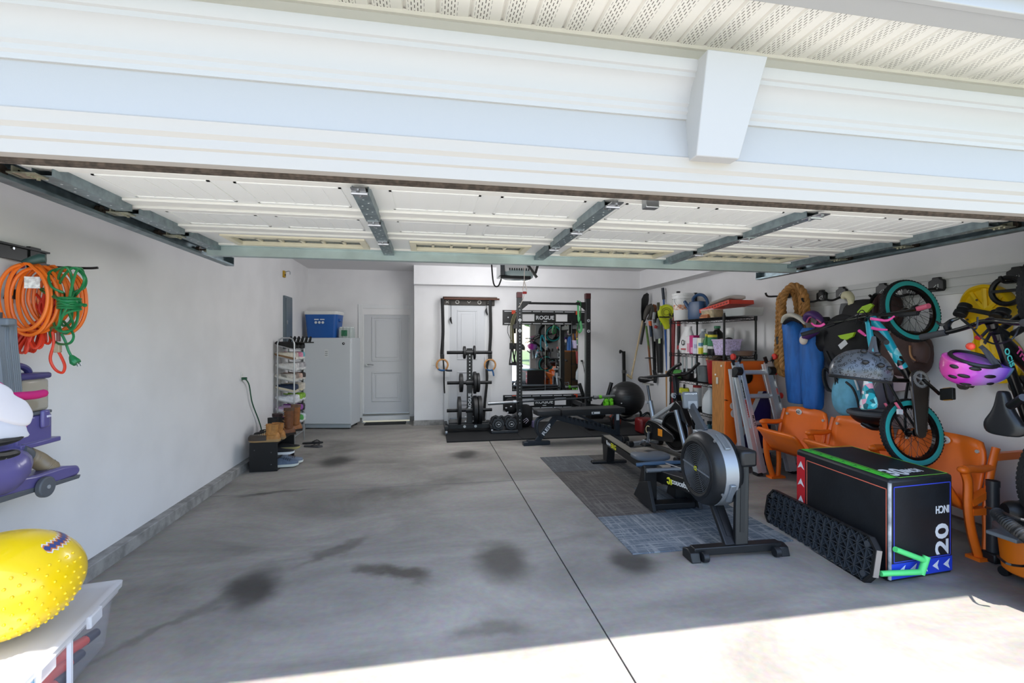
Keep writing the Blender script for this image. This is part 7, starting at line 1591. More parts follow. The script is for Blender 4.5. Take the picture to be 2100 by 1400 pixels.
# --- bicycles: local x runs rear to front, z up from the tyre line, y to the left
GEO, t, bb_, L = mnew('geometric_print'); tc = nd(t, 'TexCoord'); vo = nd(t, 'TexVoronoi'); vo.inputs['Scale'].default_value = 26; L.new(tc.outputs['Object'], vo.inputs[0]); sp_ = nd(t, 'SeparateColor'); L.new(vo.outputs['Color'], sp_.inputs[0])
rp = nd(t, 'ValToRGB'); rp.color_ramp.interpolation = 'CONSTANT'
for i, (p_, c_) in enumerate(((0, '#1fa9bb'), (.38, '#e8edf0'), (.55, '#10636e'), (.68, '#e9a6c0'), (.8, '#7fd4da'), (.92, '#15191c'))):
    e = rp.color_ramp.elements[i] if i < 2 else rp.color_ramp.elements.new(p_); e.position = p_; e.color = lin(c_)
L.new(sp_.outputs[0], rp.inputs[0]); L.new(rp.outputs[0], bb_.inputs['Base Color']); bb_.inputs['Roughness'].default_value = .35
LEO, t, bb_, L = mnew('leopard_print'); tc = nd(t, 'TexCoord'); vo = nd(t, 'TexVoronoi'); vo.inputs['Scale'].default_value = 46; L.new(tc.outputs['Object'], vo.inputs[0])
rp = nd(t, 'ValToRGB'); rp.color_ramp.interpolation = 'CONSTANT'
for i, (p_, c_) in enumerate(((0, '#50555c'), (.24, '#17191c'), (.40, '#4c5158'))):
    e = rp.color_ramp.elements[i] if i < 2 else rp.color_ramp.elements.new(p_); e.position = p_; e.color = lin(c_)
L.new(vo.outputs['Distance'], rp.inputs[0]); L.new(rp.outputs[0], bb_.inputs['Base Color']); bb_.inputs['Roughness'].default_value = .3; bb_.inputs['Coat Weight'].default_value = .2
def wheel(root, name, cx_, cz_, Rw_, tw, side_mat, knob, spokes=36):
    MY_ = Matrix.Translation(V((cx_, 0, cz_))) @ TM((0, 0, 0), (1, 0, 0), (0, 0, 1), (0, -1, 0))
    b = MB(); ri = Rw_ - tw * 1.05
    b.lathe([(ri, -tw * .42), (ri + tw * .3, -tw * .5), (Rw_ - tw * .25, -tw * .42), (Rw_ - tw * .05, -tw * .22), (Rw_, 0), (Rw_ - tw * .05, tw * .22), (Rw_ - tw * .25, tw * .42), (ri + tw * .3, tw * .5), (ri, tw * .42), (ri, -tw * .42)], MY_, 48)
    ti = b.build(name, RUB, root)
    b = MB(); N_ = knob
    for k in range(N_):
        a = 2 * math.pi * k / N_
        for y in (-.28, -.1, .1, .28):
            aa = a + (math.pi / N_ if abs(y) < .2 else 0); F_ = MY_ @ Matrix.Rotation(aa, 4, 'Z'); b.box(Rw_ - tw * (.03 + .5 * abs(y)) - .002, Rw_ + .002 - tw * .35 * abs(y), -math.pi * Rw_ / N_ * .6, math.pi * Rw_ / N_ * .6, y * tw - tw * .07, y * tw + tw * .07, F_)
    b.build('tyre_tread', RUB, ti).__setitem__('kind', 'stuff')
    if side_mat:
        for s_ in (-1, 1): b = MB(); b.lathe([(ri + tw * .02, s_ * tw * .44), (ri + tw * .3, s_ * tw * .535), (Rw_ - tw * .34, s_ * tw * .47), (Rw_ - tw * .36, s_ * tw * .40)], MY_, 48); b.build('sidewall', side_mat, ti)
    b = MB(); rr2 = ri; b.lathe([(rr2 - .022, -.014), (rr2 - .006, -.017), (rr2, -.014), (rr2, .014), (rr2 - .006, .017), (rr2 - .022, .014), (rr2 - .022, -.014)], MY_, 48); b.build('rim', m('#17181a', .35, .4), ti)
    b = MB(); b.cyl(MY_ @ V((0, 0, -.045)), MY_ @ V((0, 0, .045)), .016, n=14)
    for s_ in (-1, 1): b.cyl(MY_ @ V((0, 0, s_ * .030)), MY_ @ V((0, 0, s_ * .036)), .030, n=18)
    b.build('hub', m('#1c1d1f', .35, .5), ti)
    b = MB()
    for k in range(spokes):
        s_ = 1 if k % 2 else -1; a = 2 * math.pi * k / spokes; off = .55 * (1 if (k // 2) % 2 else -1)
        b.cyl(MY_ @ V((.028 * math.cos(a + off * 2), .028 * math.sin(a + off * 2), s_ * .033)), MY_ @ V(((ri - .012) * math.cos(a), (ri - .012) * math.sin(a), s_ * .003)), .0016, n=4, caps=False)
        b.cyl(MY_ @ V(((ri - .034) * math.cos(a), (ri - .034) * math.sin(a), s_ * .004)), MY_ @ V(((ri - .014) * math.cos(a), (ri - .014) * math.sin(a), s_ * .003)), .0034, n=5)
    b.build('spokes', m('#2c2d2f', .3, .7), ti).__setitem__('kind', 'stuff')
    return ti
def hung(x_wall, Y, z_rear): return Matrix(((0, 0, -1, x_wall), (0, 1, 0, Y), (1, 0, 0, z_rear), (0, 0, 0, 1)))
TEAL = m('#2aa3a0', .5); PNK = m('#f0708f', .4); HOT = m('#e64f9a', .4); TFR = m('#18a3b8', .28, coat=.3); BFR = m('#1a1b1d', .28, .2, coat=.3)
fc_, rc_ = CP + ray(1867, 637) * 3.70, CP + ray(1870, 887) * 3.50
bxx = (fc_ - rc_).normalized(); bxy = V((.10, 1, 0)); bxy = (bxy - bxx * bxy.dot(bxx)).normalized(); bxz = bxx.cross(bxy); bsc = (fc_ - rc_).length
BXM = TM(rc_ - bxz * .265 * bsc, bxx, bxy, bxz) @ Matrix.Scale(bsc, 4)
BY = lambda u, v, Y: wy(u, v, Y * .925)
bx = thing('bicycle', "child's bike with teal tyre walls and teal frame hung by its front wheel", 'bicycle', M=BXM)
RR_ = .265; wb_ = 1.0
wheel(bx, 'front_wheel', wb_, RR_, RR_, .052, TEAL, 60); wheel(bx, 'rear_wheel', 0, RR_, RR_, .052, TEAL, 60)
for y in (-1, 1):
    b = MB(); b.cyl((wb_, y * .05, RR_), (wb_, y * .155, RR_), .021, n=16); b.build('axle_peg', PNK, bx)
    b = MB(); b.tube([(wb_, y * .052, RR_), (wb_ - .05, y * .052, RR_ + .12), (wb_ - .105, y * .046, RR_ + .28), (wb_ - .125, y * .02, RR_ + .315)], .0155, 8, sp=3); b.build('fork_leg', BFR, bx)
    MB().cyl((wb_, y * .04, RR_), (wb_, y * .062, RR_), .034, n=14).build('axle_plate', BLACK, bx)
hdt, hdb = V((.845, 0, .66)), V((.872, 0, .585))
MB().cyl(hdb, hdt, .026, n=16).build('head_tube', TFR, bx)
BBk = V((.413, 0, .27)); stp = V((.375, 0, .52))
mid = hdb.lerp(BBk, .5)
MB().tube([hdb + V((-.02, 0, .01)), hdb.lerp(BBk, .2), mid], [.026, .034, .034], 14, sp=3).build('down_tube', TFR, bx); MB().tube([mid, hdb.lerp(BBk, .8)], [.034, .033], 14).build('printed_tube', GEO, bx); MB().tube([hdb.lerp(BBk, .78), BBk], [.033, .03], 14).build('lower_tube', BFR, bx)
MB().tube([hdt + V((-.02, 0, -.02)), V((.60, 0, .60)), stp], [.022, .024, .02], 12, sp=3).build('top_tube', TFR, bx); MB().cyl(BBk, V((.36, 0, .60)), .017, n=12).build('seat_tube', BFR, bx)
for y in (-1, 1):
    MB().tube([(.40, y * .02, .27), (.25, y * .045, .27), (0, y * .055, RR_)], .010, 8, sp=3).build('chain_stay', BFR, bx); MB().tube([stp + V((-.005, y * .018, -.03)), V((.18, y * .05, .40)), V((0, y * .055, RR_))], .009, 8, sp=3).build('seat_stay', BFR, bx)
b = MB(); rings = []
for x, hw_ in ((.11, .085), (.15, .095), (.21, .08), (.27, .048), (.33, .032), (.385, .024), (.405, .014)): rings.append([V((x, hw_, .635)), V((x, hw_ * .6, .665)), V((x, 0, .67)), V((x, -hw_ * .6, .665)), V((x, -hw_, .635)), V((x, -hw_ * .8, .615)), V((x, hw_ * .8, .615))])
b.loft(rings); b.build('saddle', GEO, bx, sub=1, ang=80)
MB().cyl((.36, 0, .56), (.24, 0, .63), .0135, n=12).build('seat_post', STEEL, bx)
CG = m('#352d27', .3, coat=.2)
b = MB(); n_ = 12; P = [(.413 + .078 * math.cos(math.pi * (k / n_ - .5)), .27 + .078 * math.sin(math.pi * (k / n_ - .5))) for k in range(n_ + 1)] + [(-.0 + .042 * math.cos(math.pi * (.5 + k / n_)), RR_ + .042 * math.sin(math.pi * (.5 + k / n_))) for k in range(n_ + 1)]
b.prism(P, .060, .082, TM((0, 0, 0), (1, 0, 0), (0, 0, 1), (0, -1, 0))); b.build('chain_guard', CG, bx, bev=.006)
b = MB(); MYb = TM((.413, -.084, .27), (1, 0, 0), (0, 0, 1), (0, -1, 0)); b.lathe([(.045, 0), (.062, 0), (.062, .005), (.045, .005), (.045, 0)], MYb, 30)
for k in range(5): a = 2 * math.pi * k / 5; b.beam(MYb @ V((0, 0, .002)), MYb @ V((.05 * math.cos(a), .05 * math.sin(a), .002)), .014, .004)
for k in range(30): a = 2 * math.pi * k / 30; b.cb(MYb @ V((.064 * math.cos(a), .064 * math.sin(a), .0025)), (.006, .004, .006))
b.build('chainring', m('#c4c7ca', .3, .7), bx)
b = MB()
for k in range(48):
    f = k / 48; x = .413 - f * .41; b.cb((x, -.088, .27 - .068 + .03 * f), (.006, .006, .008))
b.build('chain', m('#3a352f', .4, .6), bx).__setitem__('kind', 'stuff')
for s_ in (-1, 1):
    pe = V((.413, 0, .27)) + V((-.10, 0, -.13)) * (1 if s_ < 0 else -1); b = MB(); b.beam((.413, s_ * .10, .27), pe + V((0, s_ * .115, 0)), .024, .014); b.build('crank_arm', BFR, bx, bev=.003)
    pc_ = pe + V((0, s_ * .17, 0)); b = MB(); b.box(pc_.x - .045, pc_.x + .045, pc_.y - .05, pc_.y + .05, pc_.z - .014, pc_.z + .014); po_ = b.build('pedal', m('#2a2a28', .45), bx, bev=.006)
    for d_ in (-1, 1): MB().box(pc_.x + d_ * .046 - .002, pc_.x + d_ * .046 + .002, pc_.y - .03, pc_.y + .03, pc_.z - .008, pc_.z + .008).build('reflector', m('#d8961e', .3), po_)
# bars, turned a little with the wheel
I_ = bx.matrix_world.inverted()
hb0 = V((.845, 0, .70))
fe, ne = I_ @ BY(1643, 686, 3.62), I_ @ BY(1882, 642, 2.94)
MB().tube([hdt, hb0, V((.86, 0, .735))], .018, 10, sp=2).build('stem', BFR, bx)
b = MB(); b.tube([fe, fe.lerp(hb0, .45) + V((.0, 0, .015)), hb0 + V((.02, .06, .03)), hb0 + V((.02, -.06, .03)), ne.lerp(hb0, .45) + V((.0, 0, .015)), ne], .0115, 8, sp=5); b.build('handlebar', BFR, bx)
b = MB(); q0, q1 = fe.lerp(hb0, .6) + V((.02, 0, .02)), ne.lerp(hb0, .6) + V((.02, 0, .02)); b.cyl(q0, q1, .008, n=8); b.build('cross_bar', BFR, bx)
for e in (fe, ne): MB().cyl(e, e.lerp(hb0, .30), .0175, n=12).build('grip', m('#2a2b2d', .7), bx)
MB().cyl(I_ @ BY(1797, 682, 3.1), I_ @ BY(1818, 702, 2.9), .018, n=12).build('stem_grip', m('#2a2b2d', .7), bx)
for pts in ([(1690, 664, 3.45), (1682, 668, 3.46), (1670, 667, 3.5), (1664, 662, 3.5)], [(1786, 653, 3.1), (1800, 655, 3.08), (1820, 657, 3.02), (1834, 648, 3.0)], [(1788, 672, 3.1), (1800, 675, 3.06), (1820, 676, 3.0)], [(1762, 678, 3.2), (1770, 684, 3.15), (1775, 688, 3.1)]):
    MB().tube([I_ @ BY(*q) for q in pts], [.012, .011, .009, .006][:len(pts)] if len(pts) > 3 else [.012, .011, .006], 8, sp=3).build('brake_lever', HOT, bx)
for pts in ([(1755, 665, 3.25), (1762, 640, 3.3), (1772, 638, 3.3), (1785, 662, 3.2)], [(1690, 660, 3.4), (1720, 656, 3.4), (1752, 662, 3.3)], [(1770, 664, 3.2), (1780, 645, 3.2), (1786, 668, 3.15)]): MB().tube([I_ @ BY(*q) for q in pts], .004, 5, sp=5).build('brake_cable', BLACK, bx)
for (x, z) in ((.21, .50), (.235, .47)):
    pass
for y in (-.045, .045): MB().beam((.20, y - .01, .46), (.13, y - .01, .40), .018, .012).build('brake_arm', PNK, bx, bev=.003)
MB().box(.11, .15, -.08, -.06, .42, .455).build('brake_pad_tag', m('#c9ccd0', .4), bx)
text('BMX', I_ @ TM(BY(1884, 658, 3.07), (1, -.15, .35), (0, 0, 1)), .10, .025, m('#cfd3d6', .5), bx) if False else None
# leopard helmet on the bars
lh = thing('helmet', 'glossy grey leopard print helmet hanging in front of the small bike', 'helmet', tuple(wy(1768, 775, 2.6)))
c = wy(1766, 752, 2.62); Mh = TM(c, (1, -.25, -.12), (.2, 1, 0))
b = MB(); b.ell((0, 0, -.035), .185, .125, .15, 30, 18, Mh, v0=0, v1=.60); b.build('shell', LEO, lh, world=True, ang=70)
for (x, y, z) in ((.03, -.128, .02), (.10, -.108, .01), (-.06, -.12, .03), (.03, -.09, .09), (-.05, -.08, .10)): b = MB(); b.ell((x, y, z), .022, .012, .014, 12, 8, Mh); b.build('vent', BLACK, lh, world=True)
b = MB(); b.torus((0, 0, 0), 1, .09, n=30, k=6); b.v = [tuple(Mh @ V((p[0] * .172, p[1] * .116, -.08 + p[2] * .13))) for p in b.v]; b.build('liner_edge', m('#1a1b1d', .6), lh, world=True)
MB().tube([wy(1792, 690, 2.75), wy(1785, 715, 2.68), wy(1778, 735, 2.62)], .012, 6, sp=3, flat=.4).build('strap', m('#5a5c60', .7), lh, world=True); MB().tube([wy(1792, 690, 2.75), wy(1795, 712, 2.68), wy(1800, 732, 2.64)], .012, 6, sp=3, flat=.4).build('strap', m('#5a5c60', .7), lh, world=True)
# --- yellow ride-on car hung on the wall
yc_ = thing('ride_on_car', 'yellow plastic ride-on wiggle car hung underside out on the right wall', 'ride-on toy', tuple(WX(2030, 780, .1)))
YEL2 = m('#f2c40a', .38)
oy = [(2000, 586), (2022, 583), (2048, 592), (2068, 612), (2076, 640), (2062, 660), (2060, 690), (2075, 710), (2092, 740), (2092, 768), (2070, 783), (2045, 786), (2022, 782), (2006, 765), (2002, 735), (1998, 705), (1996, 680), (1985, 660), (1968, 640), (1969, 615), (1982, 595)]
P = spline([WX(u, v, .09) for u, v in oy], 4, True); c = sum(P, V()) / len(P)
b = MB(); b.loft([[p + V((.08, 0, 0)) for p in P], P, [c + (p - c) * .94 + V((-.012, 0, 0)) for p in P], [c + (p - c) * .90 + V((.02, 0, 0)) for p in P]]); b.build('body_shell', YEL2, yc_, world=True, ang=50)
for pts in ([(1978, 640), (2010, 634), (2060, 640)], [(2000, 690), (2030, 682), (2058, 690)], [(2004, 735), (2040, 728), (2085, 740)], [(2018, 586), (2021, 634)], [(2030, 684), (2038, 728)], [(1990, 600), (2021, 634), (2055, 604)], [(2040, 728), (2030, 775)], [(2005, 660), (2028, 654), (2050, 664)]):
    b = MB(); b.tube([WX(u, v, .075) for u, v in pts], .012, 6, sp=4, flat=1.6); b.build('rib', YEL2, yc_, world=True)
b = MB(); c2_ = WX(2034, 715, .04); b.lathe([(0, 0), (.11, 0), (.12, .03), (.10, .04), (0, .04)], TM(c2_, (0, 1, 0), (0, 0, 1), (-1, 0, 0)), 26); b.build('seat_boss', YEL2, yc_, world=True)
for (u, v) in ((2003, 615), (2040, 611), (2060, 622), (1984, 655), (2068, 752), (2045, 778)): MB().cyl(WX(u, v, .09), WX(u, v, .112), .008, n=8).build('screw_hole', m('#3a2d08', .6), yc_, world=True)
for (u, v, lb) in ((1976, 786, 0), (2084, 790, 1)):
    w_c = WX(u, v, .15); b = MB(); b.cyl(w_c + V((0, -.02, 0)), w_c + V((0, .02, 0)), .048, n=20); wo = b.build('wheel', m('#4a4843', .5), yc_, world=True, bev=.008); MB().cyl(w_c + V((0, -.024, 0)), w_c + V((0, .024, 0)), .02, n=12).build('wheel_hub', m('#c9cbcd', .4), wo, world=True)
    b = MB(); b.prism([(-.05, .055), (.055, .06), (.05, -.02), (.02, -.042), (.0, .0)], -.03, .03, TM(w_c + V((.03, 0, .01)), (1, 0, 0), (0, 0, 1))); b.build('wheel_fork', BLACK, yc_, world=True)
ax0, ax1 = WX(1975, 632, .2), WX(2070, 650, .2)
b = MB(); b.beam(ax0, ax1, .05, .03); b.build('front_axle', m('#1f2022', .45), yc_, world=True, bev=.006)
for (u, v) in ((1978, 630), (1970, 642), (2045, 645), (2056, 640)): q = WX(u, v, .22); b = MB(); b.cyl(q + V((-.012, 0, -.018)), q + V((.012, 0, .018)), .042, n=18); b.build('front_wheel', m('#2b2b2d', .5), yc_, world=True, bev=.006)
b = MB(); q = WX(2066, 596, .12); b.torus(tuple(q), .095, .018, n=26, k=8, ax='x'); b.beam(q + V((0, -.09, 0)), q + V((0, .09, 0)), .04, .02); b.build('steering_wheel', BLACK, yc_, world=True)
MB().beam(WX(2040, 747, .105), WX(2050, 752, .105), .06, .004, up=(1, 0, 0)).build('warning_label', m('#efe6b8', .5), yc_, world=True)
# --- bigger black bike at the photo edge
YM = 2.2
mb = thing('bicycle', 'black mountain bike hung on the right wall at the photo edge', 'bicycle', M=hung(4.165, YM, .66) @ Matrix.Rotation(rad(-2), 4, 'X'))
RM = .335; wm = 1.12
wheel(mb, 'front_wheel', wm, RM, RM, .062, None, 70, 32); wheel(mb, 'rear_wheel', 0, RM, RM, .062, None, 70, 32)
I2 = mb.matrix_world.inverted()
hh1 = I2 @ wy(2036, 672, YM); hh0 = I2 @ wy(2052, 695, YM); BM = V((.42, 0, .33)); sd = I2 @ wy(2052, 850, YM)
for y in (-1, 1):
    MB().tube([(wm, y * .06, RM), hh0.lerp(V((wm, 0, RM)), .5) + V((0, y * .06, .02)), hh0 + V((.03, y * .05, -.02))], .019, 10, sp=3).build('fork_leg', BFR, mb)
    MB().tube([BM + V((0, y * .03, 0)), (.2, y * .06, .34), (0, y * .065, RM)], .012, 8, sp=3).build('chain_stay', BFR, mb); MB().tube([V((.33, y * .02, .62)), V((0, y * .065, RM))], .011, 8).build('seat_stay', BFR, mb)
MB().cyl(hh0 + V((.02, 0, -.03)), hh1, .028, n=14).build('head_tube', BFR, mb); MB().tube([hh0, hh0.lerp(BM, .5) + V((0, 0, -.02)), BM], [.034, .036, .03], 14, sp=4).build('down_tube', BFR, mb)
MB().tube([hh1 + V((-.03, 0, -.03)), V((.34, 0, .60))], .026, 12).build('top_tube', BFR, mb); MB().cyl(BM, V((.32, 0, .66)), .018, n=12).build('seat_tube', BFR, mb); MB().cyl(V((.325, 0, .64)), V((sd.x - .02, 0, sd.z - .05)), .015, n=12).build('seat_post', BFR, mb)
dd = (BM - hh0).normalized(); mid2 = hh0.lerp(BM, .28); o2 = V((0, -.037, .0)); text('Trainer', TM(mid2 + o2, dd, (-dd.z, 0, dd.x), None), .20, .042, m('#e0559a', .5), mb); tt = ((V((.34, 0, .60)) - hh1)).normalized(); text('OCIS', TM(hh1.lerp(V((.34, 0, .60)), .30) + V((0, -.028, 0)), tt, (-tt.z, 0, tt.x)), .12, .035, m('#5ad0c8', .5), mb)
g1 = I2 @ wy(1890, 691, 2.62); g2 = I2 @ wy(2150, 660, 1.88); ce = I2 @ wy(2030, 664, 2.2)
b = MB(); b.tube([g1, g1.lerp(ce, .5), g1.lerp(ce, .82) + V((.015, 0, 0)), ce + V((.015, .04, 0)), ce + V((.015, -.04, 0)), g2.lerp(ce, .5), g2], .015, 10, sp=5); b.build('handlebar', BFR, mb)
MB().cyl(g1, g1.lerp(ce, .40), .021, n=12).build('grip', m('#3a3b3e', .7), mb); MB().cyl(g2, g2.lerp(ce, .4), .021, n=12).build('grip', m('#3a3b3e', .7), mb)
MB().tube([hh1, hh1.lerp(ce, .6) + V((.02, 0, 0)), ce + V((.01, 0, 0))], [.024, .03, .028], 12, sp=3).build('stem', BFR, mb)
for pts in ([(1946, 676, 2.45), (1942, 668, 2.45), (1950, 658, 2.45), (1966, 652, 2.42)], ): MB().tube([I2 @ wy(*q) for q in pts], [.018, .02, .014, .01], 8, sp=3).build('lever_body', BFR, mb)
MB().tube([I2 @ wy(1946, 660, 2.45), I2 @ wy(1935, 666, 2.46), I2 @ wy(1925, 663, 2.48), I2 @ wy(1921, 659, 2.5)], [.011, .010, .008, .006], 8, sp=3).build('brake_lever', BFR, mb)
for pts in ([(1968, 652, 2.4), (1985, 662, 2.3), (2010, 690, 2.2), (2040, 705, 2.2), (2075, 695, 2.1), (2090, 670, 2.1)], [(1972, 655, 2.4), (2000, 675, 2.2), (2005, 650, 2.2)]): MB().tube([I2 @ wy(*q) for q in pts], .005, 5, sp=5).build('brake_cable', BLACK, mb)
b = MB(); rings = []
for x, hw_ in ((-.125, .06), (-.115, .105), (-.08, .118), (-.04, .11), (.0, .075), (.05, .048), (.10, .038), (.13, .03), (.142, .016)): rings.append([sd + V((x, hw_, -.02)), sd + V((x, hw_ * .6, .012)), sd + V((x, 0, .008)), sd + V((x, -hw_ * .6, .012)), sd + V((x, -hw_, -.02)), sd + V((x, -hw_ * .85, -.05)), sd + V((x, hw_ * .85, -.05))])
b.loft(rings); b.build('saddle', m('#25272b', .34), mb, sub=1, ang=80)
for s_ in (-1, 1):
    pe = BM + V((-.14, 0, .09)) * s_ * -1; MB().beam(BM + V((0, s_ * .08, 0)), pe + V((0, s_ * .09, 0)), .028, .016).build('crank_arm', BFR, mb); MB().box(pe.x - .05, pe.x + .05, min(s_ * .10, s_ * .20), max(s_ * .10, s_ * .20), pe.z - .015, pe.z + .015).build('pedal', m('#2a2a28', .45), mb, bev=.006)
MB().cyl(I2 @ wy(2072, 832, 2.1), I2 @ wy(2100, 815, 2.0), .022, n=12).build('seat_clamp_bar', BFR, mb); MB().cyl(BM + V((0, -.06, 0)), BM + V((0, -.066, 0)), .085, n=30).build('chainring', m('#3a3b3e', .35, .6), mb)
# purple helmet on its bar
PGR, t, bb_, L = mnew('helmet_gradient_shell'); tc = nd(t, 'TexCoord'); sx = nd(t, 'SeparateXYZ'); L.new(tc.outputs['Object'], sx.inputs[0]); rp = nd(t, 'ValToRGB')
for i, (p_, c_) in enumerate(((.0, '#e2559a'), (.35, '#c02fc0'), (.65, '#b488d8'), (.85, '#7d4fd6'), (1.0, '#6fd8d0'))):
    e = rp.color_ramp.elements[i] if i < 2 else rp.color_ramp.elements.new(p_); e.position = p_; e.color = lin(c_)
mr_ = nd(t, 'MapRange'); mr_.inputs['From Min'].default_value = -.17; mr_.inputs['From Max'].default_value = .19; L.new(sx.outputs['X'], mr_.inputs['Value']); L.new(mr_.outputs[0], rp.inputs[0]); L.new(rp.outputs[0], bb_.inputs['Base Color']); bb_.inputs['Roughness'].default_value = .2; bb_.inputs['Coat Weight'].default_value = .6
c = wy(1994, 742, 2.3); Mh = TM(c, (.92, -.25, -.22), (.2, .35, -.9)); ph = thing('helmet', 'glossy pink and purple bike helmet hanging from the black bike bar', 'helmet', M=Mh)
HW, HH, HL = .105, .155, .145
def hel(k_, q): 
    a = math.pi * k_; x = -HL * math.cos(a); wv = max(math.sin(a), .02) ** .6; return V((x + (.05 * max(0, (x - .05) / .1)), HH * wv * max(math.sin(q), -.12), -HW * wv * math.cos(q)))
b = MB(); b.loft([[hel(k / 13, 2 * math.pi * j / 20) for j in range(20)] for k in range(14)]); b.build('shell', PGR, ph, ang=70)
for (k_, q, rx) in ((.18, .15, .022), (.35, .45, .030), (.42, .02, .030), (.62, .3, .034), (.45, .95, .030), (.25, .75, .022), (.68, .8, .026)):
    p = hel(k_, q); n_ = V((p.x * .4, p.y * .6, p.z)).normalized(); F_ = frame_of(n_, (0, 1, 0)).to_4x4(); F_.translation = p; b = MB(); b.ell((0, 0, 0), rx, .013, .008, 12, 8, F_); b.build('vent', m('#141418', .5), ph)
b = MB(); b.torus((-.0, -.02, -.0), .11, .012, n=26, k=6, ax='y'); b.build('inner_pad', BLACK, ph)
for pts in ([(2018, 660, 2.35), (2012, 690, 2.32), (2008, 705, 2.3)], [(2018, 662, 2.36), (2006, 680, 2.34), (1998, 692, 2.33)], [(2010, 715, 2.26), (2025, 735, 2.24), (2040, 755, 2.22)], [(2003, 710, 2.28), (2020, 725, 2.25), (2050, 760, 2.2)]): b = MB(); b.tube([ph.matrix_world.inverted() @ wy(*q) for q in pts], .012, 6, sp=3, flat=.35); b.build('strap', m('#3a3b40', .7), ph)
q = ph.matrix_world.inverted() @ wy(1990, 708, 2.22); b = MB(); b.ell(tuple(q), .022, .022, .022, 14, 10); b.build('dial_knob', m('#d8452e', .4), ph); MB().cyl(ph.matrix_world.inverted() @ wy(1996, 690, 2.32), ph.matrix_world.inverted() @ wy(1993, 694, 2.32), .016, n=10).build('red_clip', m('#c2303a', .4), ph)
# ------------------------------------------------------------------ row of stadium seats
ST = thing('stadium_seating', 'row of three orange plastic stadium seats joined along the right wall', 'stadium seat', (3.85, 3.58, 0))
SOR = m('#f4731a', .38, var=.04, vs=4, bump=.06, bs=120)
Y0 = 2.6
XZ = lambda u, v: (lambda p: (p.x, p.z))(wy(u, v, Y0))
YS = [2.60, 3.26, 3.92, 4.55]
fr_ = [XZ(*q) for q in ((1979, 968), (1985, 990), (1985, 1040), (1992, 1090), (2006, 1141))]; rr3 = [XZ(*q) for q in ((2043, 918), (2034, 955), (2027, 1000), (2023, 1050), (2024, 1095), (2021, 1143))]
arm_ = [XZ(*q) for q in ((1977, 963), (1990, 961), (2010, 962), (2032, 958))]
std = None
for y in YS:
    b = MB()
    for pts, r_ in ((fr_, .030), (rr3, .026)): b.tube([V((x, y, z)) for x, z in pts], r_, 8, sp=4, flat=.85)
    b.tube([V((x, y, z)) for x, z in arm_], [.034, .03, .028, .024], 10, sp=4, flat=.9); b.ell((arm_[0][0], y, arm_[0][1]), .042, .036, .026, 14, 8)
    for p_, q_ in (((1987, 1030), (2025, 1008)), ((1988, 1048), (2024, 1046))): a_, c_ = XZ(*p_), XZ(*q_); b.beam((a_[0], y, a_[1]), (c_[0], y, c_[1]), .045, .05, up=(0, 1, 0))
    a_ = XZ(1994, 1136); c_ = XZ(2027, 1147); b.box(fr_[-1][0] - .05, rr3[-1][0] + .06, y - .045, y + .045, .0, .022)
    b.beam((rr3[0][0] - .01, y, rr3[0][1] - .06), (XR - .02, y + .02, rr3[0][1] - .06), .04, .05, up=(0, 0, 1))
    b.build('arm_standard', SOR, ST, world=True, ang=50)
bt, bb0 = (rr3[0][0] + .0, rr3[0][1] + .025), (rr3[2][0] - .03, rr3[2][1] - .15)
for k in range(3):
    ya, yb = YS[k] + .035, YS[k + 1] - .035
    b = MB(); N_ = 12; rings = []
    for f in [i / 8 for i in range(9)]:
        x = bb0[0] + (bt[0] - bb0[0]) * f; z = bb0[1] + (bt[1] - bb0[1]) * f; ins = .06 if f > .95 else (.02 if f > .85 else 0)
        rings.append([V((x + .05 * (1 - (2 * j / N_ - 1) ** 2) - .03 + .015 * math.sin(f * 3), ya + ins * .5 + (yb - ya - ins) * j / N_, z + (.02 * (1 - (2 * j / N_ - 1) ** 4) if f > .95 else 0))) for j in range(N_ + 1)])
    b.loft(rings, closed=False, caps=False); bo = b.build('backrest', SOR, ST, world=True, solid=.022, ang=60)
    for (fy, fz) in ((.08, .85), (.92, .85), (.08, .2), (.92, .2)): p = V((bb0[0] + (bt[0] - bb0[0]) * fz - .028, ya + (yb - ya) * fy, bb0[1] + (bt[1] - bb0[1]) * fz)); MB().cyl(p + V((0.01, 0, 0)), p + V((-.008, 0, 0)), .013, n=12).build('bolt', m('#d8d4cf', .35, .5), ST, world=True)
    p = V((bt[0] - .005, (ya + yb) / 2 + (.12 if k == 2 else .0), bt[1] - .035)); b = MB(); b.ell(tuple(p), .008, .045, .032, 20, 8); nb = b.build('number_badge', m('#d9d7d2', .4), ST, world=True)
    text(('25', '63', '62')[k], TM(p + V((-.0085, 0, 0)), (0, -1, 0), (0, 0, 1), (-1, 0, 0)), .045, .03, m('#3a3a3c', .5), ST, world=True)
    h0, h1 = XZ(1983, 1046), XZ(1955, 982); b = MB(); rings = []
    for f in [i / 6 for i in range(7)]:
        x = h0[0] + .05 + (h1[0] - h0[0] - .06) * f; z = h0[1] - .01 + (h1[1] - h0[1] + .02) * f
        rings.append([V((x - .05 * (1 - (2 * j / N_ - 1) ** 2) * math.sin(f * 2.6) - .02 * (f > .9), ya + .02 + (yb - ya - .04) * j / N_, z + .01 * (1 - (2 * j / N_ - 1) ** 4))) for j in range(N_ + 1)])
    b.loft(rings, closed=False, caps=False); b.build('seat_pan', SOR, ST, world=True, solid=.03, ang=60)
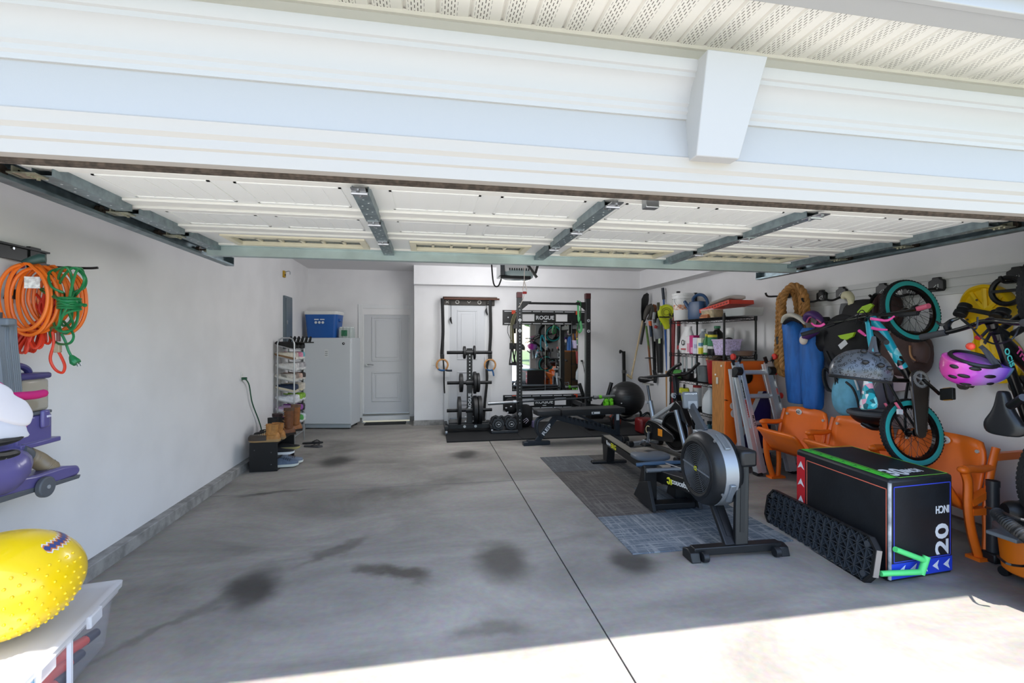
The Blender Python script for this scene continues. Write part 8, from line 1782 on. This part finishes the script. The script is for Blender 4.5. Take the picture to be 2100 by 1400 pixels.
# ------------------------------------------------------------------ plyo box, step bench
A_, B_, C_, D_ = V((2.815, 2.435, 0)), V((3.35, 2.475, 0)), V((3.44, 3.285, 0)), V((2.90, 3.28, 0))
PH = .64
pb = thing('plyo_box', 'black padded jump box lettered 20 and 30 inch in front of the orange seats', 'jump box', tuple((A_ + C_) / 2))
up_ = V((0, 0, 1)); PBK = m('#22262c', .5, bump=.15, bs=50, var=.18, vs=6)
b = MB(); b.loft([[p + up_ * z for p in (A_, B_, C_, D_)] for z in (0, PH)]); b.build('padded_body', PBK, pb, world=True, bev=.02)
def face(o, x_, y_, n): return TM(o + n.normalized() * .0012, x_, y_, n)
fx = (B_ - A_); fW = fx.length; NF = fx.cross(up_).normalized(); FN = face(A_, fx, up_, NF)
sxv = (D_ - A_); sW = sxv.length; NS = up_.cross(sxv).normalized(); FS = face(A_, sxv, up_, NS)
FT_ = face(A_ + up_ * PH, sxv, -fx, up_)
def flat(poly, F_, mat, nm, z=0.0): b = MB(); b.prism(poly, z, z + .0012, F_); return b.build(nm, mat, pb, world=True, sm=False)
def frame_lines(F_, x0, x1, y0, y1, t, mat, nm):
    b = MB()
    for q in ((x0, x1, y0, y0 + t), (x0, x1, y1 - t, y1), (x0, x0 + t, y0, y1), (x1 - t, x1, y0, y1)): b.box(q[0], q[1], q[2], q[3], 0, .0012, F_)
    return b.build(nm, mat, pb, world=True, sm=False)
BLUL = m('#3a4ac2', .45); REDL = m('#d0402c', .45); GRNL = m('#4ccf3a', .45); WHT = m('#e4e7ea', .5)
frame_lines(FN, .03, fW - .025, .12, PH - .045, .006, BLUL, 'blue_outline')
flat([(.0 + .012, .02), (fW - .012, .02), (fW - .012, .115), (.012, .115)], FN, m('#1f3fc4', .45), 'blue_strip')
for k in range(5):
    x = .10 + k * (fW - .16) / 4; flat([(x - .03, .067), (x + .025, .067 + .032), (x + .012, .067), (x + .025, .067 - .032)], FN, WHT, 'arrow_mark', .0012)
text('20', FN @ TM((fW - .10, .23, .0), (0, 1, 0), (-1, 0, 0)), .20, .115, WHT, pb, world=True); text('INCH', FN @ TM((fW - .095, .42, 0), (-1, 0, 0), (0, -1, 0)), .115, .05, WHT, pb, world=True)
frame_lines(FS, .02, sW - .12, .03, PH - .06, .006, m('#d9705a', .45), 'red_outline')
flat([(sW - .105, .02), (sW - .012, .02), (sW - .012, PH - .045), (sW - .105, PH - .045)], FS, m('#c9252e', .45), 'red_strip')
for k in range(4):
    z = .12 + k * .135; flat([(sW - .058, z + .03), (sW - .095, z - .03), (sW - .058, z - .012), (sW - .022, z - .03)], FS, WHT, 'arrow_mark', .0012)
flat([(.03, -.02), (sW - .03, -.02), (sW - .03, -.085), (.03, -.085)], FT_, GRNL, 'green_strip')
for k in range(7): x = .10 + k * (sW - .2) / 6; flat([(x - .02, -.052), (x + .018, -.03), (x + .008, -.052), (x + .018, -.075)], FT_, m('#2f8f3a', .45), 'arrow_mark', .0012)
frame_lines(FT_, .02, sW - .03, -fW + .02, -.10, .004, m('#7fd94a', .45), 'green_outline')
text('30', FT_ @ TM((.13, -.19, 0), (0, -1, 0), (1, 0, 0)), .15, .14, WHT, pb, world=True); text('INCH', FT_ @ TM((.13, -.34, 0), (0, -1, 0), (1, 0, 0)), .13, .07, WHT, pb, world=True)
MB().cyl(A_ + up_ * .02 + V((.004, .004, 0)), A_ + up_ * (PH - .02) + V((.004, .004, 0)), .010, n=10).build('worn_corner', m('#5d6268', .6, col2='#b9bcc0', vs=9), pb, world=True)
# step bench, underside out
S0, S1 = fl(1580, 1064), fl(1786, 1187)
S0 = S0 + V((-.06, 0, 0)); S1 = S1 + V((-.08, 0, 0))
sv_ = (S0 - S1); sv_.normalize(); S1 = S1 - sv_ * .08; SL = (S0 - S1).length; tilt = V((.045, 0, .26)).normalized(); sn = sv_.cross(tilt).normalized()
sbn = thing('step_bench', 'black ribbed platform with green legs leaning on its side against the jump box', 'step bench', M=TM(S1, sv_, tilt))
SBL = m('#141517', .55, bump=.1, bs=60); H_ = .285
MS = sbn.matrix_world; zs = 1 if (MS.to_3x3() @ V((0, 0, 1))).x < 0 else -1
ol = [(.0, .07), (.05, .0), (SL - .06, .0), (SL, .06), (SL, H_ - .07), (SL - .06, H_), (.06, H_), (.0, H_ - .06)]
def zb(a, c): return (min(a * zs, c * zs), max(a * zs, c * zs))
z0_, z1_ = zb(-.042, -.034); b = MB(); b.prism(ol, z0_, z1_); b.build('deck_plate', SBL, sbn)
b = MB(); P = [V((x, y, 0)) for x, y in ol]; c = sum(P, V()) / len(P)
b.loft([[p + V((0, 0, -.042 * zs)) for p in P], [p + V((0, 0, 0)) for p in P], [c + (p - c) * .965 for p in P], [c + (p - c) * .965 + V((0, 0, -.034 * zs)) for p in P]], caps=False); b.build('edge_rim', SBL, sbn, sm=False)
b = MB(); z0_, z1_ = zb(-.034, -.001); nx = 15
RBM = m('#3c4045', .5)
for k in range(1, nx): x = SL * k / nx; b.box(x - .0018, x + .0018, .02, H_ - .02, z0_, z1_)
for k in range(1, 4): y = H_ * k / 4; b.box(.02, SL - .02, y - .0018, y + .0018, z0_, z1_)
for i in range(nx):
    for j in range(4):
        x0_, x1_, y0_, y1_ = SL * i / nx, SL * (i + 1) / nx, H_ * j / 4, H_ * (j + 1) / 4
        if (i in (0, nx - 1) and j in (0, 3)): continue
        for (p_, q_) in (((x0_, y0_), (x1_, y1_)), ((x0_, y1_), (x1_, y0_))): b.beam((p_[0], p_[1], -.012 * zs), (q_[0], q_[1], -.012 * zs), .003, .018, up=(0, 0, 1))
b.build('rib_grid', RBM, sbn).__setitem__('kind', 'stuff')
for (x, y) in ((.07, .05), (.07, H_ - .05), (SL - .07, .05), (SL - .07, H_ - .05)): MB().cyl((x, y, -.034 * zs), (x, y, .001 * zs), .02, n=14).build('leg_socket', RBM, sbn)
z0_, z1_ = zb(-.039, -.004); MB().box(-.004, .002, .06, H_ - .06, z0_, z1_).build('end_label', m('#8f857c', .6), sbn)
GLG = m('#58d77a', .4)
pA, pB = wy(1806, 1176, 2.42), wy(1836, 1126, 2.41); pT, pU = wy(1889, 1178, 2.40), wy(1901, 1141, 2.40)
MB().cyl(pA, pT.lerp(pU, .12), .017, n=12).build('green_leg', GLG, sbn, world=True); MB().cyl(pB, pT.lerp(pU, .75), .017, n=12).build('green_leg', GLG, sbn, world=True); MB().cyl(pT, pU, .020, n=12).build('green_foot_bar', GLG, sbn, world=True)
# ------------------------------------------------------------------ shop vacuum at the right edge
vx, vy = 3.74, 2.28
sv2 = thing('shop_vacuum', 'orange and grey shop vacuum with a black ribbed hose at the right edge', 'shop vacuum', (vx, vy, 0))
b = MB(); b.lathe([(0, .05), (.155, .05), (.165, .06), (.185, .28), (.18, .29), (0, .29)], None, 36); b.build('drum', m('#ee7a14', .4), sv2)
b = MB(); b.lathe([(.19, .275), (.205, .28), (.205, .315), (.17, .34), (.15, .40), (.0, .42)], None, 36); b.build('lid', m('#595d62', .5), sv2)
MB().box(-.27, -.15, -.06, .10, .285, .31).build('lid_tab', m('#70757a', .5), sv2, bev=.006)
b = MB(); b.ell((.03, .02, .42), .13, .13, .08, 22, 10); b.build('motor_cap', BLACK, sv2)
for k in range(4): a = rad(45 + 90 * k); MB().cyl((.15 * math.cos(a) - .015, .15 * math.sin(a), .03), (.15 * math.cos(a) + .015, .15 * math.sin(a), .03), .03, n=14).build('caster', BLACK, sv2)
hp = spline([wy(2045, 1052, 2.2), wy(2062, 1068, 2.12), wy(2085, 1086, 2.06), wy(2110, 1104, 2.02), wy(2150, 1130, 2.05)], 26)
MB().tube(hp, [(.036 if i % 2 else .030) for i in range(len(hp) // 2)], 14).build('ribbed_hose', m('#26282b', .5), sv2, world=True)
MB().tube([wy(2060, 1045, 2.3), wy(2080, 1048, 2.28), wy(2110, 1062, 2.25)], [.04, .07, .06], 12, sp=3).build('hose_bend', BLACK, sv2, world=True)
MB().tube([wy(2022, 1040, 2.42), wy(2050, 1048, 2.2), wy(2085, 1062, 2.0), wy(2120, 1070, 1.95)], .008, 6, sp=4).build('power_cord', BLACK, sv2, world=True); MB().tube([wy(2046, 1140, 2.3), wy(2065, 1155, 2.1), wy(2090, 1160, 2.12), wy(2105, 1160, 2.12)], .007, 6, sp=4).build('lower_cord', BLACK, sv2, world=True)
tp_ = fl(2036, 1150); wd = thing('vacuum_wand', 'upright black vacuum tube standing beside the shop vacuum', 'vacuum wand', (tp_.x, tp_.y, 0))
zt_ = wy(2035, 985, tp_.y).z
b = MB(); b.cyl((0, 0, .05), (0, 0, zt_), .034, n=20); b.cyl((0, 0, zt_ - .04), (0, 0, zt_), .037, n=20); b.build('tube', m('#303236', .4), wd); MB().cyl((0, 0, zt_), (0, 0, zt_ + .001), .026, n=16).build('tube_bore', m('#050505', .9), wd)
MB().box(-.05, .11, -.05, .05, 0, .065).build('foot_block', m('#232528', .5), wd, bev=.012)
